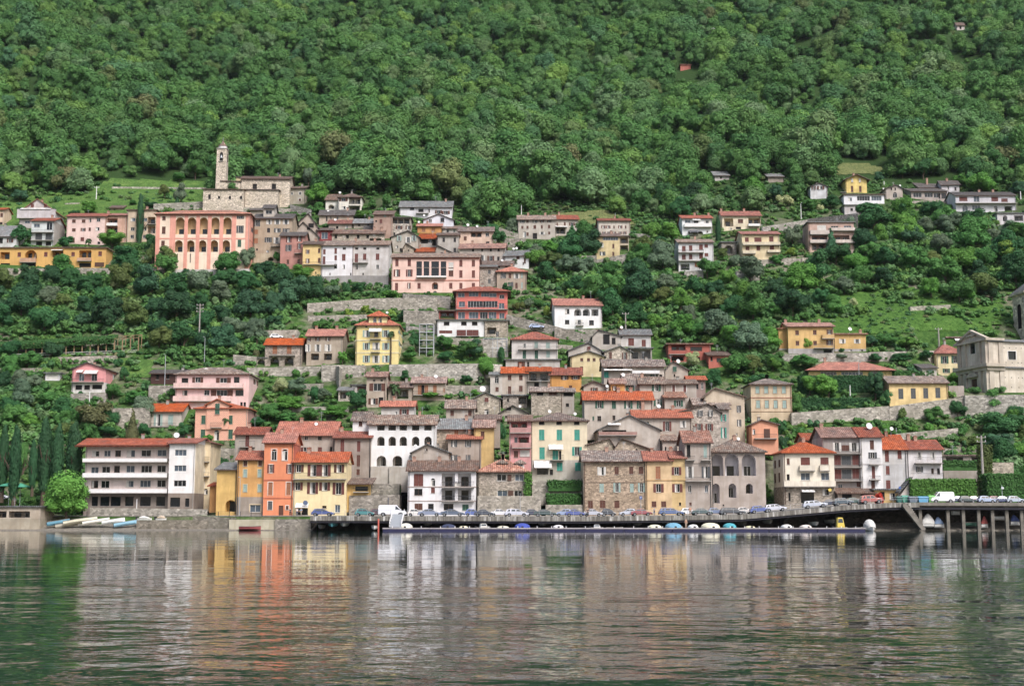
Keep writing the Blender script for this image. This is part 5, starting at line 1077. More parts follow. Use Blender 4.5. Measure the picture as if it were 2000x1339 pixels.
RW('tall wall directly under the large pink villa', 735, 838, 885, 1100, 862, 960, 'B3ABA2')
RW('stone terrace wall behind the yellow turret villa', 5, 1010, 1050, 460, 1000, 1050)
RW('broad stone wall between turret villa and white garages', 740, 968, 1080, 1005, 975, 1110)
RW('lower plain wall beside the metal scaffold', 760, 1085, 1130, 1000, 1110, 1150, 'A8A29C')
RW('rocky wall under the white garages', 985, 1180, 1240, 1180, 1180, 1250)
RW('stone wall with railing under the overgrown annex', 1180, 1185, 1230, 1545, 1180, 1230)
RW('tall terrace wall above the tree at the stair', 1350, 1195, 1330, 1545, 1190, 1330, 'BDB6AC')
view('V4')
RW('sloping road wall descending from the salmon house', 350, 920, 1000, 720, 1010, 1075)
RW('sloping road wall running under the white veranda villa', 720, 1010, 1100, 1010, 1085, 1150)
RW('rubble base wall of the white veranda villa', 740, 1030, 1062, 1080, 1036, 1095)
RW('low road wall with arch left of the long grey roadside house', 275, 245, 330, 440, 300, 345)
RW('grey retaining wall below the long roadside house', 335, 330, 400, 500, 340, 420)
RW('wall of the upper road between the two roadside houses', 905, 258, 325, 1062, 290, 335, 'BDB8AE')
RW('low road wall to the right of the beige roadside house', 1300, 300, 325, 1600, 305, 325, 'BDB8AE')
RW('stone garden wall under the yellow beige house', 925, 470, 540, 1045, 468, 560)
RW('flowered terrace wall below the yellow beige house', 1045, 500, 560, 1300, 450, 570)
RW('narrow terrace wall above the red hip roofed house', 745, 1150, 1190, 860, 1160, 1190)
view('V5')
RW('road retaining wall climbing to the rose concrete terraces', 745, 405, 455, 1090, 350, 420, 'B0AAA2')
RW('high road wall rising behind the rose concrete terraces', 1090, 345, 400, 1480, 300, 560, 'AFA59A')
RW('stone wall below the cream villa with red shutters', 590, 665, 715, 880, 650, 700)
RW('wall joining the cream villa to the pillared wall', 880, 645, 700, 1050, 648, 700)
RW('concrete pillared wall under the rose concrete terraces', 1050, 645, 705, 1225, 640, 700, 'C2B7A8')
RW('pale stone block wall standing in the right hand wood', 545, 745, 835, 720, 740, 830, 'C0BBB2')
RW('low wall at the foot of the white red shuttered house', 145, 748, 790, 290, 738, 800, 'B5AFA6')
RW('pink terrace wall under the right part of the concrete terraces', 1225, 590, 625, 1480, 580, 615, 'C9B5AA', s=False)
RW('small stone wall ruin at the edge of the right wood', 1440, 770, 810, 1560, 768, 800)
view('V6')
RW('terrace wall with little white fence on the green slope', 700, 1175, 1215, 1010, 1160, 1200, 'B5B0A0')
RW('stone wall under the curved stone house', 640, 362, 385, 990, 365, 385)
RW('rocky wall below the lower white terrace storey', 1370, 545, 590, 1600, 545, 590)
view('V1')
RW('stone wall carrying the ochre yellow loggia house', -20, 645, 690, 620, 645, 690, 'B5ADA0')
RW('rough stone wall at the open end of the ochre house', 620, 640, 700, 870, 645, 690)
RW('white parapet wall at the foot of the salmon school', 880, 655, 695, 1180, 640, 690, 'C9C6C2')
RW('upper meadow dry stone wall near the church', 860, 18, 38, 1700, 25, 42, 'B9B4A6')
RW('middle meadow dry stone wall', 500, 145, 160, 610, 140, 155, 'B9B4A6')
RW('terrace wall behind the beige apartment block', 1180, 150, 205, 1600, 130, 190, 'A8A498')
view('V2')
RW('long white plinth wall under the salmon school', 130, 1128, 1172, 735, 1122, 1165, 'D6D2CE', s=False)
RW('dry stone wall in front of the old church', 400, 645, 690, 1050, 658, 700)
RW('garden wall below the small grey house by the church', 1050, 625, 690, 1210, 665, 720, 'A9A39C')
view('L2')
RW('terrace wall with big arch carport behind the arched stone house', 430, 15, 95, 640, 12, 90)
RW('curved garden wall left of the stone house with arches', 240, 165, 235, 385, 180, 245, 'B0A89C')
RW('long stone terrace wall under the house with arches', 325, 248, 300, 785, 240, 298, 'BBB4A8')
RW('stair wall dropping from the yellow turret villa', 790, 230, 340, 1060, 232, 300, 'B6AFA4')
RW('rough wall left of the grey stone stair', 880, 240, 330, 900, 240, 400)
RW('stepped garden wall among the bushes', 570, 490, 520, 960, 490, 525, 'A9A498')
RW('short terrace wall in the central gardens', 600, 350, 385, 800, 345, 380, 'A9A498')
RW('stone wall behind the rose brick villa foot', 85, 745, 830, 260, 750, 830, 'A8A092')
RW('lakeside stone wall beside the pale yellow shop house', 962, 1042, 1150, 1275, 1038, 1150, 'A0988E', Y=278.6)
RW('grey plinth wall under the white arcaded house', 1090, 862, 960, 1275, 862, 960, 'C4BCB2', Y=288, s=False)
RW('low hedge wall of the terrace garden by the lake', 1090, 970, 1040, 1275, 970, 1040, 'A8A096', Y=283)
view('L3')
RW('grey plinth wall of the arcaded house near the laundry house', 0, 862, 950, 120, 866, 950, 'C4BCB2', Y=287.5, s=False)
RW('high terrace wall with small pillars above the cottages', 0, 228, 300, 540, 222, 330, 'BDB7AD')
RW('right end of the high terrace wall by the round tree', 540, 222, 330, 705, 228, 280, 'BDB7AD')
RW('rough wall above the giant dish house', 345, 358, 420, 630, 358, 400, 'ADA59A')
RW('pale lakeside wall below the rounded stone house', 550, 1045, 1125, 945, 1045, 1125, 'B8AFA2', Y=276)
RW('garden terrace wall in front of the cream teal shuttered house', 890, 948, 1030, 1205, 950, 1030, 'BDB6AA', Y=282.5)
RW('lowest terrace wall of the vine garden by the road', 975, 1100, 1130, 1205, 1100, 1130, 'B4ACA0', Y=278)
view('L5')
RW('very long stone wall climbing behind the lakeside houses', 140, 565, 640, 720, 525, 610, 'B8B0A4')
RW('right part of the long climbing wall below the pale yellow hall', 720, 528, 612, 1175, 470, 590, 'B8B0A4')
RW('massive stone bastion carrying the baroque church', 1170, 462, 600, 1700, 455, 660, 'B9B3A8')
RW('long garden wall under the long yellow villa', 85, 218, 262, 600, 208, 262, 'B4AEA4')
RW('garden wall continuing past the yellow villa to the cream house', 600, 205, 262, 990, 196, 255, 'B4AEA4')
RW('short rubble terrace wall above the lakeside terrace house', 760, 690, 735, 1130, 655, 700, 'B5AEA2')
RW('ruined terrace wall above the open carport', 1040, 780, 800, 1290, 780, 800, 'A9A296')
RW('pale stone wall by the electricity mast', 1320, 860, 920, 1460, 860, 920, 'C0B5A2', Y=292)
RW('grey wall joining the pale yellow hall to the church', 1075, 405, 470, 1165, 405, 470, 'B5A9A2', s=False)
view('L1')
RW('lakeside embankment wall below the hotel', 560, 1118, 1160, 1290, 1128, 1190, 'B2ABA0', Y=270.2, thick=.6)
RW('lower mossy shore wall beside the beached boats', 850, 1195, 1250, 1290, 1195, 1250, '958C7E', Y=263, thick=5)
RW('terrace wall behind the brown conical tree', 660, 500, 640, 930, 498, 640, 'ADA598')
RW('stone base wall of the dark timber barn', 925, 358, 440, 1090, 358, 450, 'B5ADA2')
RW('stone base wall of the pink gabled house', 440, 410, 470, 660, 405, 470, 'AFA79E')
RW('long red topped garden wall under the vine pergola', 40, 190, 235, 720, 172, 215, 'B9AFA2')
RW('terrace wall at the left photo edge', 0, 252, 300, 300, 250, 300, 'A9A196')
RW('short concrete wall above the hotel cypresses', 640, 560, 600, 780, 555, 600, 'B5ADA4')
view('L2')
RW('lakeside quay wall below the tall orange house', 500, 1190, 1258, 725, 1190, 1258, 'A39B90', Y=262.2, thick=8)
RW('pale concrete boat landing left of the orange house', 215, 1192, 1240, 500, 1192, 1245, 'C9C2AA', Y=262.6, s=False, thick=8)
RW('mossy boulder bank below the yellow arch house', -10, 1165, 1250, 215, 1180, 1250, '8F887C', Y=263.2, thick=7)

# ------------------------------------------------------------------ quay deck, seawall, piles, railing
q = empty('quay_deck', (QX0, 258, 0)); tag(q, 'long concrete quay deck carrying the parked cars over the lake', 'quay')
t = NT('streaked_edge_concrete'); a_ = t.noise(t.obj((1.6, .2, .15)), 1.0, 3, .7)
t.l(t.ramp(a_, [(.38, (.11, .10, .085)), (.56, (.24, .225, .20)), (.68, (.58, .57, .54))]), t.b.inputs['Base Color']); t.b.inputs['Roughness'].default_value = .95; EDGEM = t.m
DECKC = flat('stained_deck_concrete', '8F887E', .95, 0, .5, .9)
def along(name, y0, y1, dz0, dz1, mat, par, xa=QX0, xb=330.):
    mb = MB(); n = 90
    for i in range(n):
        a = xa + (xb - xa) * i / n; b = xa + (xb - xa) * (i + 1) / n
        A = [(a, y0, deckz(a) + dz0), (b, y0, deckz(b) + dz0), (b, y1, deckz(b) + dz0), (a, y1, deckz(a) + dz0)]; B = [(p[0], p[1], p[2] + dz1 - dz0) for p in A]
        mb.poly(A[::-1], mat); mb.poly(B, mat); mb.poly([A[0], A[1], B[1], B[0]], mat); mb.poly([A[2], A[3], B[3], B[2]], mat)
        if i == 0: mb.poly([A[3], A[0], B[0], B[3]], mat)
    o = mb.build(name, par)
    if par: o.data.transform(Matrix.Translation(-par.location))
    return o
along('slab', 258.6, 269.9, -.75, -.01, DECKC, q)
XR = at(1796, 990, 258).x
along('edge_beam', 258, 258.58, -.85, .04, EDGEM, q, xb=XR)
along('edge_beam', 258.02, 258.58, -.5, .15, DECKC, q, xa=XR)
along('lower_beam', 258.15, 258.5, -1.25, -.86, flat('dark_steel_beam', '24222C', .8, 0, .2), q)
along('seawall', 268.6, 269.6, -9, -.76, stone('5E574E', 1.4), q)
SCR.append((612, 2000, 985, 1012, 258)); 
pil = flat('pile_concrete', '857F74', .95, 0, .4, .9)
for px in (1797, 1851, 1881, 1911, 1938, 1966, 1995, 2030, 2065, 2100):
    p = at(px, 1005, 258.9); z = deckz(p.x) - .75
    mb = MB(); mb.box(-.3, -.3, -3, .3, .3, z, pil); o = mb.build('pile', q); o.location = Vector((p.x, 258.95, 0)) - q.location
for px in (690, 830, 997, 1108, 1220, 1330, 1440, 1546, 1648):
    p = at(px, 1005, 258.9); z = deckz(p.x) - .75; mb = MB(); dk = flat('weathered_pier_concrete', '6E6A66', .95, 0, .4, .9)
    mb.prism([(258.7, z), (268.5, z), (268.5, -2), (266.5, -2), (264.5, z - 1.2), (258.7, z - .35)], 'x', -.35, .35, dk); mb.box(-.3, 258.3, z - .25, .3, 258.68, z + .05, WHITE)
    o = mb.build('bracket', q); o.data.transform(Matrix.Translation((0, -258, 0))); o.location = (p.x - QX0, 0, 0)
xa = at(1690, 1020, 262).x; mb = MB()
for j in range(9):
    for i in range(60):
        q_ = [(xa + (330 - xa) * (i + di) / 60, 259.4 + (j + dj) * 1.1) for di, dj in ((0, 0), (1, 0), (1, 1), (0, 1))]
        mb.poly([(a, b, min(1.5, (b - 260.2) * .3 + .45 * noise.noise(Vector((a / 1.3, b, 3))))) for a, b in q_], GRAV)
tag(mb.build('shore'), kind='structure')
# railing
r = empty('quay_railing', (QX0, 258.3, deckz(QX0))); tag(r, 'thin grey metal railing along the quay edge above the pontoon', 'railing')
rl = MB()
X = QX0; i = 0; posts = []
while X < at(2010, 1000, 258).x:
    z = deckz(X) + .12; posts.append((X, z)); X += 2.2
for (xa, za), (xb, zb) in zip(posts, posts[1:]):
    for h in (1.0, .55): rl.tube([(xa, 258.3, za + h), (xb, 258.3, zb + h)], .025, STEEL, 4)
rl.build('rail', r).data.transform(Matrix.Translation(-r.location))
pm = MB(); pm.tube([(0, 0, 0), (0, 0, 1.02)], .035, STEEL, 5); p0 = pm.build('post', r); p0.location = (0, 0, .12)
for X, z in posts[1:99]:
    c = p0.copy(); C.objects.link(c); c.parent = r; c.location = (X - QX0, 0, z - r.location.z)
# left road railing by the hotel
r = empty('road_railing', at(170, 1000, 270.4)); r.location.z = deckz(r.location.x); tag(r, 'low metal railing on the road edge in front of the hotel', 'railing')
xa, xb = at(170, 1000, 270.4).x, at(512, 1000, 270.4).x; m = MB()
for h in (.9, .5): m.tube([(0, 0, h), (xb - xa, 0, h)], .035, IRON, 4)
m.build('rail', r)
for i in range(17):
    m = MB(); m.box(-.05, -.05, 0, .05, .05, .95, IRON); o = m.build('post', r); o.location = ((xb - xa) * i / 16, 0, 0)
# outer stair from the deck down to the water
xa = at(1762, 990, 257.6).x; xb = at(1800, 1025, 257.6).x
st = MB(); z1 = deckz(xa) - .2; n = 14
st.prism([(xa, z1), (xa + .7, z1), (xb + .5, .1), (xb - .2, .1), (xa, z1 - .5)], 'y', 256.9, 257.9, DECKC)
for i in range(n):
    a = xa + .9 + (xb - xa - .4) * i / n; z = z1 - (z1 - .2) * i / n; st.box(a, 256.95, z - .35, a + (xb - xa) / n, 257.85, z + .06, DECKC)
tag(st.build('stair', None), 'steep concrete stair from the quay deck down to the water', 'stair')
# ------------------------------------------------------------------ pontoon, gangway
PU = flat('blue_black_pontoon_side', '2B2A55', .5, 0, .2); PT = flat('pontoon_deck_planks', 'B9B2B4', .9, 0, .4, 1)
xa = at(748, 1035, 250).x; xb = at(1688, 1030, 250).x
pt = empty('pontoon', ((xa + xb) / 2, 250, 0)); tag(pt, 'long low floating pontoon with dark blue side', 'pontoon')
L = (xb - xa) / 2; ns = 10
for i in range(ns):
    m = MB(); m.box(-L + i * 2 * L / ns + .06, -.9, -.2, -L + (i + 1) * 2 * L / ns - .06, .9, .42, PU); m.box(-L + i * 2 * L / ns, -1.0, .424, -L + (i + 1) * 2 * L / ns, 1.0, .62, PT)
    m.build('float_segment', pt)
    for k in range(3):
        m = MB(); xx = -L + (i + .2 + k * .3) * 2 * L / ns; m.tube([(xx, -.8, .62), (xx, -.8, .95)], .07, WHITE, 6); m.build('bollard', pt)
g = empty('gangway', at(772, 1030, 251)); g.location.z = .7; tag(g, 'pale metal gangway sloping from the quay to the pontoon', 'gangway')
m = MB(); zt = deckz(g.location.x) + .25 - .7; m.prism([(0, 0), (7.1, zt), (7.1, zt + .18), (0, .18)], 'x', -1.1, 1.1, STEEL); m.build('ramp', g)
for s_ in (-1.1, 1.1):
    m = MB()
    for h in (1.0, .55): m.tube([(s_, 0, h + .1), (s_, 7.1, zt + h + .1)], .05, WHITE, 5)
    for k in range(6): m.tube([(s_, 7.1 * k / 5, zt * k / 5 + .1), (s_, 7.1 * k / 5, zt * k / 5 + 1.1)], .04, WHITE, 5)
    m.build('handrail', g)
m = MB(); m.tube([(0, 0, -1), (0, 0, 2.3)], .16, flat('orange_marker_paint', 'E8532C', .6), 8); o = m.build('mooring_post', None); o.location = at(739, 1030, 251); o.location.z = 0; tag(o, 'short orange mooring post at the left pontoon end', 'mooring post')

# ------------------------------------------------------------------ cars
TYRE = flat('tyre_rubber', '1B1B1C', .9, 0, 0); HUB = flat('wheel_rim', '9A9CA0', .4, .6, 0); CGL = flat('car_glass', '2C3438', .1, 0, 0, spec=.8)
LAMP = flat('lamp_lens', 'E6E6E0', .2, 0, 0); REDL = flat('tail_lamp', 'A02020', .3, 0, 0); BUMP = flat('bumper_plastic', '35363A', .7, 0, 0)
PROTO = {}
# side outlines (x along the car, z up) : lower body and glasshouse
KIND = {
 'hatch': (3.9, 1.45, [(0, .35), (.02, .75), (.12, .92), (.75, .98), (2.7, .95), (3.7, .78), (3.88, .6), (3.9, .35)], [(.22, .92), (.55, 1.40), (1.1, 1.46), (2.05, 1.42), (2.85, .94)]),
 'sedan': (4.4, 1.42, [(0, .35), (.02, .72), (.15, .93), (.95, .97), (3.1, .94), (4.2, .76), (4.38, .6), (4.4, .35)], [(.75, .95), (1.35, 1.38), (1.8, 1.42), (2.5, 1.40), (3.3, .94)]),
 'estate': (4.5, 1.48, [(0, .35), (.02, .75), (.12, .95), (.9, .98), (3.2, .94), (4.3, .76), (4.48, .6), (4.5, .35)], [(.12, .94), (.42, 1.42), (1.0, 1.48), (2.6, 1.44), (3.4, .94)]),
 'suv': (4.3, 1.75, [(0, .45), (.02, .9), (.1, 1.08), (.9, 1.12), (3.1, 1.08), (4.1, .95), (4.28, .75), (4.3, .45)], [(.1, 1.08), (.3, 1.68), (.9, 1.75), (2.4, 1.72), (3.15, 1.08)]),
 'micro': (2.5, 1.55, [(0, .35), (.02, .8), (.12, .98), (1.0, 1.0), (1.9, .95), (2.4, .7), (2.5, .35)], [(.1, .97), (.4, 1.48), (.9, 1.55), (1.5, 1.45), (2.15, .92)]),
 'van': (4.9, 2.2, [(0, .4), (0, 1.0), (.03, 1.25), (3.6, 1.25), (4.7, 1.0), (4.88, .75), (4.9, .4)], [(.03, 1.25), (.1, 2.1), (.4, 2.2), (3.2, 2.18), (4.05, 1.24)])}
def taper_prism(m, prof, ya, yb, shrink, zref, mat):
    """outline extruded sideways, its upper points drawn in towards the middle"""
    n = len(prof); zmax = max(p[1] for p in prof)
    def w(p): return (yb - ya) / 2 - shrink * max(0, (p[1] - zref)) / max(.01, zmax - zref)
    b = len(m.v); k = m.m(mat)
    m.v += [(p[0], -w(p), p[1]) for p in prof] + [(p[0], w(p), p[1]) for p in prof]
    m.f.append(tuple(b + i for i in range(n))); m.mi.append(k); m.f.append(tuple(b + n + i for i in range(n))[::-1]); m.mi.append(k)
    for i in range(n): j = (i + 1) % n; m.f.append((b + i, b + n + i, b + n + j, b + j)); m.mi.append(k)
def car_proto(kind, paint, name):
    L, Hh, body, gh = KIND[kind]; W = 1.72 if kind not in ('van', 'micro') else (1.95 if kind == 'van' else 1.5)
    root = empty(name); m = MB(); taper_prism(m, body, -W / 2, W / 2, .08, .5, paint); b = m.build('body', root); 
    bv = b.modifiers.new('bevel', 'BEVEL'); bv.width = .06; bv.segments = 2
    m = MB(); taper_prism(m, gh, -W / 2 + .05, W / 2 - .05, .2, gh[0][1], paint); cb = m.build('cabin', root)
    # side, front and rear glass
    def gl(pts, side):
        zr = gh[0][1]; zm = max(p[1] for p in gh); mm = MB()
        def w(z): return (W / 2 - .05 - .2 * max(0, z - zr) / (zm - zr) + .012) * side
        mm.poly([(x, w(z), z) for x, z in pts], CGL); return mm
    zr = gh[0][1]; zt = max(p[1] for p in gh); h = zt - zr
    x0 = gh[0][0]; x1 = gh[-1][0]
    for side in (-1, 1):
        a = x0 + .25; c = x1 - .22
        if kind == 'van': spans = [(3.0, 3.85)]
        elif kind in ('estate', 'suv'): spans = [(x0 + .3, x0 + (c - a) * .3), (x0 + (c - a) * .36 + .1, x0 + (c - a) * .66), (x0 + (c - a) * .72, c)]
        elif kind == 'micro': spans = [(x0 + .4, c)]
        else: spans = [(a + .08, (a + c) / 2 - .04), ((a + c) / 2 + .04, c)]
        for i, (s0, s1) in enumerate(spans):
            hi = zr + h * .78; lo = zr + .07
            tr = .0 if i < len(spans) - 1 else h * .95; tl = h * .5 if i == 0 and kind != 'van' else 0
            gl([(s0, lo), (s1, lo), (max(s0 + .15, s1 - tr), hi), (min(s0 + tl, s1 - .2), hi)], side).build('side_window', root)
    f0, f1 = gh[-2], gh[-1]; r0_, r1_ = gh[0], gh[1]
    for (pa_, pb_, nm) in ((f1, f0, 'windscreen'), (r0_, r1_, 'rear_window')):
        mm = MB(); o_ = .015 if nm == 'windscreen' else -.015
        A = (pa_[0] * .9 + pb_[0] * .1, pa_[1] * .9 + pb_[1] * .1); B = (pa_[0] * .12 + pb_[0] * .88, pa_[1] * .12 + pb_[1] * .88)
        wa = W / 2 - .16; wb = W / 2 - .32; mm.poly([(A[0] + o_, -wa, A[1] + .015), (A[0] + o_, wa, A[1] + .015), (B[0] + o_, wb, B[1] + .015), (B[0] + o_, -wb, B[1] + .015)], CGL); mm.build(nm, root)
    for x in (L * .18, L * .8):
        for side in (-1, 1):
            mm = MB(); R_ = .31 if kind not in ('suv', 'van') else .36; n = 14
            ring = [(x + R_ * math.cos(2 * math.pi * i / n), R_ + R_ * math.sin(2 * math.pi * i / n)) for i in range(n)]
            ya = side * (W / 2 - .2); yb = side * (W / 2 + .02); mm.prism(ring, 'y', min(ya, yb), max(ya, yb), TYRE); wh = mm.build('wheel', root)
            mm = MB(); rim = [(x + .6 * (p[0] - x), R_ + .6 * (p[1] - R_)) for p in ring]; y2 = side * (W / 2 + .03); mm.prism(rim, 'y', min(y2, y2 - side * .02), max(y2, y2 - side * .02), HUB); rm_ = mm.build('rim', None); rm_.parent = wh
            dk = MB(); ar = [(x + (R_ + .07) * math.cos(math.pi * i / 8), R_ + (R_ + .07) * math.sin(math.pi * i / 8)) for i in range(9)]; ar += [(x - R_ - .07, .3), (x + R_ + .07, .3)]
            dk.poly([(p[0], side * (W / 2 - .0 + .012), p[1]) for p in ar], BUMP); dk.build('wheel_arch', root)
    for x, nm, mt in ((L - .06, 'headlight', LAMP), (.0, 'tail_light', REDL)):
        for side in (-1, 1):
            mm = MB(); mm.box(x - .02, side * W * .36 - .15, .62, x + .08, side * W * .36 + .15, .76, mt); mm.build(nm, root)
    for x, nm in ((-.05, 'rear_bumper'), (L - .07, 'front_bumper')):
        mm = MB(); mm.box(x, -W / 2 + .05, .3, x + .12, W / 2 - .05, .52, BUMP); mm.build(nm, root)
    return root
PAINT = {}
def paint(nm, h):
    if h not in PAINT:
        t = NT(nm + '_car_paint'); t.b.inputs['Base Color'].default_value = lin(h, .9); t.b.inputs['Roughness'].default_value = .35; t.b.inputs['Coat Weight'].default_value = .6; t.b.inputs['Coat Roughness'].default_value = .08; PAINT[h] = t.m
    return PAINT[h]
KN = {'hatch': 'hatchback', 'sedan': 'saloon', 'estate': 'estate car', 'suv': 'off road car', 'micro': 'tiny two seat car', 'van': 'van'}
def CAR(x0, x1, kind, col, hx, where, Y=261.2, flip=False, z=None, rz=0, group='cars parked along the quay'):
    p = at((VX(x0) + VX(x1)) / 2, 1000, Y); wid = (VX(x1) - VX(x0)) / F * Y; L = KIND[kind][0]; s = min(1.12, max(.85, wid / L))
    key = (kind, hx, flip)
    nm = 'delivery_van' if kind == 'van' else 'parked_car'
    if key not in PROTO: root = car_proto(kind, paint(col.replace(' ', '_'), hx), nm); PROTO[key] = root; note_kids()
    else: root = copy_tree(PROTO[key])
    root.scale = (s, 1, 1); z = z if z is not None else deckz(p.x)
    if flip: root.rotation_euler = (0, -math.atan2(deckz(p.x + 2) - deckz(p.x - 2), 4) * -1, math.pi + rz); root.location = (p.x + L * s / 2, Y, z + .01 + max(0, deckz(p.x + 2) - deckz(p.x)) * 1.0)
    else: root.rotation_euler = (0, -math.atan2(deckz(p.x + 2) - deckz(p.x - 2), 4), rz); root.location = (p.x - L * s / 2, Y, z + .01 - max(0, deckz(p.x + 2) - deckz(p.x)) * 1.0)
    tag(root, f'{col} {KN[kind]} {where}', 'van' if kind == 'van' else 'car', group); return root
view('L2')
CAR(730, 868, 'hatch', 'dark blue', '2F4A96', 'parked before the pale yellow shop house')
CAR(1000, 1118, 'hatch', 'teal green', '1F7F80', 'parked by the lakeside stone wall')
CAR(1112, 1172, 'hatch', 'maroon', '5A2230', 'half hidden between teal car and white van', Y=263.5)
view('L3')
CAR(-78, 120, 'van', 'white', 'ECECF0', 'parked at the top of the gangway', Y=262.4)
CAR(122, 215, 'hatch', 'cream white', 'E4DED8', 'behind a grey blue saloon at the laundry house', Y=264.5)
CAR(180, 325, 'sedan', 'grey blue', '7C87A0', 'in front of the laundry house')
CAR(318, 470, 'sedan', 'slate blue', '47576E', 'below the laundry balconies', flip=False)
CAR(488, 560, 'hatch', 'bright blue', '3F63B8', 'peeking out behind a black saloon', Y=263.8)
CAR(530, 650, 'sedan', 'blue black', '2C3546', 'at the corner of the rounded stone house')
CAR(645, 735, 'sedan', 'chalk white', 'E9E6EA', 'behind a silver estate by the stone dormer house', Y=263)
CAR(722, 868, 'estate', 'silver white', 'C9CBD8', 'below the stone dormer house')
CAR(866, 935, 'hatch', 'navy', '28304C', 'partly hidden by a dark green saloon', Y=263.4)
CAR(898, 1042, 'sedan', 'dark green', '24403E', 'below the vine garden wall')
CAR(1050, 1125, 'hatch', 'light blue', '8FA4CC', 'tucked behind a royal blue saloon', Y=262.8, flip=True)
CAR(1098, 1218, 'sedan', 'royal blue', '2D4AA8', 'next to the light blue hatchback')
view('L4')
CAR(0, 114, 'sedan', 'silver grey', 'B9BCC8', 'below the rubble stone house')
CAR(108, 200, 'micro', 'black and silver', '2E3440', 'below the rubble stone house')
CAR(240, 310, 'hatch', 'pale silver', 'BFC4D2', 'tucked behind the red saloon', Y=263, flip=True)
CAR(292, 424, 'sedan', 'crimson red', 'A02030', 'between stone house and golden yellow house')
CAR(468, 620, 'estate', 'denim blue', '3C5C94', 'below the golden yellow house')
CAR(616, 690, 'hatch', 'bright white', 'EDEDF0', 'behind a person in orange on the quay', Y=263.5)
CAR(672, 800, 'sedan', 'bottle green', '2A4A4C', 'below the tall grey lakeside house')
CAR(785, 862, 'hatch', 'steel blue', '5A7096', 'just behind a black estate', Y=263.5)
CAR(848, 1004, 'estate', 'black', '30343C', 'below the grey arcaded house')
CAR(960, 1045, 'hatch', 'beige white', 'D8D2CC', 'behind black estate at the climbing plant', Y=264)
CAR(1036, 1164, 'hatch', 'vivid blue', '2F55B0', 'on the start of the rising quay')
CAR(1128, 1262, 'estate', 'bright silver', 'C8C9D4', 'on the rising quay before the cream corner house')
view('L5')
CAR(208, 352, 'estate', 'pearl silver', 'B9C0CE', 'in front of the cream corner house shop')
CAR(330, 412, 'sedan', 'midnight blue', '26344E', 'behind the pearl silver estate', Y=264)
CAR(395, 505, 'estate', 'petrol blue', '2C4654', 'before the brown lean to roof')
CAR(480, 556, 'hatch', 'forest green', '2B5048', 'left of the red off road car', Y=263.5)
CAR(552, 682, 'suv', 'orange red', 'B8432C', 'with silver lower body below the white balcony house')
CAR(965, 1104, 'van', 'plain white', 'F2F2F4', 'in front of the big green hedge', flip=True)
CAR(1098, 1172, 'sedan', 'deep blue', '2E3F5E', 'right of the white hedge van', Y=262.5)
CAR(1160, 1210, 'hatch', 'black green', '25393A', 'fourth from the photo edge', Y=261.5)
CAR(1190, 1262, 'sedan', 'brick red', 'A8404A', 'peeking out behind a black green hatchback', Y=263.5)
CAR(1248, 1350, 'hatch', 'silver blue', '9FB0CC', 'below the electricity mast')
CAR(1340, 1372, 'hatch', 'rose red', '9A3C50', 'almost hidden by the silver blue hatchback', Y=263)
CAR(1358, 1432, 'sedan', 'ink blue', '2B3C6A', 'between two pale cars near the photo edge', Y=262)
CAR(1418, 1526, 'hatch', 'ice silver', 'A8B4C4', 'nearest the photo edge on the quay')
view('V4')
view('L1')
CAR(735, 818, 'hatch', 'pale grey', 'C8CCD6', 'parked before the hotel ground floor', Y=276, group='cars parked by the hotel')
def CARZ(x0, x1, y, kind, col, hx, where):
    p = at((VX(x0) + VX(x1)) / 2, VY(y), 1); Yh = hit((VX(x0) + VX(x1)) / 2, VY(y)); pz = at((VX(x0) + VX(x1)) / 2, VY(y), Yh)
    c = CAR(x0, x1, kind, col, hx, where, Y=Yh - 1.2, z=pz.z + .3, group='cars parked up in the village'); c.rotation_euler = (0, 0, 0); return c
CARZ(-60, 52, 1094, 'estate', 'snow white', 'F0F0F2', 'on the boathouse parking at the photo edge').location.z += .6
view('V4'); CARZ(525, 645, 1045, 'hatch', 'sky blue', '9FB0D0', 'on the sloping road below the salmon house')
view('V5'); CARZ(212, 296, 465, 'hatch', 'graphite', '4A5058', 'before the white flowered balcony house')
view('L2'); CARZ(445, 530, 80, 'hatch', 'polar white', 'F0F0F0', 'under the arch above the arched stone house')

# ------------------------------------------------------------------ bins and kiosk things on the right of the deck
def BIN(x0, x1, y0, hx, label, Y=261, lid=True):
    p = at((VX(x0) + VX(x1)) / 2, 1000, Y); w = (VX(x1) - VX(x0)) / F * Y; z = deckz(p.x); h = max(1.2, (VY(1103) - VY(y0)) / F * Y * .8)
    root = empty('recycling_bin', (p.x, Y, z)); tag(root, label, 'bin', 'recycling bins on the quay'); mt = flat('bin_plastic', hx, .55, 0, .1)
    m = MB(); m.prism([(-w / 2 + .12, .12), (w / 2 - .12, .12), (w / 2, h * .85), (-w / 2, h * .85)], 'y', -.6, .6, mt); m.build('body', root)
    m = MB(); m.prism([(-.7, h * .85 + .003), (.7, h * .85 + .003), (.55, h), (0, h + .12), (-.55, h)], 'x', -w / 2 - .04, w / 2 + .04, mt); m.build('lid', root)
    for sx in (-1, 1):
        m = MB(); m.tube([(sx * w * .35, -.62, .1), (sx * w * .35, -.5, .1)], .12, TYRE, 8); m.build('wheel', root)
view('L5')
BIN(765, 795, 1060, '2B6A62', 'dark green bin leftmost beside the outer stair')
BIN(797, 832, 1050, '3C9A80', 'tall bin with bright green lid beside the dark green bin', Y=262)
BIN(838, 888, 1058, '6A7684', 'grey bin between green lidded bin and sky blue bin')
BIN(893, 952, 1058, '4FA8D4', 'sky blue bin on the quay')
BIN(955, 998, 1050, '6CC04A', 'bright grass green bin beside the white van')
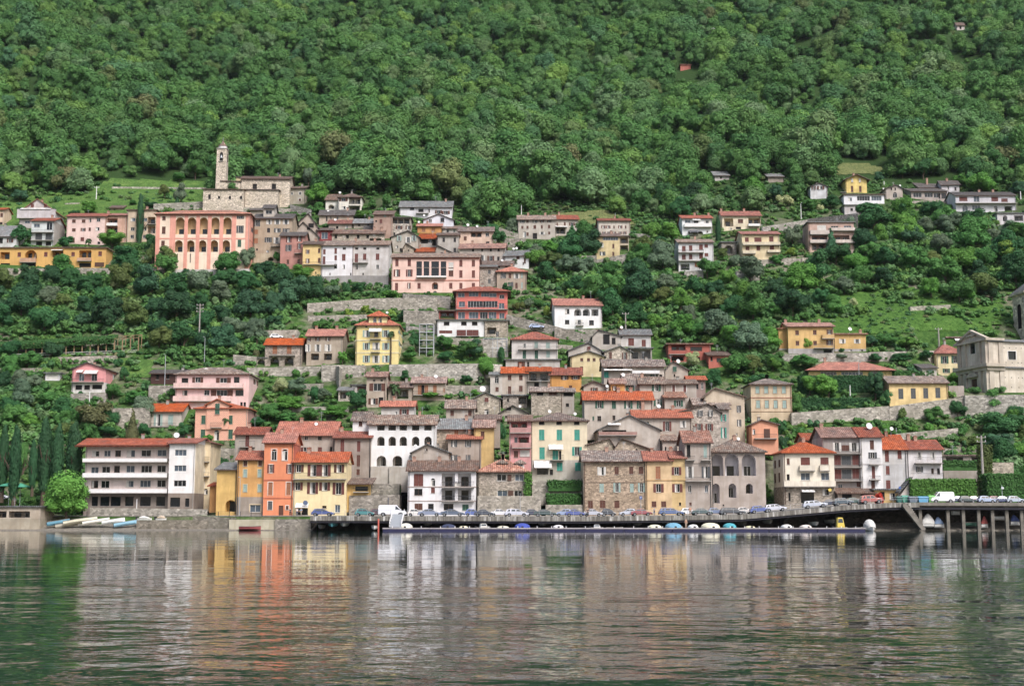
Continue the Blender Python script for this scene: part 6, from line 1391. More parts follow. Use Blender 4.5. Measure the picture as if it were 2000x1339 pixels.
# ------------------------------------------------------------------ boats
def hull_mesh(L, W, H_, mat, mat2, name='hull', parent=None):
    m = MB(); ns, nr = 10, 6; rings = []
    for i in range(ns + 1):
        t = i / ns; w = W / 2 * (1 - max(0, (t - .45) / .55) ** 2.2) * (.82 + .18 * min(1, t * 4)); x = -L / 2 + L * t; sh = H_ * (1 + .25 * max(0, t - .5) ** 2 * 4 * .5)
        w = max(w, .02); rings.append([(x, w * math.sin(a), sh - (sh) * (math.cos(a)) ** .8 * (1 if abs(math.cos(a)) > 0 else 0) if False else sh * (1 - max(0, math.cos(a)) ** .7)) for a in [-math.pi / 2 + math.pi * k / nr for k in range(nr + 1)]])
    for i in range(ns):
        for k in range(nr): m.poly([rings[i][k], rings[i + 1][k], rings[i + 1][k + 1], rings[i][k + 1]], mat)
    m.poly(rings[0], mat)
    top = [r[0] for r in rings] + [r[-1] for r in rings][::-1]
    m.poly([(p[0] * .96, p[1] * .86, p[2] - .12) for p in top], mat2)
    for r_ in (0, -1): m.tube([(r[r_][0], r[r_][1], r[r_][2]) for r in rings], .05, mat2, 5)
    return m.build(name, parent)
def cover_mesh(L, W, H_, zb, mat, parent, peak=.5):
    m = MB(); ns, nr = 9, 8; rings = []
    for i in range(ns + 1):
        t = i / ns; s = math.sin(math.pi * min(1, max(0, t))) ** .45; pk = 1 - abs(t - peak) * .9
        rings.append([(-L / 2 + L * t, W / 2 * s * math.cos(a) * 1.0, zb + H_ * s * pk * math.sin(a) ** .8) for a in [math.pi * k / nr for k in range(nr + 1)]])
    for i in range(ns):
        for k in range(nr): m.poly([rings[i][k], rings[i + 1][k], rings[i + 1][k + 1], rings[i][k + 1]], mat)
    return m.build('cover', parent)
HULLW = flat('white_gelcoat', 'E2E0DC', .35, 0, .15); INT = flat('boat_interior', '8E8A80', .8, 0, .3)
def BOAT(x0, x1, ytop, typ, hx, label, Y=253.6, rz=0, hullm=None, ybot=1032, z=None, L=None, group='boats moored behind the pontoon'):
    pxm = (VX(x0) + VX(x1)) / 2; p = at(pxm, 1030, Y); w = (VX(x1) - VX(x0)) / F * Y; z0 = 0 if z is None else z
    top = at(pxm, VY(ytop), Y).z
    root = empty('motor_boat' if typ == 'cabin' else 'rowing_boat' if typ == 'open' else 'covered_boat', (p.x, Y, z0 - .12 if z is None else z0), rz)
    tag(root, label, 'boat', group)
    if abs(abs(rz) - math.pi / 2) < .5: BW = w; BL = w * 2.3      # bow on
    else: BL = w; BW = min(2.2, w * .42)
    if L: BL = L
    hm = hullm or HULLW; hull_mesh(BL, BW, .75, hm, INT, 'hull', root)
    mt = flat('boat_canvas', hx, .8, 0, .25)
    if typ == 'cover': cover_mesh(BL * .94, BW * 1.02, max(.4, top - z0 - .6), .72, mt, root, .5 if random.random() < .4 else .35)
    elif typ == 'cabin':
        m = MB(); h = max(.6, top - z0 - .8); l = BL * .38; m.prism([(-l * .7, .7), (l * .8, .7), (l * .35, .7 + h), (-l * .55, .7 + h)], 'y', -BW * .36, BW * .36, mt); c = m.build('cabin', root)
        for sy in (-1, 1):
            m = MB(); yy = sy * (BW * .36 + .01); m.poly([(-l * .55, yy, .7 + h * .5), (l * .45, yy, .7 + h * .5), (l * .28, yy, .7 + h * .88), (-l * .48, yy, .7 + h * .88)], GLASSL); q_ = m.build('window', None); q_.parent = c
        m = MB(); m.poly([(l * .72 + .01, -BW * .3, .7 + h * .3), (l * .72 + .01, BW * .3, .7 + h * .3), (l * .42 + .02, BW * .27, .7 + h * .9), (l * .42 + .02, -BW * .27, .7 + h * .9)], GLASSL); q_ = m.build('windscreen', None); q_.parent = c
    elif typ == 'open':
        for t in (-.2, .15):
            m = MB(); m.box(BL * t - .15, -BW * .4, .52, BL * t + .15, BW * .4, .58, flat('boat_thwart_wood', '8A6A48', .8)); m.build('thwart', root)
    if typ != 'open':
        m = MB(); m.box(-BL / 2 - .35, -.2, .1, -BL / 2 - .02, .2, 1.05, flat('outboard_cowling', '2C2C30', .5)); m.build('outboard_motor', root)
    return root
PI2 = math.pi / 2
view('L3')
BOAT(66, 146, 1212, 'cover', 'EFEBD8', 'cream covered boat beside the gangway foot', rz=PI2)
BOAT(326, 412, 1218, 'cover', '3A4260', 'navy covered boat behind the pontoon below the laundry house', rz=PI2)
BOAT(436, 492, 1232, 'cover', 'EDE6C0', 'small pointed cream cover behind the pontoon', rz=PI2)
BOAT(543, 632, 1210, 'cabin', 'EDEBE4', 'white cabin boat below the rounded stone house', rz=PI2 * .2)
BOAT(672, 746, 1240, 'cover', 'E9E4C8', 'low cream boat between cabin boat and blue cover', rz=PI2)
BOAT(780, 878, 1212, 'cover', '2F4FC0', 'vivid royal blue tent covered boat', rz=PI2)
BOAT(1020, 1086, 1224, 'cover', 'EAE2E0', 'pinkish white covered boat below the vine garden', rz=PI2)
view('L4')
BOAT(44, 122, 1216, 'cabin', 'F0EFF0', 'white cabin boat with side windows below the stone house', rz=.1)
BOAT(140, 245, 1238, 'open', 'EEE8D0', 'low open white boat right of the side windowed cabin boat', rz=.05)
BOAT(402, 484, 1222, 'cover', 'F2EDCC', 'pale yellow covered boat below the golden house', rz=PI2)
BOAT(508, 608, 1210, 'cover', '6FB0CE', 'light blue tent covered boat', rz=PI2)
BOAT(648, 712, 1220, 'cover', 'F2F2EE', 'white tent boat beside the person on the pontoon', rz=PI2)
BOAT(732, 845, 1210, 'cover', 'F0EACB', 'large cream covered boat below the arcaded house', rz=PI2)
BOAT(868, 948, 1212, 'cover', '35B0BE', 'turquoise tent covered boat', rz=PI2)
BOAT(1002, 1064, 1232, 'cover', 'EDE7B8', 'little pale boat right of the turquoise one', rz=PI2)
view('L5')
BOAT(75, 140, 1226, 'cover', 'EFEFEA', 'white covered boat under the rising quay', rz=PI2)
BOAT(188, 256, 1228, 'cover', 'EBDDD2', 'pale boat with orange fenders near the pontoon end', rz=PI2)
BOAT(388, 472, 1180, 'cabin', 'F2D23A', 'yellow cabin boat at the right pontoon end', rz=.12)
BOAT(520, 565, 1205, 'open', 'CFCBC4', 'small grey dinghy bow on under the quay', Y=256.5, rz=-PI2, group='boats kept under the quay deck')
BOAT(570, 636, 1195, 'cover', 'D8D6D0', 'white round bowed boat under the quay right of the yellow boat', Y=256, rz=-PI2, group='boats kept under the quay deck')
BOAT(905, 1000, 1165, 'cover', 'E4E2DC', 'white covered boat stored behind the stair', Y=260, rz=.2, z=.6, group='boats kept under the quay deck')
BOAT(985, 1050, 1185, 'cover', '8FA8CC', 'pale blue covered boat stored between the piles', Y=260.3, rz=.15, z=.5, group='boats kept under the quay deck')
BOAT(1160, 1245, 1190, 'open', '3B6A58', 'dark green hull stored between the piles', Y=260.5, rz=.1, z=.8, hullm=flat('green_hull_paint', '3B6A58', .5), group='boats kept under the quay deck')
BOAT(1262, 1312, 1180, 'cover', 'B8453C', 'small red covered boat between the piles', Y=260.3, rz=.3, z=.5, group='boats kept under the quay deck')
BOAT(1330, 1420, 1175, 'open', '9A958C', 'grey hull hanging under the deck near the photo edge', Y=261, rz=0, z=2.0, group='boats kept under the quay deck')
BOAT(1440, 1500, 1170, 'cover', '4A5C9A', 'dark blue covered boat at the last pile', Y=260.6, rz=.1, z=1.0, group='boats kept under the quay deck')
BOAT(1090, 1150, 1140, 'open', 'D8D4CC', 'pale dinghy hung high between the piles', Y=261, rz=.4, z=3.0, group='boats kept under the quay deck')
view('L2')
BOAT(830, 892, 1215, 'open', '50A0A8', 'teal dinghy hanging bow on under the deck', Y=260.5, rz=-PI2, z=.7, hullm=flat('teal_hull_paint', '4FA0AA', .5), group='boats kept under the quay deck')
BOAT(905, 962, 1210, 'open', 'C9C6BE', 'pale dinghy hanging beside the teal one', Y=260.5, rz=-PI2, z=.8, group='boats kept under the quay deck')
BOAT(770, 812, 1228, 'open', '8C8A86', 'grey dinghy in the dark at the left deck end', Y=261.5, rz=-PI2, z=.3, hullm=CONC, group='boats kept under the quay deck')
BOAT(1100, 1142, 1228, 'open', 'D8D6D0', 'small white dinghy left of the orange post', Y=258, rz=-PI2, z=.2, group='boats kept under the quay deck')
for i, (px, py) in enumerate([(835, 1024), (915, 1024), (984, 1026), (1035, 1024), (1060, 1024), (1135, 1026), (1245, 1022), (1300, 1024), (1450, 1022), (1500, 1020), (1590, 1010), (1622, 1008)]):
    VW[:] = (0, 0, 1); BOAT(px - 9, px + 9, py, 'open', 'CFCBC4', ['shadowed dinghy hull hanging in the dark under the quay deck'][0], Y=262 + i % 3 * .5, rz=-PI2, z=.9 + (i % 2) * .4, hullm=[CONC, HULLW, INT][i % 3], group='dark dinghies under the deck')
view('L1')
def SHORE(x0, x1, y, hx, label, rz, bl):
    px = (VX(x0) + VX(x1)) / 2; p = at(px, VY(y), 264); b = BOAT(x0, x1, y, 'open', hx, label, Y=264.3, rz=rz, hullm=flat('beached_boat_paint', hx, .5, 0, .2), z=max(.15, p.z - .1), L=bl, group='boats drawn up on the shore'); b.rotation_euler = (R(-12), R(-9), rz); return b
SHORE(322, 408, 1220, '5F9FB8', 'light blue boat pulled up under the round bright tree', .5, 4.4)
SHORE(372, 460, 1236, 'B8B2A0', 'weathered beige boat lowest on the shore', .3, 4.2)
SHORE(425, 578, 1212, 'F0E8CC', 'long cream boat pulled up on the shore', .25, 6.4)
SHORE(545, 652, 1214, 'F4F0E4', 'sharp white boat next to the long cream one', .35, 5.2)
SHORE(660, 752, 1212, 'F2F4F0', 'short white boat farther up the shore', .3, 4.4)
SHORE(740, 835, 1226, '8FC4DC', 'sky blue boat at the end of the shore row', .4, 4.8)
BOAT(855, 942, 1172, 'cover', 'E2DED8', 'white tarpaulin covered boat on the mossy wall', Y=266, rz=.1, z=at(280, 1019, 266).z, group='boats drawn up on the shore')
BOAT(970, 1035, 1168, 'cover', 'C8B49C', 'tan tarpaulin heap boat beside the white tarpaulin', Y=266, rz=-.1, z=at(310, 1019, 266).z, group='boats drawn up on the shore')
view('L2'); BOAT(280, 412, 1238, 'open', 'A84A44', 'slim red boat low on the concrete landing', Y=261.5, rz=.05, hullm=flat('red_hull_paint', 'A8484A', .5), z=.05, group='boats drawn up on the shore')
# ------------------------------------------------------------------ posts, masts, pergola, scaffold, hedges
def POLE(px, yt, yb, label, r=.12, arms=0, Y=None, mat=None, lamp=False, name='utility_pole', cat='pole'):
    pxx, pt, pb_ = VX(px), VY(yt), VY(yb); Y = Y or hit(pxx, pb_); a = at(pxx, pb_, Y); b = at(pxx, pt, Y); h = b.z - a.z
    root = empty(name, a); tag(root, label, cat); mt = mat or CONC
    m = MB(); m.tube([(0, 0, -1), (0, 0, h)], [r * 1.3, r * .8], mt, 8); m.build('shaft', root)
    for i in range(arms):
        m = MB(); z = h - .5 - i * .9; m.box(-1.0, -.06, z, 1.0, .06, z + .12, mt)
        for sx in (-.85, 0, .85): m.tube([(sx, 0, z + .12), (sx, 0, z + .4)], .07, WHITE, 6)
        m.build('crossarm', root)
    if lamp:
        m = MB(); m.tube([(0, 0, h), (0, -.5, h + .1), (0, -1.1, h + .05)], .05, mt, 6); m.build('bracket', root); m = MB(); m.box(-.14, -1.5, h - .02, .14, -.95, h + .1, STEEL); m.build('lamp_head', root)
view('L1')
POLE(1238, -150, 110, 'tall pale utility pole with insulators in front of the left wood', .2, 3)
POLE(555, 395, 500, 'short white pole below the pink gabled house', .12, 0, mat=WHITE)
POLE(1022, 170, 440, 'slim green grey lamp post beside the dark timber barn', .1, 0, mat=STEEL, lamp=True, name='street_lamp', cat='street lamp')
POLE(850, 1065, 1130, 'pale goal shaped post before the hotel', .09, 0, mat=WHITE, Y=272)
view('V1'); POLE(740, 15, 118, 'white meadow pole above the long pale pink house', .16, 1, mat=WHITE)
POLE(492, -312, -165, 'lone mast with stay at the meadow top', .14, 1, mat=STEEL)
view('V4'); POLE(466, 80, 180, 'thin white mast behind the long grey roadside house', .14, 0, mat=WHITE)
POLE(1268, 905, 1045, 'concrete pole beside the rose door house', .2, 1)
POLE(1188, 140, 190, 'short mast behind the beige roadside house', .08, 0, mat=STEEL)
view('V5'); POLE(1043, 228, 360, 'road lamp post above the rose concrete terraces', .12, 0, mat=WHITE, lamp=True, name='street_lamp', cat='street lamp')
view('V6'); POLE(500, 212, 262, 'white post between chalet and gabled stone house', .16, 0, mat=WHITE)
POLE(1550, 290, 350, 'white post at the photo edge near the arched villa', .2, 0, mat=WHITE)
view('L5')
POLE(1018, 60, 190, 'tall grey pole left of the baroque church', .22, 1)
POLE(490, 402, 488, 'white lamp post in the hedge garden', .13, 0, mat=WHITE)
POLE(544, 270, 425, 'green grey lamp post in front of the wide orange roof', .1, 0, mat=STEEL, lamp=True, name='street_lamp', cat='street lamp')
POLE(1282, 700, 1040, 'leaning electricity mast wrapped in climbing plants', .26, 2, Y=280)
POLE(764, 655, 710, 'dish carrying mast above the pale grey house', .1, 0, mat=STEEL)
POLE(1394, 995, 1085, 'blue grey sign post among the right hand cars', .07, 0, mat=STEEL, Y=262.5)
view('L4'); POLE(356, 1048, 1110, 'parking sign post at the end of the stone house', .06, 0, mat=STEEL, Y=275)
view('L3'); POLE(816, 1028, 1118, 'slim blue post on the pale lakeside wall', .05, 0, mat=STEEL, Y=275.5)
view('L2'); POLE(1205, 1055, 1110, 'dark blue sign post behind the white van', .08, 0, mat=flat('dark_blue_sign', '2E3A5A', .6), Y=268)
POLE(60, 60, 235, 'thin lamp post in the dark trees beside the tall pole', .08, 0, mat=STEEL, lamp=True, name='street_lamp', cat='street lamp')
POLE(280, 930, 1140, 'street lamp on a long arm before the mottled ochre house', .06, 0, mat=STEEL, lamp=True, Y=276, name='street_lamp', cat='street lamp')
view('P'); 
for px, yt, yb, lb in ((1664, 205, 218, 'tiny pylon in the forest above the chalet'), (1394, 55, 90, 'thin mast sticking out of the upper forest'), (1072, 360, 392, 'pale mast in the forest above the long grey roadside house'), (1485, 122, 140, 'small twin post on the forest clearing')):
    POLE(px, yt, yb, lb, .16, 1, mat=WHITE)
def sign_board():
    pass
VINE = None
# ------------------------------------------------------------------ foliage
def leaf_mat(name, use_obj=True, base=(.06, .13, .03)):
    t = NT(name); oi = t.n('ObjectInfo')
    v = t.n('TexCoord').outputs['Object']
    a = t.noise(v, 1.6, 3, .6)
    if use_obj:
        c = oi.outputs['Color']
    else:
        g = t.n('NewGeometry'); pn = t.noise(g.outputs['Position'], .02, 5, .7)
        r = t.ramp(oi.outputs['Random'], [(0, (.05, .14, .05)), (.15, (.115, .26, .065)), (.3, (.065, .18, .055)), (.45, (.15, .30, .07)), (.58, (.08, .20, .095)), (.7, (.22, .37, .08)), (.8, (.09, .23, .065)), (.9, (.22, .33, .17)), (.97, (.17, .25, .08)), (1, (.20, .19, .09))])
        c = t.mix(t.ramp(pn, [(.38, (0, 0, 0)), (.62, (.7,) * 3)]), r, (.08, .18, .05, 1))
    hs = t.n('HueSaturation'); t.l(c, hs.inputs['Color'])
    mr = t.n('MapRange'); mr.inputs[3].default_value = .72; mr.inputs[4].default_value = 1.28; t.l(a, mr.inputs[0]); mr.inputs[1].default_value = .3; mr.inputs[2].default_value = .7
    t.l(mr.outputs[0], hs.inputs['Value'])
    t.l(hs.outputs[0], t.b.inputs['Base Color']); t.b.inputs['Roughness'].default_value = .7; t.b.inputs['Specular IOR Level'].default_value = .25
    tr = t.n('BsdfTranslucent'); t.l(hs.outputs[0], tr.inputs['Color']); ms = t.n('MixShader'); ms.inputs[0].default_value = .22
    t.l(t.b.outputs[0], ms.inputs[1]); t.l(tr.outputs[0], ms.inputs[2]); t.l(ms.outputs[0], t.t.nodes['Material Output'].inputs['Surface'])
    return t.m
LEAF = leaf_mat('leaves'); LEAFR = leaf_mat('forest_leaves', False)
BARK = flat('bark', '5E5040', .95, 0, .4, 3)
def crown_mesh(seed, kind='round', nq=1300, mat=None, ls=.12):
    """unit crown: about 1 wide in radius, from z=0 to z=2"""
    rd = random.Random(seed); v = []; f = []
    lobes = []
    if kind == 'round':
        n = rd.randint(11, 16)
        for i in range(n):
            a = rd.uniform(0, 2 * math.pi); q = rd.uniform(.1, .72) ** .8; z = rd.uniform(.35, 1.6); q *= math.sqrt(max(.15, 1 - ((z - .95) / 1.15) ** 2))
            lobes.append((Vector((q * math.cos(a), q * math.sin(a), z)), rd.uniform(.26, .48)))
        lobes.append((Vector((0, 0, 1.0)), .62))
    elif kind == 'column':
        for i in range(16): z = .1 + 1.8 * i / 15; r = .9 * math.sin(math.pi * min(1, .14 + (z / 2) * .84)) ** .6; lobes.append((Vector((rd.uniform(-.12, .12), rd.uniform(-.12, .12), z)), max(.18, r * .9)))
    elif kind == 'cone':
        for i in range(16): z = .08 + 1.85 * i / 15; lobes.append((Vector((rd.uniform(-.1, .1), rd.uniform(-.1, .1), z)), max(.1, .95 * (1 - z / 2.05))))
    elif kind == 'dome':
        for i in range(26):
            a = rd.uniform(0, 2 * math.pi); q = rd.uniform(.2, .62); z = rd.uniform(.35, 1.35) * (1 - q * .25); lobes.append((Vector((q * math.cos(a), q * math.sin(a), z)), rd.uniform(.3, .4)))
        lobes.append((Vector((0, 0, 1.0)), .75))
    elif kind == 'shrub':
        for i in range(9):
            a = rd.uniform(0, 2 * math.pi); q = rd.uniform(.1, .75); lobes.append((Vector((q * math.cos(a), q * math.sin(a), rd.uniform(.25, .9))), rd.uniform(.3, .5)))
    flatten = .35 if kind == 'column' else (.3 if kind == 'cone' else 1)
    tot = sum(r * r for _, r in lobes)
    for c, r in lobes:
        k = max(8, int(nq * r * r / tot))
        for _ in range(k):
            while True:
                d = Vector((rd.gauss(0, 1), rd.gauss(0, 1), rd.gauss(0, 1)))
                if d.length > .1: break
            d.normalize()
            if kind not in ('column',) and d.z < -.35 and rd.random() < .7: d.z = -d.z
            rr = r * rd.uniform(.78, 1.08); p = c + Vector((d.x * rr, d.y * rr, d.z * rr * (1 if kind in ('round', 'dome', 'shrub') else .5)))
            if any((p - c2).length < r2 * .62 for c2, r2 in lobes if c2 is not c) and kind != 'column': continue
            nn = (d + Vector((rd.uniform(-.5, .5), rd.uniform(-.5, .5), rd.uniform(-.2, .7)))).normalized()
            a = nn.orthogonal().normalized(); a.rotate(Matrix.Rotation(rd.uniform(0, 6.28), 3, nn)); b = nn.cross(a); s = ls * rd.uniform(.6, 1.3); t_ = s * rd.uniform(.5, .9)
            i0 = len(v); v += [tuple(p - a * s), tuple(p + b * t_), tuple(p + a * s), tuple(p - b * t_)]; f.append((i0, i0 + 1, i0 + 2, i0 + 3))
    # dark inner mass so that the crown is dense
    for c, r in lobes:
        bm = bmesh.new(); bmesh.ops.create_icosphere(bm, subdivisions=1, radius=r * .80); i0 = len(v)
        for q in bm.verts:
            z = q.co.z * (1 if kind in ('round', 'dome', 'shrub') else .6); v.append((q.co.x + c.x, q.co.y + c.y, max(.02, z + c.z)))
        for q in bm.faces: f.append(tuple(i0 + w.index for w in q.verts))
        bm.free()
    me = bpy.data.meshes.new('crown'); me.from_pydata(v, [], f); me.materials.append(mat or LEAF); me.update(); return me
CR = {'round': [crown_mesh(i, 'round', 4200, ls=.06) for i in range(7)], 'column': [crown_mesh(30 + i, 'column', 4500, ls=.07) for i in range(2)],
      'cone': [crown_mesh(40 + i, 'cone', 1800, ls=.1) for i in range(2)], 'dome': [crown_mesh(50, 'dome', 9000, ls=.045)], 'shrub': [crown_mesh(60 + i, 'shrub', 1400, ls=.09) for i in range(4)]}
def trunk_mesh(seed):
    rd = random.Random(seed); m = MB(); m.tube([(0, 0, -2), (.05, 0, 1.5), (rd.uniform(-.2, .2), rd.uniform(-.2, .2), 4.5)], [.3, .24, .12], BARK, 7)
    for i in range(4):
        a = rd.uniform(0, 6.28); m.tube([(0.05, 0, 1.8 + i * .5), (math.cos(a) * .8, math.sin(a) * .8, 3 + i * .5), (math.cos(a) * 1.5, math.sin(a) * 1.5, 4.2 + i * .6)], [.14, .09, .04], BARK, 5)
    o = m.build('trunk'); me = o.data; bpy.data.objects.remove(o); return me
TK = [trunk_mesh(i) for i in range(3)]
TONE = {'dark green': (.026, .072, .03), 'deep green': (.032, .10, .034), 'mid green': (.055, .145, .036), 'bright green': (.08, .19, .035), 'yellow green': (.14, .22, .04),
        'olive green': (.085, .12, .035), 'grey green': (.095, .14, .085), 'blue green': (.04, .10, .05), 'brownish': (.095, .105, .045), 'cream flowered': (.28, .30, .15)}
TREES = []
FORCE = 0
def ok_screen(px, py, w, h, Y, tol=.0):
    x0, x1, y0, y1 = px - w * .45, px + w * .45, py - h, py
    for a, b, t, bb, Yb in SCR:
        if Yb > Y + .5 and x1 > a and x0 < b and y1 > t and y0 < bb:
            ox = min(x1, b) - max(x0, a); oy = min(y1, bb) - max(y0, t)
            if oy > 3 + tol * h and ox > 2 + tol * w: return False
    return True
def ok_foot(X, Y, r):
    for x, y, c, s, W, D in FOOT:
        dx, dy = X - x, Y - y; u = dx * c + dy * s; v = -dx * s + dy * c
        if -r < u < W + r and -r < v < D + r: return False
    return True
NTREE = [0]
def TREE(px, py, w, h, tone, kind='round', Y=None, name=None, label=None):
    Y = Y or hit(px, py); b = at(px, py, Y); rad = w / F * Y / 2; ht = h / F * Y
    nm = name or {'round': 'broadleaf_tree', 'column': 'cypress_tree', 'cone': 'conifer_tree', 'dome': 'broadleaf_tree', 'shrub': 'bush'}[kind]
    root = empty(nm, b, 0); rz = random.uniform(0, 6.28)
    NTREE[0] += 1; k = NTREE[0]
    me = CR[kind][k % len(CR[kind])]; c = bpy.data.objects.new('crown' if kind != 'shrub' else 'foliage', me); C.objects.link(c); c.parent = root
    c.rotation_euler = (0, 0, rz)
    zlow = 0 if kind in ('shrub',) else (.03 * ht if kind == 'column' else .05 * ht if kind == 'cone' else .12 * ht)
    top = {'round': 1.95, 'column': 2.1, 'cone': 2.0, 'dome': 1.62, 'shrub': 1.25}[kind]
    xr = {'round': 1.08, 'column': 1.0, 'cone': .95, 'dome': .98, 'shrub': 1.1}[kind]
    c.location = (0, 0, zlow - (.1 if kind == 'shrub' else 0)); c.scale = (rad / xr, rad / xr, (ht - zlow) / top)
    q = TONE[tone]; j = random.uniform(.85, 1.18) * 1.45; c.color = (q[0] * j * random.uniform(.9, 1.1), q[1] * j, q[2] * j, 1)
    if kind != 'shrub':
        t_ = bpy.data.objects.new('trunk', TK[k % 3]); C.objects.link(t_); t_.parent = root; s = ht / 9; t_.scale = (s, s, s * .9)
    if label: tag(root, label, {'bush': 'bush'}.get(nm, 'tree'))
    TREES.append((root, px, py - h / 2, w, h, tone, kind, nm, label))
    return root
def PALM(px, ytop, yb, w, label, Y=None):
    p1, p2 = VX(px), VY(yb); Y = Y or hit(p1, p2); b = at(p1, p2, Y); h = (p2 - VY(ytop)) / F * Y; r = VX(px + w) - VX(px); r = r / F * Y / 2
    root = empty('palm_tree', b); tag(root, label, 'palm'); m = MB(); m.tube([(0, 0, -1), (.1, 0, h * .5), (0, 0, h - r * .6)], [.28, .2, .18], BARK, 7); m.build('trunk', root)
    fr = MB(); rd = random.Random(int(px)); z0 = h - r * .6
    for i in range(34):
        a = rd.uniform(0, 6.28); up = rd.uniform(-.6, 1.1); pts = []
        for k in range(5):
            t = k / 4; pts.append(Vector((math.cos(a) * r * t, math.sin(a) * r * t, z0 + r * (up * t - 1.0 * t * t))))
        sd_ = Vector((-math.sin(a), math.cos(a), 0))
        for k in range(4):
            w0 = r * .3 * math.sin(math.pi * (k + .3) / 4.6); w1 = r * .3 * math.sin(math.pi * min(1, (k + 1.3) / 4.6))
            fr.poly([pts[k] - sd_ * w0, pts[k] + sd_ * w0, pts[k + 1] + sd_ * w1, pts[k + 1] - sd_ * w1], LEAF)
    o = fr.build('fronds', root); o.color = (.05, .10, .035, 1)
VW[:] = (0, 0, 1)
# the trees one can point to
TREE(128, 1018, 98, 92, 'bright green', 'dome', Y=268, label='big round bright green tree on the shore beside the hotel')
for px, yb, w, h, lb in ((4, 955, 24, 130, 'cypress cut by the photo edge'), (27, 968, 28, 142, 'slim cypress with visible trunk near the green umbrella'), (63, 950, 20, 95, 'short cypress between the taller ones'),
                     (84, 960, 34, 150, 'tallest dark cypress of the shore row'), (110, 955, 30, 132, 'second tall cypress left of the hotel'), (142, 945, 38, 125, 'broad cypress touching the hotel')):
    TREE(px, yb, w, h, 'dark green', 'column', Y=283 + random.uniform(0, 5), label=lb)
TREE(272, 474, 17, 104, 'dark green', 'column', label='tall lone cypress standing before the beige apartment block')
TREE(1403, 478, 13, 62, 'dark green', 'column', label='dark cypress between the two red roofed upper houses')
TREE(258, 858, 26, 62, 'brownish', 'cone', label='brown green conical tree above the hotel roof')
TREE(1625, 498, 30, 55, 'blue green', 'cone', label='blue green fir before the rose concrete terraces')
TREE(980, 708, 14, 32, 'deep green', 'column', label='short ivy green column tree near the high terrace wall')
TREE(1577, 688, 24, 30, 'yellow green', 'round', label='round golden green tree before the long yellow villa')
TREE(1710, 782, 44, 62, 'dark green', 'round', label='big dark round tree in the hedge garden')
TREE(1731, 790, 32, 30, 'deep green', 'shrub', label='clipped green bush left of the pale yellow hall')
view('V1')
def T1(x, yb, w, h, tone, kind='round', lb=None): TREE(VX(x), VY(yb), w * VW[2], h * VW[2], tone, kind, label=lb)
T1(850, 492, 225, 150, 'bright green', lb='round bright tree in front of the pale pink house'); T1(965, 650, 285, 180, 'deep green', lb='wide green tree right of the ochre loggia house')
T1(1275, 660, 215, 205, 'olive green', lb='olive tree in front of the left corner of the salmon school'); T1(480, 720, 260, 190, 'mid green', lb='tree covering the middle of the ochre loggia house')
T1(150, 140, 150, 110, 'blue green', lb='pale rounded tree at the left of the meadow'); T1(435, 140, 60, 60, 'deep green', 'shrub', 'small dark bush alone in the meadow')
T1(700, 240, 170, 110, 'bright green', lb='light green tree behind the pale pink house'); T1(570, 250, 100, 60, 'deep green'); T1(1160, 520, 120, 150, 'deep green'); T1(1150, 190, 130, 60, 'dark green'); T1(1020, 160, 90, 40, 'mid green')
T1(150, 480, 170, 180, 'deep green'); T1(510, 490, 130, 100, 'deep green'); T1(1170, 620, 110, 180, 'olive green')
view('V2')
T1(320, 435, 150, 175, 'mid green', lb='spreading meadow tree left of the bell tower'); T1(85, 590, 110, 130, 'olive green', lb='bare looking small tree on the lower meadow'); T1(205, 640, 130, 180, 'grey green', lb='thin grey tree beside the old church garden'); T1(180, 660, 75, 100, 'dark green', 'cone')
T1(565, 1190, 250, 220, 'mid green', lb='leafy tree hiding the lower right corner of the salmon school'); T1(720, 1130, 150, 190, 'grey green', lb='grey olive tree right of the salmon school'); T1(1255, 640, 205, 185, 'bright green', lb='round bright tree between church and cream hilltop villa')
T1(40, 350, 90, 110, 'dark green'); T1(200, 460, 140, 90, 'mid green'); T1(790, 420, 260, 230, 'bright green', lb='large light green tree behind the old church'); T1(950, 420, 160, 160, 'mid green'); T1(1190, 500, 110, 170, 'grey green', lb='silvery tree behind the church on the forest edge')
T1(80, 1180, 220, 190, 'mid green'); T1(245, 1175, 80, 60, 'dark green', 'shrub', 'small dark bush on the white plinth wall'); T1(850, 1180, 170, 130, 'deep green'); T1(1000, 1190, 150, 120, 'deep green'); T1(1160, 1220, 200, 130, 'bright green', lb='bright tree below the yellow narrow house'); T1(960, 1075, 90, 80, 'mid green', 'shrub')
T1(1270, 700, 90, 80, 'mid green')
view('V4')
T1(855, 350, 130, 120, 'deep green', 'cone', 'dark tree before the end of the long roadside house'); T1(215, 300, 90, 50, 'yellow green'); T1(300, 400, 120, 140, 'deep green'); T1(405, 560, 80, 70, 'grey green'); T1(660, 935, 62, 85, 'yellow green', 'column', 'clipped golden column bush left of the white veranda villa')
T1(350, 745, 100, 70, 'deep green', 'shrub'); T1(520, 880, 90, 90, 'grey green'); T1(1225, 1010, 60, 70, 'yellow green', 'shrub'); T1(590, 880, 110, 80, 'mid green'); T1(445, 900, 100, 90, 'olive green')
T1(310, 1260, 62, 95, 'deep green', 'column'); T1(80, 1270, 190, 160, 'blue green', lb='blue green spreading tree under the overgrown annex'); T1(190, 1350, 150, 110, 'bright green'); T1(1130, 990, 120, 60, 'mid green')
view('V5')
T1(320, 800, 200, 170, 'mid green', lb='tree covering the foot of the white red shuttered house'); T1(430, 660, 110, 100, 'olive green'); T1(540, 730, 110, 130, 'grey green', lb='grey olive tree before the stone arched garage'); T1(960, 640, 90, 80, 'yellow green', lb='yellow green palm like bush beside the cream villa')
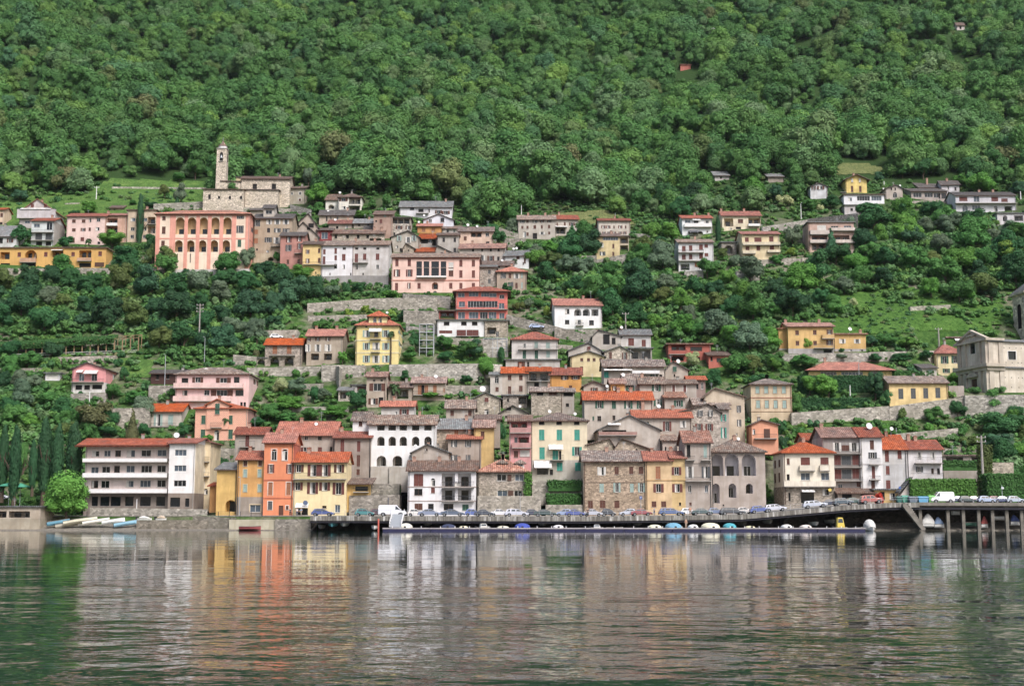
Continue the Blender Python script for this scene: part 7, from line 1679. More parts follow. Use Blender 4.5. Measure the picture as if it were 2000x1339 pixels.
T1(975, 560, 170, 170, 'grey green', lb='feathery grey tree before the high road wall'); T1(1410, 560, 170, 240, 'grey green', lb='airy pale tree half covering the rose concrete terraces'); T1(530, 480, 80, 60, 'olive green', 'shrub'); T1(850, 700, 130, 90, 'mid green')
T1(700, 250, 240, 240, 'bright green', lb='large bright round tree above the cream red roofed house'); T1(850, 220, 110, 160, 'blue green'); T1(190, 290, 240, 240, 'dark green', lb='large dark tree above the white flowered balcony house'); T1(930, 240, 180, 90, 'cream flowered', 'shrub', 'cream flowering thicket above the road')
T1(1190, 290, 80, 60, 'cream flowered', 'shrub', 'small cream flowering shrub by the high road'); T1(1450, 1010, 90, 60, 'cream flowered', 'shrub', 'cream flowering bush on the green slope'); T1(1100, 290, 160, 110, 'mid green'); T1(1270, 270, 150, 110, 'deep green'); T1(520, 1330, 220, 180, 'bright green', lb='bright round tree left of the long yellow villa')
view('V6')
for x, yb, w, h, tn in ((420, 620, 330, 260, 'deep green'), (650, 560, 200, 200, 'deep green'), (900, 470, 150, 110, 'deep green'), (700, 720, 230, 200, 'blue green'), (1000, 640, 250, 200, 'grey green'), (1240, 600, 260, 180, 'deep green'), (130, 850, 250, 180, 'deep green'), (370, 830, 200, 150, 'mid green'), (500, 900, 260, 200, 'deep green'), (710, 900, 120, 110, 'bright green'), (1080, 940, 330, 240, 'bright green'), (1450, 870, 330, 230, 'yellow green'), (860, 1110, 200, 160, 'bright green'), (1080, 1150, 260, 200, 'mid green'), (1330, 1140, 150, 140, 'dark green'), (1450, 640, 200, 120, 'grey green'), (110, 1250, 220, 170, 'mid green'), (1250, 330, 260, 200, 'bright green'), (1090, 270, 150, 120, 'bright green'), (1530, 330, 150, 120, 'blue green'), (640, 190, 180, 130, 'mid green'), (800, 200, 200, 180, 'deep green'), (460, 230, 90, 100, 'blue green'), (70, 150, 120, 120, 'mid green')): T1(x, yb, w, h, tn)
view('L1')
for x, yb, w, h, tn, kd in ((700, 450, 110, 110, 'mid green', 'round'), (850, 480, 160, 95, 'mid green', 'round'), (775, 330, 70, 90, 'deep green', 'round'), (190, 400, 130, 120, 'grey green', 'round'), (310, 500, 180, 110, 'mid green', 'round'), (570, 660, 260, 200, 'brownish', 'round'), (380, 560, 160, 130, 'deep green', 'round'), (200, 640, 140, 120, 'bright green', 'round'), (50, 560, 150, 140, 'deep green', 'round'), (895, 680, 90, 90, 'deep green', 'round'), (680, 680, 130, 80, 'deep green', 'round'), (500, 450, 50, 60, 'deep green', 'column'), (1150, 690, 90, 100, 'deep green', 'round'), (740, 240, 70, 60, 'deep green', 'shrub'), (20, 400, 120, 140, 'dark green', 'round'), (160, 250, 120, 60, 'mid green', 'shrub'), (340, 240, 90, 50, 'mid green', 'shrub'), (1080, 450, 90, 80, 'mid green', 'round'), (140, 940, 90, 240, 'mid green', 'round'), (890, 1108, 40, 62, 'deep green', 'shrub'), (1005, 1108, 46, 66, 'deep green', 'shrub'), (1070, 1110, 36, 40, 'mid green', 'shrub'), (1130, 1110, 42, 66, 'mid green', 'shrub')): T1(x, yb, w, h, tn, kd)
view('L2')
for x, yb, w, h, tn, kd in ((70, 1120, 110, 115, 'deep green', 'round'), (60, 1050, 70, 75, 'olive green', 'round'), (545, 430, 130, 130, 'cream flowered', 'round'), (630, 420, 150, 110, 'grey green', 'round'), (590, 520, 230, 100, 'bright green', 'round'), (460, 590, 160, 130, 'mid green', 'round'), (570, 600, 150, 80, 'mid green', 'round'), (740, 470, 80, 110, 'deep green', 'round'), (830, 300, 90, 85, 'bright green', 'round'), (810, 460, 110, 90, 'grey green', 'round'), (1000, 520, 150, 140, 'deep green', 'round'), (880, 560, 200, 80, 'bright green', 'round'), (720, 580, 130, 90, 'mid green', 'round'), (920, 230, 70, 90, 'bright green', 'round'), (85, 710, 80, 55, 'bright green', 'shrub'), (160, 880, 100, 80, 'deep green', 'round'), (640, 310, 80, 50, 'mid green', 'shrub'), (1110, 210, 80, 70, 'deep green', 'round'), (1030, 200, 50, 70, 'deep green', 'round'), (380, 620, 120, 70, 'deep green', 'round'), (380, 190, 60, 55, 'brownish', 'shrub')): T1(x, yb, w, h, tn, kd)
view('L3')
T1(595, 330, 140, 155, 'bright green', lb='round bright tree beside the high terrace wall')
for x, yb, w, h, tn, kd in ((500, 200, 170, 130, 'mid green', 'round'), (350, 220, 130, 80, 'deep green', 'round'), (130, 210, 120, 90, 'mid green', 'round'), (290, 440, 250, 40, 'bright green', 'shrub'), (480, 350, 90, 60, 'deep green', 'round'), (530, 420, 80, 40, 'bright green', 'shrub'), (740, 1080, 70, 75, 'mid green', 'round'), (862, 1040, 55, 140, 'bright green', 'column'), (910, 1045, 90, 70, 'deep green', 'round'), (1030, 930, 50, 70, 'mid green', 'round'), (100, 330, 80, 70, 'deep green', 'round'), (1025, 375, 50, 45, 'bright green', 'round'), (705, 590, 40, 50, 'mid green', 'shrub'), (710, 690, 50, 100, 'deep green', 'shrub'), (1100, 1060, 200, 60, 'bright green', 'shrub')): T1(x, yb, w, h, tn, kd)
view('L4')
T1(930, 150, 195, 175, 'bright green', lb='tall bright tree right of the brick red modern house'); T1(672, 255, 115, 110, 'cream flowered', lb='pale flowering tree before the brick red modern house')
for x, yb, w, h, tn, kd in ((1125, 1075, 95, 110, 'bright green', 'round'), (915, 1105, 115, 60, 'mid green', 'shrub'), (600, 1112, 100, 65, 'grey green', 'shrub'), (800, 380, 130, 130, 'deep green', 'round'), (950, 300, 200, 160, 'mid green', 'round'), (1060, 300, 150, 140, 'olive green', 'round'), (1180, 250, 150, 100, 'mid green', 'round'), (1100, 340, 150, 60, 'deep green', 'shrub'), (1230, 660, 100, 90, 'deep green', 'shrub'), (1110, 740, 130, 60, 'deep green', 'shrub'), (1240, 740, 90, 70, 'dark green', 'shrub'), (1180, 600, 90, 50, 'mid green', 'shrub')): T1(x, yb, w, h, tn, kd)
view('L5')
for x, yb, w, h, tn, kd in ((250, 470, 130, 130, 'bright green', 'round'), (360, 490, 200, 150, 'bright green', 'round'), (170, 580, 100, 130, 'mid green', 'round'), (800, 620, 60, 90, 'olive green', 'round'), (990, 630, 130, 110, 'mid green', 'round'), (1130, 600, 120, 110, 'deep green', 'round'), (1110, 400, 110, 90, 'bright green', 'round'), (440, 260, 110, 50, 'grey green', 'round'), (630, 270, 110, 60, 'deep green', 'round'), (790, 270, 150, 60, 'deep green', 'round'), (940, 250, 90, 60, 'deep green', 'round'), (220, 320, 180, 110, 'mid green', 'round'), (700, 180, 150, 90, 'mid green', 'round'), (820, 190, 120, 80, 'bright green', 'round'), (620, 180, 80, 80, 'blue green', 'round'), (1420, 740, 280, 180, 'deep green', 'round'), (1480, 660, 160, 140, 'deep green', 'round'), (1300, 650, 120, 80, 'mid green', 'round'), (1380, 820, 200, 140, 'blue green', 'round'), (1500, 860, 160, 120, 'bright green', 'round'), (1150, 690, 100, 60, 'mid green', 'shrub'), (1400, 1060, 200, 130, 'mid green', 'round'), (1500, 1060, 140, 160, 'mid green', 'round'), (1200, 760, 150, 70, 'olive green', 'shrub'), (870, 680, 80, 50, 'bright green', 'shrub'), (970, 690, 80, 60, 'bright green', 'shrub'), (700, 690, 80, 60, 'bright green', 'shrub'), (440, 205, 40, 30, 'deep green', 'shrub'), (330, 210, 40, 30, 'deep green', 'shrub'), (30, 320, 120, 90, 'bright green', 'round'), (1180, 940, 120, 80, 'deep green', 'shrub'), (180, 700, 110, 60, 'mid green', 'shrub')): T1(x, yb, w, h, tn, kd)
view('V3')
for x, yb, w, h, tn, kd in ((400, 840, 130, 100, 'deep green', 'round'), (300, 840, 90, 90, 'deep green', 'shrub'), (180, 870, 160, 110, 'grey green', 'round'), (650, 870, 190, 65, 'bright green', 'shrub'), (905, 880, 36, 50, 'deep green', 'round'), (650, 1020, 90, 60, 'yellow green', 'shrub'), (755, 1055, 130, 95, 'dark green', 'round'), (445, 1000, 80, 80, 'yellow green', 'round'), (320, 1020, 80, 70, 'yellow green', 'shrub'), (90, 1110, 220, 70, 'mid green', 'shrub'), (1425, 1110, 150, 60, 'bright green', 'shrub'), (430, 270, 120, 70, 'bright green', 'round'), (500, 190, 90, 80, 'mid green', 'round'), (620, 180, 110, 100, 'mid green', 'shrub'), (1415, 780, 90, 40, 'deep green', 'shrub'), (1540, 800, 90, 80, 'deep green', 'round'), (1290, 455, 90, 50, 'mid green', 'shrub'), (1500, 570, 60, 50, 'grey green', 'round'), (90, 130, 190, 140, 'bright green', 'round'), (90, 230, 110, 100, 'mid green', 'round'), (830, 1290, 120, 170, 'deep green', 'round'), (1050, 1280, 160, 130, 'mid green', 'round'), (280, 1230, 60, 110, 'deep green', 'round'), (1430, 420, 120, 140, 'deep green', 'round')): T1(x, yb, w, h, tn, kd)
PALM(372, 1075, 1385, 70, 'tall palm left of the yellow turret villa'); PALM(640, 1112, 1385, 64, 'tall palm before the right of the yellow turret villa'); PALM(1228, 378, 465, 56, 'palm before the beige house with loggia window')
view('L2'); PALM(40, 525, 690, 54, 'palm before the left wing of the rose brick villa'); PALM(196, 545, 692, 66, 'double headed palm before the rose brick villa door'); PALM(1245, 335, 450, 84, 'low palm beside the slatted shutter cottage'); PALM(385, 40, 150, 40, 'small palm near the arched stone house')
view('V1'); PALM(680, 408, 486, 54, 'palm standing before the pale pink house'); PALM(158, 320, 420, 90, 'wide palm left of the balcony house')
view('L3'); PALM(572, 290, 360, 56, 'small palm below the round bright tree')
view('L1'); PALM(240, 500, 640, 70, 'dark palm in the gardens above the cypresses')

# woods whose single trees are large enough to tell apart
VW[:] = (0, 0, 1)
AUTO = []
WOODS = []
def WOOD(P, n, w0, w1, tones, seed, asp=(.8, 1.1), tol=.12):
    WOODS.append(P); rd = random.Random(seed); xs = [p[0] for p in P]; ys = [p[1] for p in P]; pts = []; tries = 0
    while len(pts) < n and tries < n * 60:
        tries += 1; px, py = rd.uniform(min(xs), max(xs)), rd.uniform(min(ys), max(ys))
        if not inpoly(px, py, P): continue
        w = rd.uniform(w0, w1); h = w * rd.uniform(*asp)
        if any(abs(px - a) < (w + c) * .30 and abs(py - b) < (w + c) * .24 for a, b, c in pts): continue
        Y = hit(px, py)
        if not ok_screen(px, py, w, h, Y, tol): continue
        b = at(px, py, Y)
        if not ok_foot(b.x, b.y, 1.5): continue
        pts.append((px, py, w))
        TREE(px, py, w, h, rd.choice(tones), 'round', Y=Y)
DK = ['dark green', 'deep green', 'dark green', 'olive green', 'blue green', 'deep green', 'grey green']
MX = ['deep green', 'mid green', 'bright green', 'mid green', 'dark green', 'grey green', 'olive green', 'mid green', 'deep green']
WOOD([(-20, 560), (60, 545), (240, 540), (420, 545), (560, 540), (640, 590), (560, 620), (530, 690), (400, 700), (290, 700), (270, 650), (-20, 655)], 68, 42, 78, DK, 1)
WOOD([(1040, 480), (1150, 470), (1180, 500), (1320, 520), (1330, 560), (1560, 560), (1620, 600), (1530, 640), (1510, 720), (1420, 700), (1300, 660), (1200, 650), (1160, 590), (1050, 560), (1035, 520)], 62, 42, 82, MX, 2)
WOOD([(1300, 500), (1330, 420), (1320, 460), (1240, 480), (1180, 470), (1230, 530), (1310, 540)], 12, 40, 60, MX, 3)
WOOD([(1540, 560), (1660, 540), (1700, 440), (1860, 420), (2010, 440), (2010, 560), (1900, 600), (1800, 560), (1640, 580)], 34, 44, 80, MX, 4)
WOOD([(1880, 800), (1980, 780), (2020, 850), (2020, 960), (1940, 960), (1930, 860)], 10, 36, 60, MX, 5)
WOOD([(0, 700), (120, 700), (130, 800), (280, 830), (160, 870), (0, 860)], 14, 36, 60, MX, 6)
WOOD([(990, 430), (1060, 470), (1040, 540), (1010, 500)], 6, 36, 50, MX, 7)

# one label for each tree, built from what stands next to it
def word_pos(px, py, rx, ry):
    dx, dy = px - rx, py - ry
    if abs(dx) > abs(dy) * 1.1: return 'right of' if dx > 0 else 'left of'
    return 'above' if dy < 0 else 'below'
SHAPE = {'round': 'tree', 'shrub': 'bush', 'column': 'cypress', 'cone': 'conifer', 'dome': 'tree'}
pend = {}
for T in TREES:
    root, px, py, w, h, tone, kind, nm, label = T
    if label: continue
    rf = min(REFS, key=lambda r: math.hypot((px - r[0]) * .8, py - r[1]))
    sz = 'large' if w > 62 else 'small' if w < 40 else ''
    s = ' '.join(q for q in (sz, tone, SHAPE[kind], word_pos(px, py, rf[0], rf[1]), rf[2]) if q)
    pend.setdefault(s, []).append(T)
ORD = ['first', 'second', 'third', 'fourth', 'fifth', 'sixth', 'seventh', 'eighth', 'ninth', 'tenth', 'eleventh', 'twelfth', 'thirteenth', 'fourteenth', 'fifteenth', 'sixteenth', 'seventeenth', 'eighteenth', 'nineteenth', 'twentieth']
for s, L_ in pend.items():
    L_.sort(key=lambda t: t[1])
    for i, t in enumerate(L_):
        s2 = s if len(L_) == 1 else f'{s}, {ORD[i]} from left'
        tag(t[0], s2, 'bush' if t[6] == 'shrub' else 'tree')
GRP = {'broadleaf_tree': 'broadleaf trees of the village and its woods', 'bush': 'bushes in the terraced gardens', 'cypress_tree': 'dark cypresses'}
for T in TREES:
    if T[7] in GRP: T[0]['group'] = GRP[T[7]]
from collections import Counter; print('TREES', len(TREES), Counter(t[7] for t in TREES))

# ------------------------------------------------------------------ forest and undergrowth as uncountable masses
def scatter(name, pts, protos, kindname):
    """pts: (x, y, z, scale, rotation, index); the prototypes live in a collection that is not part of the scene"""
    col = bpy.data.collections.new(name + '_kinds')
    for i, me in enumerate(protos):
        po = bpy.data.objects.new(f'{name}_kind_{i:02d}', me); col.objects.link(po)
    me = bpy.data.meshes.new(name); me.from_pydata([p[:3] for p in pts], [], [])
    for nm, typ, k in (('sc', 'FLOAT', 3), ('rz', 'FLOAT', 4), ('ix', 'INT', 5)):
        a = me.attributes.new(nm, typ, 'POINT'); a.data.foreach_set('value', [p[k] for p in pts])
    o = bpy.data.objects.new(name, me); C.objects.link(o); tag(o, kind='stuff')
    ng = bpy.data.node_groups.new(name, 'GeometryNodeTree'); ng.interface.new_socket('Geometry', in_out='INPUT', socket_type='NodeSocketGeometry'); ng.interface.new_socket('Geometry', in_out='OUTPUT', socket_type='NodeSocketGeometry')
    N = ng.nodes; gi = N.new('NodeGroupInput'); go = N.new('NodeGroupOutput'); ip = N.new('GeometryNodeInstanceOnPoints'); ci = N.new('GeometryNodeCollectionInfo')
    ci.inputs[0].default_value = col; ci.inputs[1].default_value = True; ci.inputs[2].default_value = True
    def attr(nm, typ):
        a = N.new('GeometryNodeInputNamedAttribute'); a.data_type = typ; a.inputs[0].default_value = nm; return [q for q in a.outputs if q.enabled][0]
    sc_ = attr('sc', 'FLOAT'); rz = attr('rz', 'FLOAT'); ix = attr('ix', 'INT'); cx = N.new('ShaderNodeCombineXYZ')
    ng.links.new(rz, cx.inputs[2]); ng.links.new(gi.outputs[0], ip.inputs['Points']); ng.links.new(ci.outputs[0], ip.inputs['Instance'])
    ip.inputs['Pick Instance'].default_value = True; ng.links.new(ix, ip.inputs['Instance Index']); ng.links.new(cx.outputs[0], ip.inputs['Rotation']); ng.links.new(sc_, ip.inputs['Scale'])
    ng.links.new(ip.outputs[0], go.inputs[0]); md = o.modifiers.new('scatter', 'NODES'); md.node_group = ng
    return o
# lower edge of the forest in the photograph
EDGE = [(-200, 392), (60, 384), (160, 378), (215, 350), (300, 351), (420, 354), (440, 425), (560, 412), (640, 392), (700, 398), (760, 402), (860, 430), (960, 450), (1010, 425), (1130, 410), (1150, 415), (1190, 425), (1320, 428), (1400, 418), (1500, 422), (1590, 405), (1625, 340), (1632, 316), (1740, 316), (1760, 362), (1860, 362), (1900, 375), (2200, 385)]
rd = random.Random(11); F_ = []
protos = [crown_mesh(200 + i, 'round' if i % 3 else 'dome', 3000, LEAFR, ls=.062) for i in range(9)]
Y = 425.
while Y < 1080:
    sp = 6.4 if Y < 620 else 7.2
    half = Y * .385 + 110; X = -half
    while X < half:
        x = X + rd.uniform(-.45, .45) * sp; y = Y + rd.uniform(-.45, .45) * sp; X += sp
        z = ground(x, y); px, py = proj(x, y, z)
        if py > lerp_tab(EDGE, px) - 2 + 9 * noise.noise(Vector((px / 30, 0, 0))): continue
        if any(inpoly(px, py, P) for P in PATCH[:4]): continue
        r = rd.choice([2.8, 3.6, 4.4, 5.2, 6.2, 7.4]) * rd.uniform(.85, 1.15)
        q_ = noise.noise(Vector((x / 30 + y / 60, y / 40, 5))); r *= .62 if q_ > .38 else 1 - .3 * q_
        if abs(noise.noise(Vector((x / 60 + y / 130, y / 300, 8)))) < .02 and rd.random() < .6: continue
        w = r * 2 / y * F; 
        if not ok_foot(x, y, 3 if y < 560 else 1) or not ok_screen(px, py, w, w * 1.1, y): continue
        F_.append((x, y, z + r * .15 - .5, r, rd.uniform(0, 6.28), rd.randrange(9)))
    Y += sp * .95
scatter('forest', F_, protos, 'forest'); print('FOREST', len(F_))
U_ = []; sh = [crown_mesh(300 + i, 'shrub', 260, LEAFR, ls=.2) for i in range(4)]
Y = 292.
while Y < 500:
    X = -Y * .48
    while X < Y * .48:
        x = X + rd.uniform(-1.2, 1.2); y = Y + rd.uniform(-1, 1); X += 2.5
        z = ground(x, y); px, py = proj(x, y, z)
        lush = inpoly(px, py, PATCH[2]); wood = any(inpoly(px, py, P) for P in WOODS)
        if not lush and any(inpoly(px, py, P) for P in PATCH) and rd.random() < .8: continue
        dens = 1 if wood else noise.noise(Vector((x / 11, y / 9, 2)))
        central = 560 < px < 1540 and 600 < py < 900
        if dens < (-.3 if central else -.45): continue
        if rd.random() < .55 and any(a_ < px < b_ and t_ - 2 < py < c_ + 3 and Yw > y for a_, b_, t_, c_, Yw in SCRW): continue
        r = rd.uniform(.5, 1.25) * (1 if central else 1.25)
        if wood: r = rd.uniform(1.3, 2.6)
        if lush and not wood:
            r = rd.uniform(.5, 1.1) if dens < .25 else rd.uniform(1.2, 2.2)
        w = r * 2 / y * F
        if not ok_foot(x, y, .8) or not ok_screen(px, py, w, w * .6, y): continue
        U_.append((x, y, z - .2, r, rd.uniform(0, 6.28), rd.randrange(4)))
    Y += 2.3
scatter('undergrowth', U_, sh, 'undergrowth'); print('UNDERGROWTH', len(U_))

# ------------------------------------------------------------------ hedge, pergola, vines, scaffold
def hedge(name, label, x0, x1, yt, yb, Y, dep, tone, cat='hedge'):
    a = at(VX(x0), VY(yb), Y); b = at(VX(x1), VY(yt), Y); W = b.x - a.x; H_ = b.z - a.z; rd = random.Random(int(x0)); m = MB()
    m.box(.15, .15, -1, W - .15, dep, H_ - .15, LEAF)
    n = int((W * H_ + W * dep + H_ * dep * 2) * 26)
    for _ in range(n):
        q = rd.random() * (W * H_ + W * dep + 2 * H_ * dep)
        if q < W * H_: p = Vector((rd.uniform(0, W), 0, rd.uniform(0, H_))); nn = Vector((0, -1, .3))
        elif q < W * H_ + W * dep: p = Vector((rd.uniform(0, W), rd.uniform(0, dep), H_)); nn = Vector((0, -.2, 1))
        else: sx = rd.choice((0, W)); p = Vector((sx, rd.uniform(0, dep), rd.uniform(0, H_))); nn = Vector((1 if sx else -1, 0, .3))
        p += Vector((rd.gauss(0, .12), rd.gauss(0, .12), rd.gauss(0, .12))); nn = (nn + Vector((rd.uniform(-.9, .9), rd.uniform(-.6, .6), rd.uniform(-.6, .9)))).normalized()
        u = nn.orthogonal().normalized(); u.rotate(Matrix.Rotation(rd.uniform(0, 6.28), 3, nn)); v = nn.cross(u); s = rd.uniform(.12, .3)
        m.poly([p - u * s, p + v * s * .7, p + u * s, p - v * s * .7], LEAF)
    o = m.build(name); o.location = a; t = TONE[tone]; o.color = (*t, 1); tag(o, label, cat); return o
view('L5')
hedge('hedge', 'big clipped bright green hedge wall beside the outer stair', 852, 1236, 962, 1082, 275, 3, 'bright green')
hedge('hedge', 'lower hedge strip under the open carport', 1040, 1262, 852, 880, 292, 2, 'mid green')
Yh = hit(VX(450), VY(530)); hedge('hedge', 'long dark hedge in front of the wide orange roof house', 190, 600, 345, 440, hit(VX(400), VY(440)) - 1, 3, 'deep green')
hedge('hedge', 'lowest hedge bank above the very long stone wall', 190, 600, 480, 545, hit(VX(400), VY(545)), 3, 'deep green')
hedge('hedge', 'hedge between the wide orange roof and the cream church house', 690, 985, 318, 348, hit(VX(840), VY(348)), 2, 'mid green')
hedge('ivy', 'ivy mass climbing around the leaning electricity mast', 1262, 1330, 760, 1060, 281, 1.2, 'olive green', 'ivy')
hedge('hedge', 'leafy bank behind the cars at the photo edge', 1310, 1560, 930, 1070, 276, 4, 'mid green')
view('L3'); hedge('vine_trellis', 'vine covered trellis garden between the two lakeside stone houses', 982, 1196, 1035, 1085, 279.5, 2.5, 'mid green', 'vine'); hedge('hedge', 'darker hedge strip above the vine trellis garden', 985, 1200, 950, 985, 281.5, 1.0, 'mid green')
hedge('climbing_plant', 'bright climber on the corner of the stone dormer house', 845, 885, 900, 1035, 278, .5, 'bright green', 'climber')
view('L2'); hedge('hedge', 'grass green terrace hedge beside the white laundry house', 1100, 1275, 985, 1035, 284, 2, 'mid green')
# vine pergola
view('L1')
def pergola():
    n = 17; Ys = [hit(VX(60 + i * 50), VY(188 - i * 2)) for i in range(n)]; a = at(VX(60), VY(188), Ys[0])
    root = empty('pergola', a); tag(root, 'long vine covered pergola of pale posts above the left gardens', 'pergola'); wd = flat('pergola_timber', 'A08560', .9, 0, .3)
    P = []
    for i in range(-2, n):
        x = 60 + i * 50; y_ = Ys[max(0, i)]; b = at(VX(x), VY(188 - max(i, 0) * 1.6), y_) - a; t = at(VX(x), VY(112 - max(i, 0) * 3.2), y_).z - a.z
        m = MB(); m.box(b.x - .13, b.y - .13, b.z - 1, b.x + .13, b.y + .13, t, wd); m.box(b.x - .1, b.y + 2.9, b.z, b.x + .1, b.y + 3.1, t + 1.2, wd); m.build('post', root); P.append((b.x, b.y, t, b.z))
        m = MB(); m.prism([(b.y - .6, t), (b.y + 3.4, t + 1.2), (b.y + 3.4, t + 1.35), (b.y - .6, t + .15)], 'x', b.x - .07, b.x + .07, wd); m.build('rafter', root)
    m = MB()
    for (x1, y1, t1, z1), (x2, y2, t2, z2) in zip(P, P[1:]):
        for dy, dz in ((0, .02), (3, 1.22)): m.tube([(x1, y1 + dy, t1 + dz), (x2, y2 + dy, t2 + dz)], .09, wd, 4)
        m.tube([(x1, y1 - 1, z1 + .9), (x2, y2 - 1, z2 + .9)], .05, WHITE, 4); m.tube([(x1, y1 - 1, z1 + .4), (x2, y2 - 1, z2 + .4)], .05, WHITE, 4)
    m.build('beam', root)
    m = MB(); rd = random.Random(5)
    for (x1, y1, t1, _), (x2, y2, t2, _) in zip(P[:-4], P[1:-3]):
        for _ in range(1100):
            q = rd.random(); s_ = rd.random(); dy = rd.uniform(-.7, 3.3); p = Vector((x1 + (x2 - x1) * q, y1 + (y2 - y1) * q + dy, t1 + (t2 - t1) * q + dy * .35 + rd.uniform(-.9 if dy < .2 else -.3, .5)))
            nn = Vector((rd.uniform(-1, 1), rd.uniform(-1, 0), rd.uniform(-.2, 1))).normalized(); u = nn.orthogonal().normalized(); u.rotate(Matrix.Rotation(rd.uniform(0, 6.28), 3, nn)); v = nn.cross(u); s = rd.uniform(.18, .4)
            m.poly([p - u * s, p + v * s * .7, p + u * s, p - v * s * .7], LEAF)
    o = m.build('vine', root); o.color = (.05, .13, .035, 1)
pergola()
view('V3')
def scaffold(label, x0, x1, yt, yb, nc, nr, nm='scaffold'):
    Y = hit(VX((x0 + x1) / 2), VY(yb)); a = at(VX(x0), VY(yb), Y); b = at(VX(x1), VY(yt), Y); W = b.x - a.x; H_ = b.z - a.z
    root = empty(nm, a); tag(root, label, nm)
    for i in range(nc + 1):
        for dy in (0, 2.2):
            m = MB(); m.tube([(W * i / nc, dy, -1), (W * i / nc, dy, H_)], .1, STEEL, 5); m.build('upright', root)
    for j in range(1, nr + 1):
        m = MB(); z = H_ * j / nr
        for dy in (0, 2.2): m.tube([(0, dy, z), (W, dy, z)], .09, STEEL, 5); m.tube([(0, dy, z - .9), (W, dy, z - .9)], .05, STEEL, 4)
        m.box(0, .1, z - .06, W, 2.1, z, STEEL); m.build('platform', root)
scaffold('pale metal scaffold tower between turret villa and white garages', 862, 972, 1075, 1320, 2, 4)
scaffold('metal frame fence below the overgrown annex', 1355, 1535, 1185, 1330, 5, 2, 'metal_frame')
# parasols by the boathouse
view('L1')
for i, (x, lb) in enumerate(((55, 'green garden parasol on the boathouse parking'), (125, 'green parasol partly behind the slim cypress'))):
    p = at(VX(x), VY(1050), 286); root = empty('parasol', (p.x, 286, p.z)); tag(root, lb, 'parasol', 'green parasols at the left shore'); h = 3.0 if not i else 2.8; m = MB(); m.tube([(0, 0, -2), (0, 0, h)], .05, STEEL, 6); m.build('pole', root)
    m = MB(); mt = flat('green_parasol_cloth', '3FA884', .8, 0, .1)
    for k in range(8): a, b = math.pi * k / 4, math.pi * (k + 1) / 4; m.poly([(0, 0, h + .1), (2.1 * math.cos(a), 2.1 * math.sin(a), h - .6), (2.1 * math.cos(b), 2.1 * math.sin(b), h - .6)], mt); m.poly([(2.1 * math.cos(a), 2.1 * math.sin(a), h - .6), (2.1 * math.cos(b), 2.1 * math.sin(b), h - .6), (2.1 * math.cos(b), 2.1 * math.sin(b), h - .8), (2.1 * math.cos(a), 2.1 * math.sin(a), h - .8)], mt)
    m.build('canopy', root)
# red and orange rolled canopy shape behind the red car
view('L5')
p = at(VX(665), 975, 265); TREE(VX(668), 983, 22, 22, 'brownish', 'shrub', Y=266, name='bush', label='round scarlet bush beside the orange red off road car')
TREES[-1][0].children[0].color = (.55, .05, .03, 1)
# signs
def SIGN(x, y, w, h, hx, Y, label, txt=None, round_=False, name='sign', tc='F4F4F4'):
    p = at(VX(x), VY(y), Y); W = VW[2] * w / F * Y; H_ = VW[2] * h / F * Y; root = empty(name, p); tag(root, label, 'sign'); m = MB(); mt = flat('sign_paint', hx, .5, 0, 0)
    if round_: m.prism([(W / 2 * math.cos(a), W / 2 * math.sin(a)) for a in [2 * math.pi * k / 14 for k in range(14)]], 'y', -.06, .06, mt)
    else: m.box(-W / 2, -.06, -H_ / 2, W / 2, .06, H_ / 2, mt)
    m.build('board', root)
    if txt:
        cu = bpy.data.curves.new('lettering', 'FONT'); cu.body = txt; cu.size = H_ * .8; cu.align_x = 'CENTER'; cu.align_y = 'CENTER'; cu.extrude = .01; cu.materials.append(flat('sign_lettering', tc, .5, 0, 0))
        tmp = bpy.data.objects.new('tmp', cu); C.objects.link(tmp); bpy.context.view_layer.update(); me = bpy.data.meshes.new_from_object(tmp); bpy.data.objects.remove(tmp); o = bpy.data.objects.new('lettering', me); C.objects.link(o); o.parent = root; o.rotation_euler = (PI2, 0, 0); o.location = (0, -.075, 0)
view('L4'); SIGN(356, 1056, 16, 18, '3C64B4', 274.9, 'blue parking sign with a white P by the stone house', 'P')
view('L5'); SIGN(368, 1023, 20, 20, 'E8C83A', 280.2, 'round yellow sign on the cream corner house', round_=True); SIGN(783, 1010, 12, 14, '3C64B4', 272, 'small blue sign at the outer stair by the hedge'); SIGN(1394, 1012, 14, 12, 'D8DCE0', 262.3, 'small pale sign board on the blue grey post')
view('L2'); SIGN(690, 1088, 30, 26, '5A6A88', 275.5, 'round blue grey sign over the yellow shop awning', round_=True)
# outer sloped stair by the hedge
view('L5')
a = at(VX(790), VY(1060), 276); b = at(VX(850), VY(965), 276); m = MB(); m.prism([(0, -1), (b.x - a.x, -1), (b.x - a.x, b.z - a.z), (0, .2)], 'y', 0, 2.5, plaster('CFC8C0')); m.prism([(-.4, .6), (b.x - a.x + .3, b.z - a.z + .45), (b.x - a.x + .3, b.z - a.z + .7), (-.4, .9)], 'y', -.3, 2.8, roofmat('gy')); o = m.build('covered_stair'); o.location = a; tag(o, 'covered sloping stair with grey roof between terrace house and hedge', 'stair')
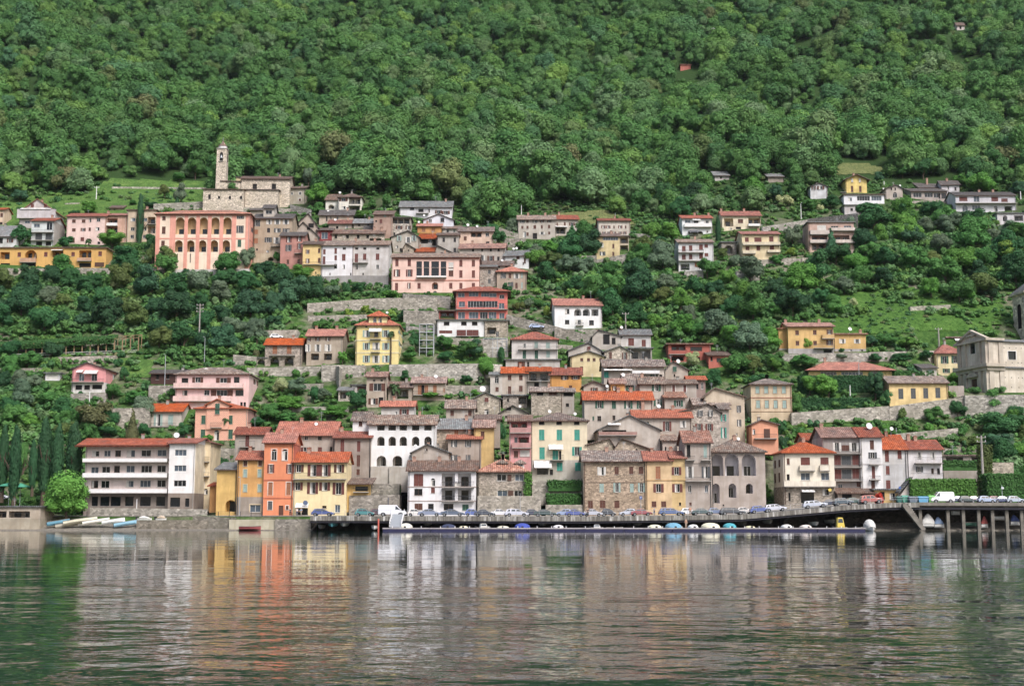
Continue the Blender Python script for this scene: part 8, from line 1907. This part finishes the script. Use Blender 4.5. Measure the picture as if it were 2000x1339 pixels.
# ------------------------------------------------------------------ people
SKIN = flat('skin', 'C99A7C', .6, 0, 0)
def PERSON(px, py, Y, label, top, legs, hair='3A2A20', pose='stand', rz=0, z=None):
    p = at(px, py, Y); p.z = z if z is not None else p.z
    root = empty('person', p, rz); tag(root, label, 'person')
    def skin(name, V, E, rad, mat, par, lv=2):
        me = bpy.data.meshes.new(name); me.from_pydata(V, E, []); o = bpy.data.objects.new(name, me); C.objects.link(o); o.parent = par
        s = o.modifiers.new('skin', 'SKIN'); s.use_smooth_shade = True
        for i, r_ in enumerate(rad): me.skin_vertices[0].data[i].radius = (r_[0], r_[1]) if isinstance(r_, tuple) else (r_, r_)
        me.skin_vertices[0].data[0].use_root = True; sb = o.modifiers.new('sub', 'SUBSURF'); sb.levels = lv; sb.render_levels = lv; me.materials.append(mat); return o
    st = .12 if pose == 'walk' else .0
    V = [(0, 0, .93), (0, 0, 1.12), (0, 0, 1.36), (0, 0, 1.47), (0, -.01, 1.56), (0, -.02, 1.66), (0, 0, 1.73), (.1, 0, .88), (.11, -st, .48), (.11, st * .4, .07), (.11, st * .4 - .16, .03), (-.1, 0, .88), (-.11, st, .48), (-.11, st * 1.6, .07), (-.11, st * 1.6 - .16, .03),
         (.18, 0, 1.38), (.24, st, 1.12), (.26, st - .1, .88), (.26, st - .13, .80), (-.18, 0, 1.38), (-.24, -st, 1.12), (-.26, -st - .1, .88), (-.26, -st - .13, .80)]
    E = [(0, 1), (1, 2), (2, 3), (3, 4), (4, 5), (5, 6), (0, 7), (7, 8), (8, 9), (9, 10), (0, 11), (11, 12), (12, 13), (13, 14), (2, 15), (15, 16), (16, 17), (17, 18), (2, 19), (19, 20), (20, 21), (21, 22)]
    rad = [(.13, .1), (.12, .09), (.15, .1), .05, .07, .09, .05, .08, .055, .04, .035, .08, .055, .04, .035, .055, .042, .03, .035, .055, .042, .03, .035]
    skin('body', V, E, rad, SKIN, root)
    mt = flat('shirt_cloth', top, .9, 0, .2); ml = flat('trouser_cloth', legs, .9, 0, .2)
    skin('shirt', [(0, 0, .95), (0, 0, 1.12), (0, 0, 1.38), (.18, 0, 1.38), (.24, st, 1.15), (-.18, 0, 1.38), (-.24, -st, 1.15)], [(0, 1), (1, 2), (2, 3), (3, 4), (2, 5), (5, 6)], [(.155, .12), (.145, .11), (.165, .12), .07, .055, .07, .055], mt, root)
    skin('trousers', [(0, 0, .95), (.1, 0, .86), (.11, -st, .48), (.11, st * .4, .12), (-.1, 0, .86), (-.11, st, .48), (-.11, st * 1.6, .12)], [(0, 1), (1, 2), (2, 3), (0, 4), (4, 5), (5, 6)], [(.15, .12), .1, .075, .06, .1, .075, .06], ml, root)
    skin('hair', [(0, .02, 1.66), (0, .01, 1.76)], [(0, 1)], [.1, .06], flat('hair', hair, .8, 0, 0), root, 1)
    m = MB(); m.box(-.015, -.125, 1.62, .015, -.1, 1.66, SKIN)
    for sx in (-.035, .035): m.box(sx - .012, -.112, 1.67, sx + .012, -.1, 1.685, DARK)
    m.box(-.025, -.108, 1.585, .025, -.095, 1.595, flat('lips', '9A5048', .6, 0, 0)); m.build('face', root)
PERSON(1348, 1005, 259.6, 'person in an orange top standing at the quay railing', 'E07A30', '8A7A60', z=deckz(at(1348, 1000, 259.6).x))
PERSON(1340, 1032, 249.6, 'person in swimming shorts standing on the pontoon edge', 'C99A7C', 'B8A490', z=.62, rz=.4)
PERSON(1278, 1000, 259.5, 'person in pale blue top walking along the quay', '9AB4D0', '5A6A84', pose='walk', rz=1.3, z=deckz(at(1278, 1000, 259.5).x))
PERSON(580, 1000, 274.6, 'person in white shirt at the shop under the awning', 'EDEDED', '4A5470', z=2.78, rz=.5)
PERSON(588, 1000, 273.9, 'person in light blue shirt before the pale yellow shop', 'A8C4DC', 'C0B49A', z=2.78, rz=-.6, pose='walk')
PERSON(567, 1000, 274.2, 'person in dark clothes near the shop crates', '3A3E48', '2E3038', z=2.78, rz=.2)
PERSON(1148, 1000, 259.8, 'person in dark jacket leaning near the silver grey saloon', '2E3036', '3A3A40', z=deckz(at(1148, 1000, 259.8).x))
for o in list(bpy.data.objects):      # nothing unused stays behind
    if o.type == 'MESH' and not o.users_collection: pass
print('OBJECTS', len(SC.objects))
# ------------------------------------------------------------------ the air over the lake
hz = MB(); hz.box(-760, -140, -12, 760, 1750, 1250, None)
o = hz.build('haze'); t = bpy.data.materials.new('haze_air'); t.use_nodes = True; nt = t.node_tree; nt.nodes.remove(nt.nodes['Principled BSDF'])
pv = nt.nodes.new('ShaderNodeVolumePrincipled'); pv.inputs['Density'].default_value = .00003; pv.inputs['Color'].default_value = (.9, .95, 1, 1); pv.inputs['Anisotropy'].default_value = .2
nt.links.new(pv.outputs[0], nt.nodes['Material Output'].inputs['Volume']); o.data.materials.clear(); o.data.materials.append(t); tag(o, kind='stuff')
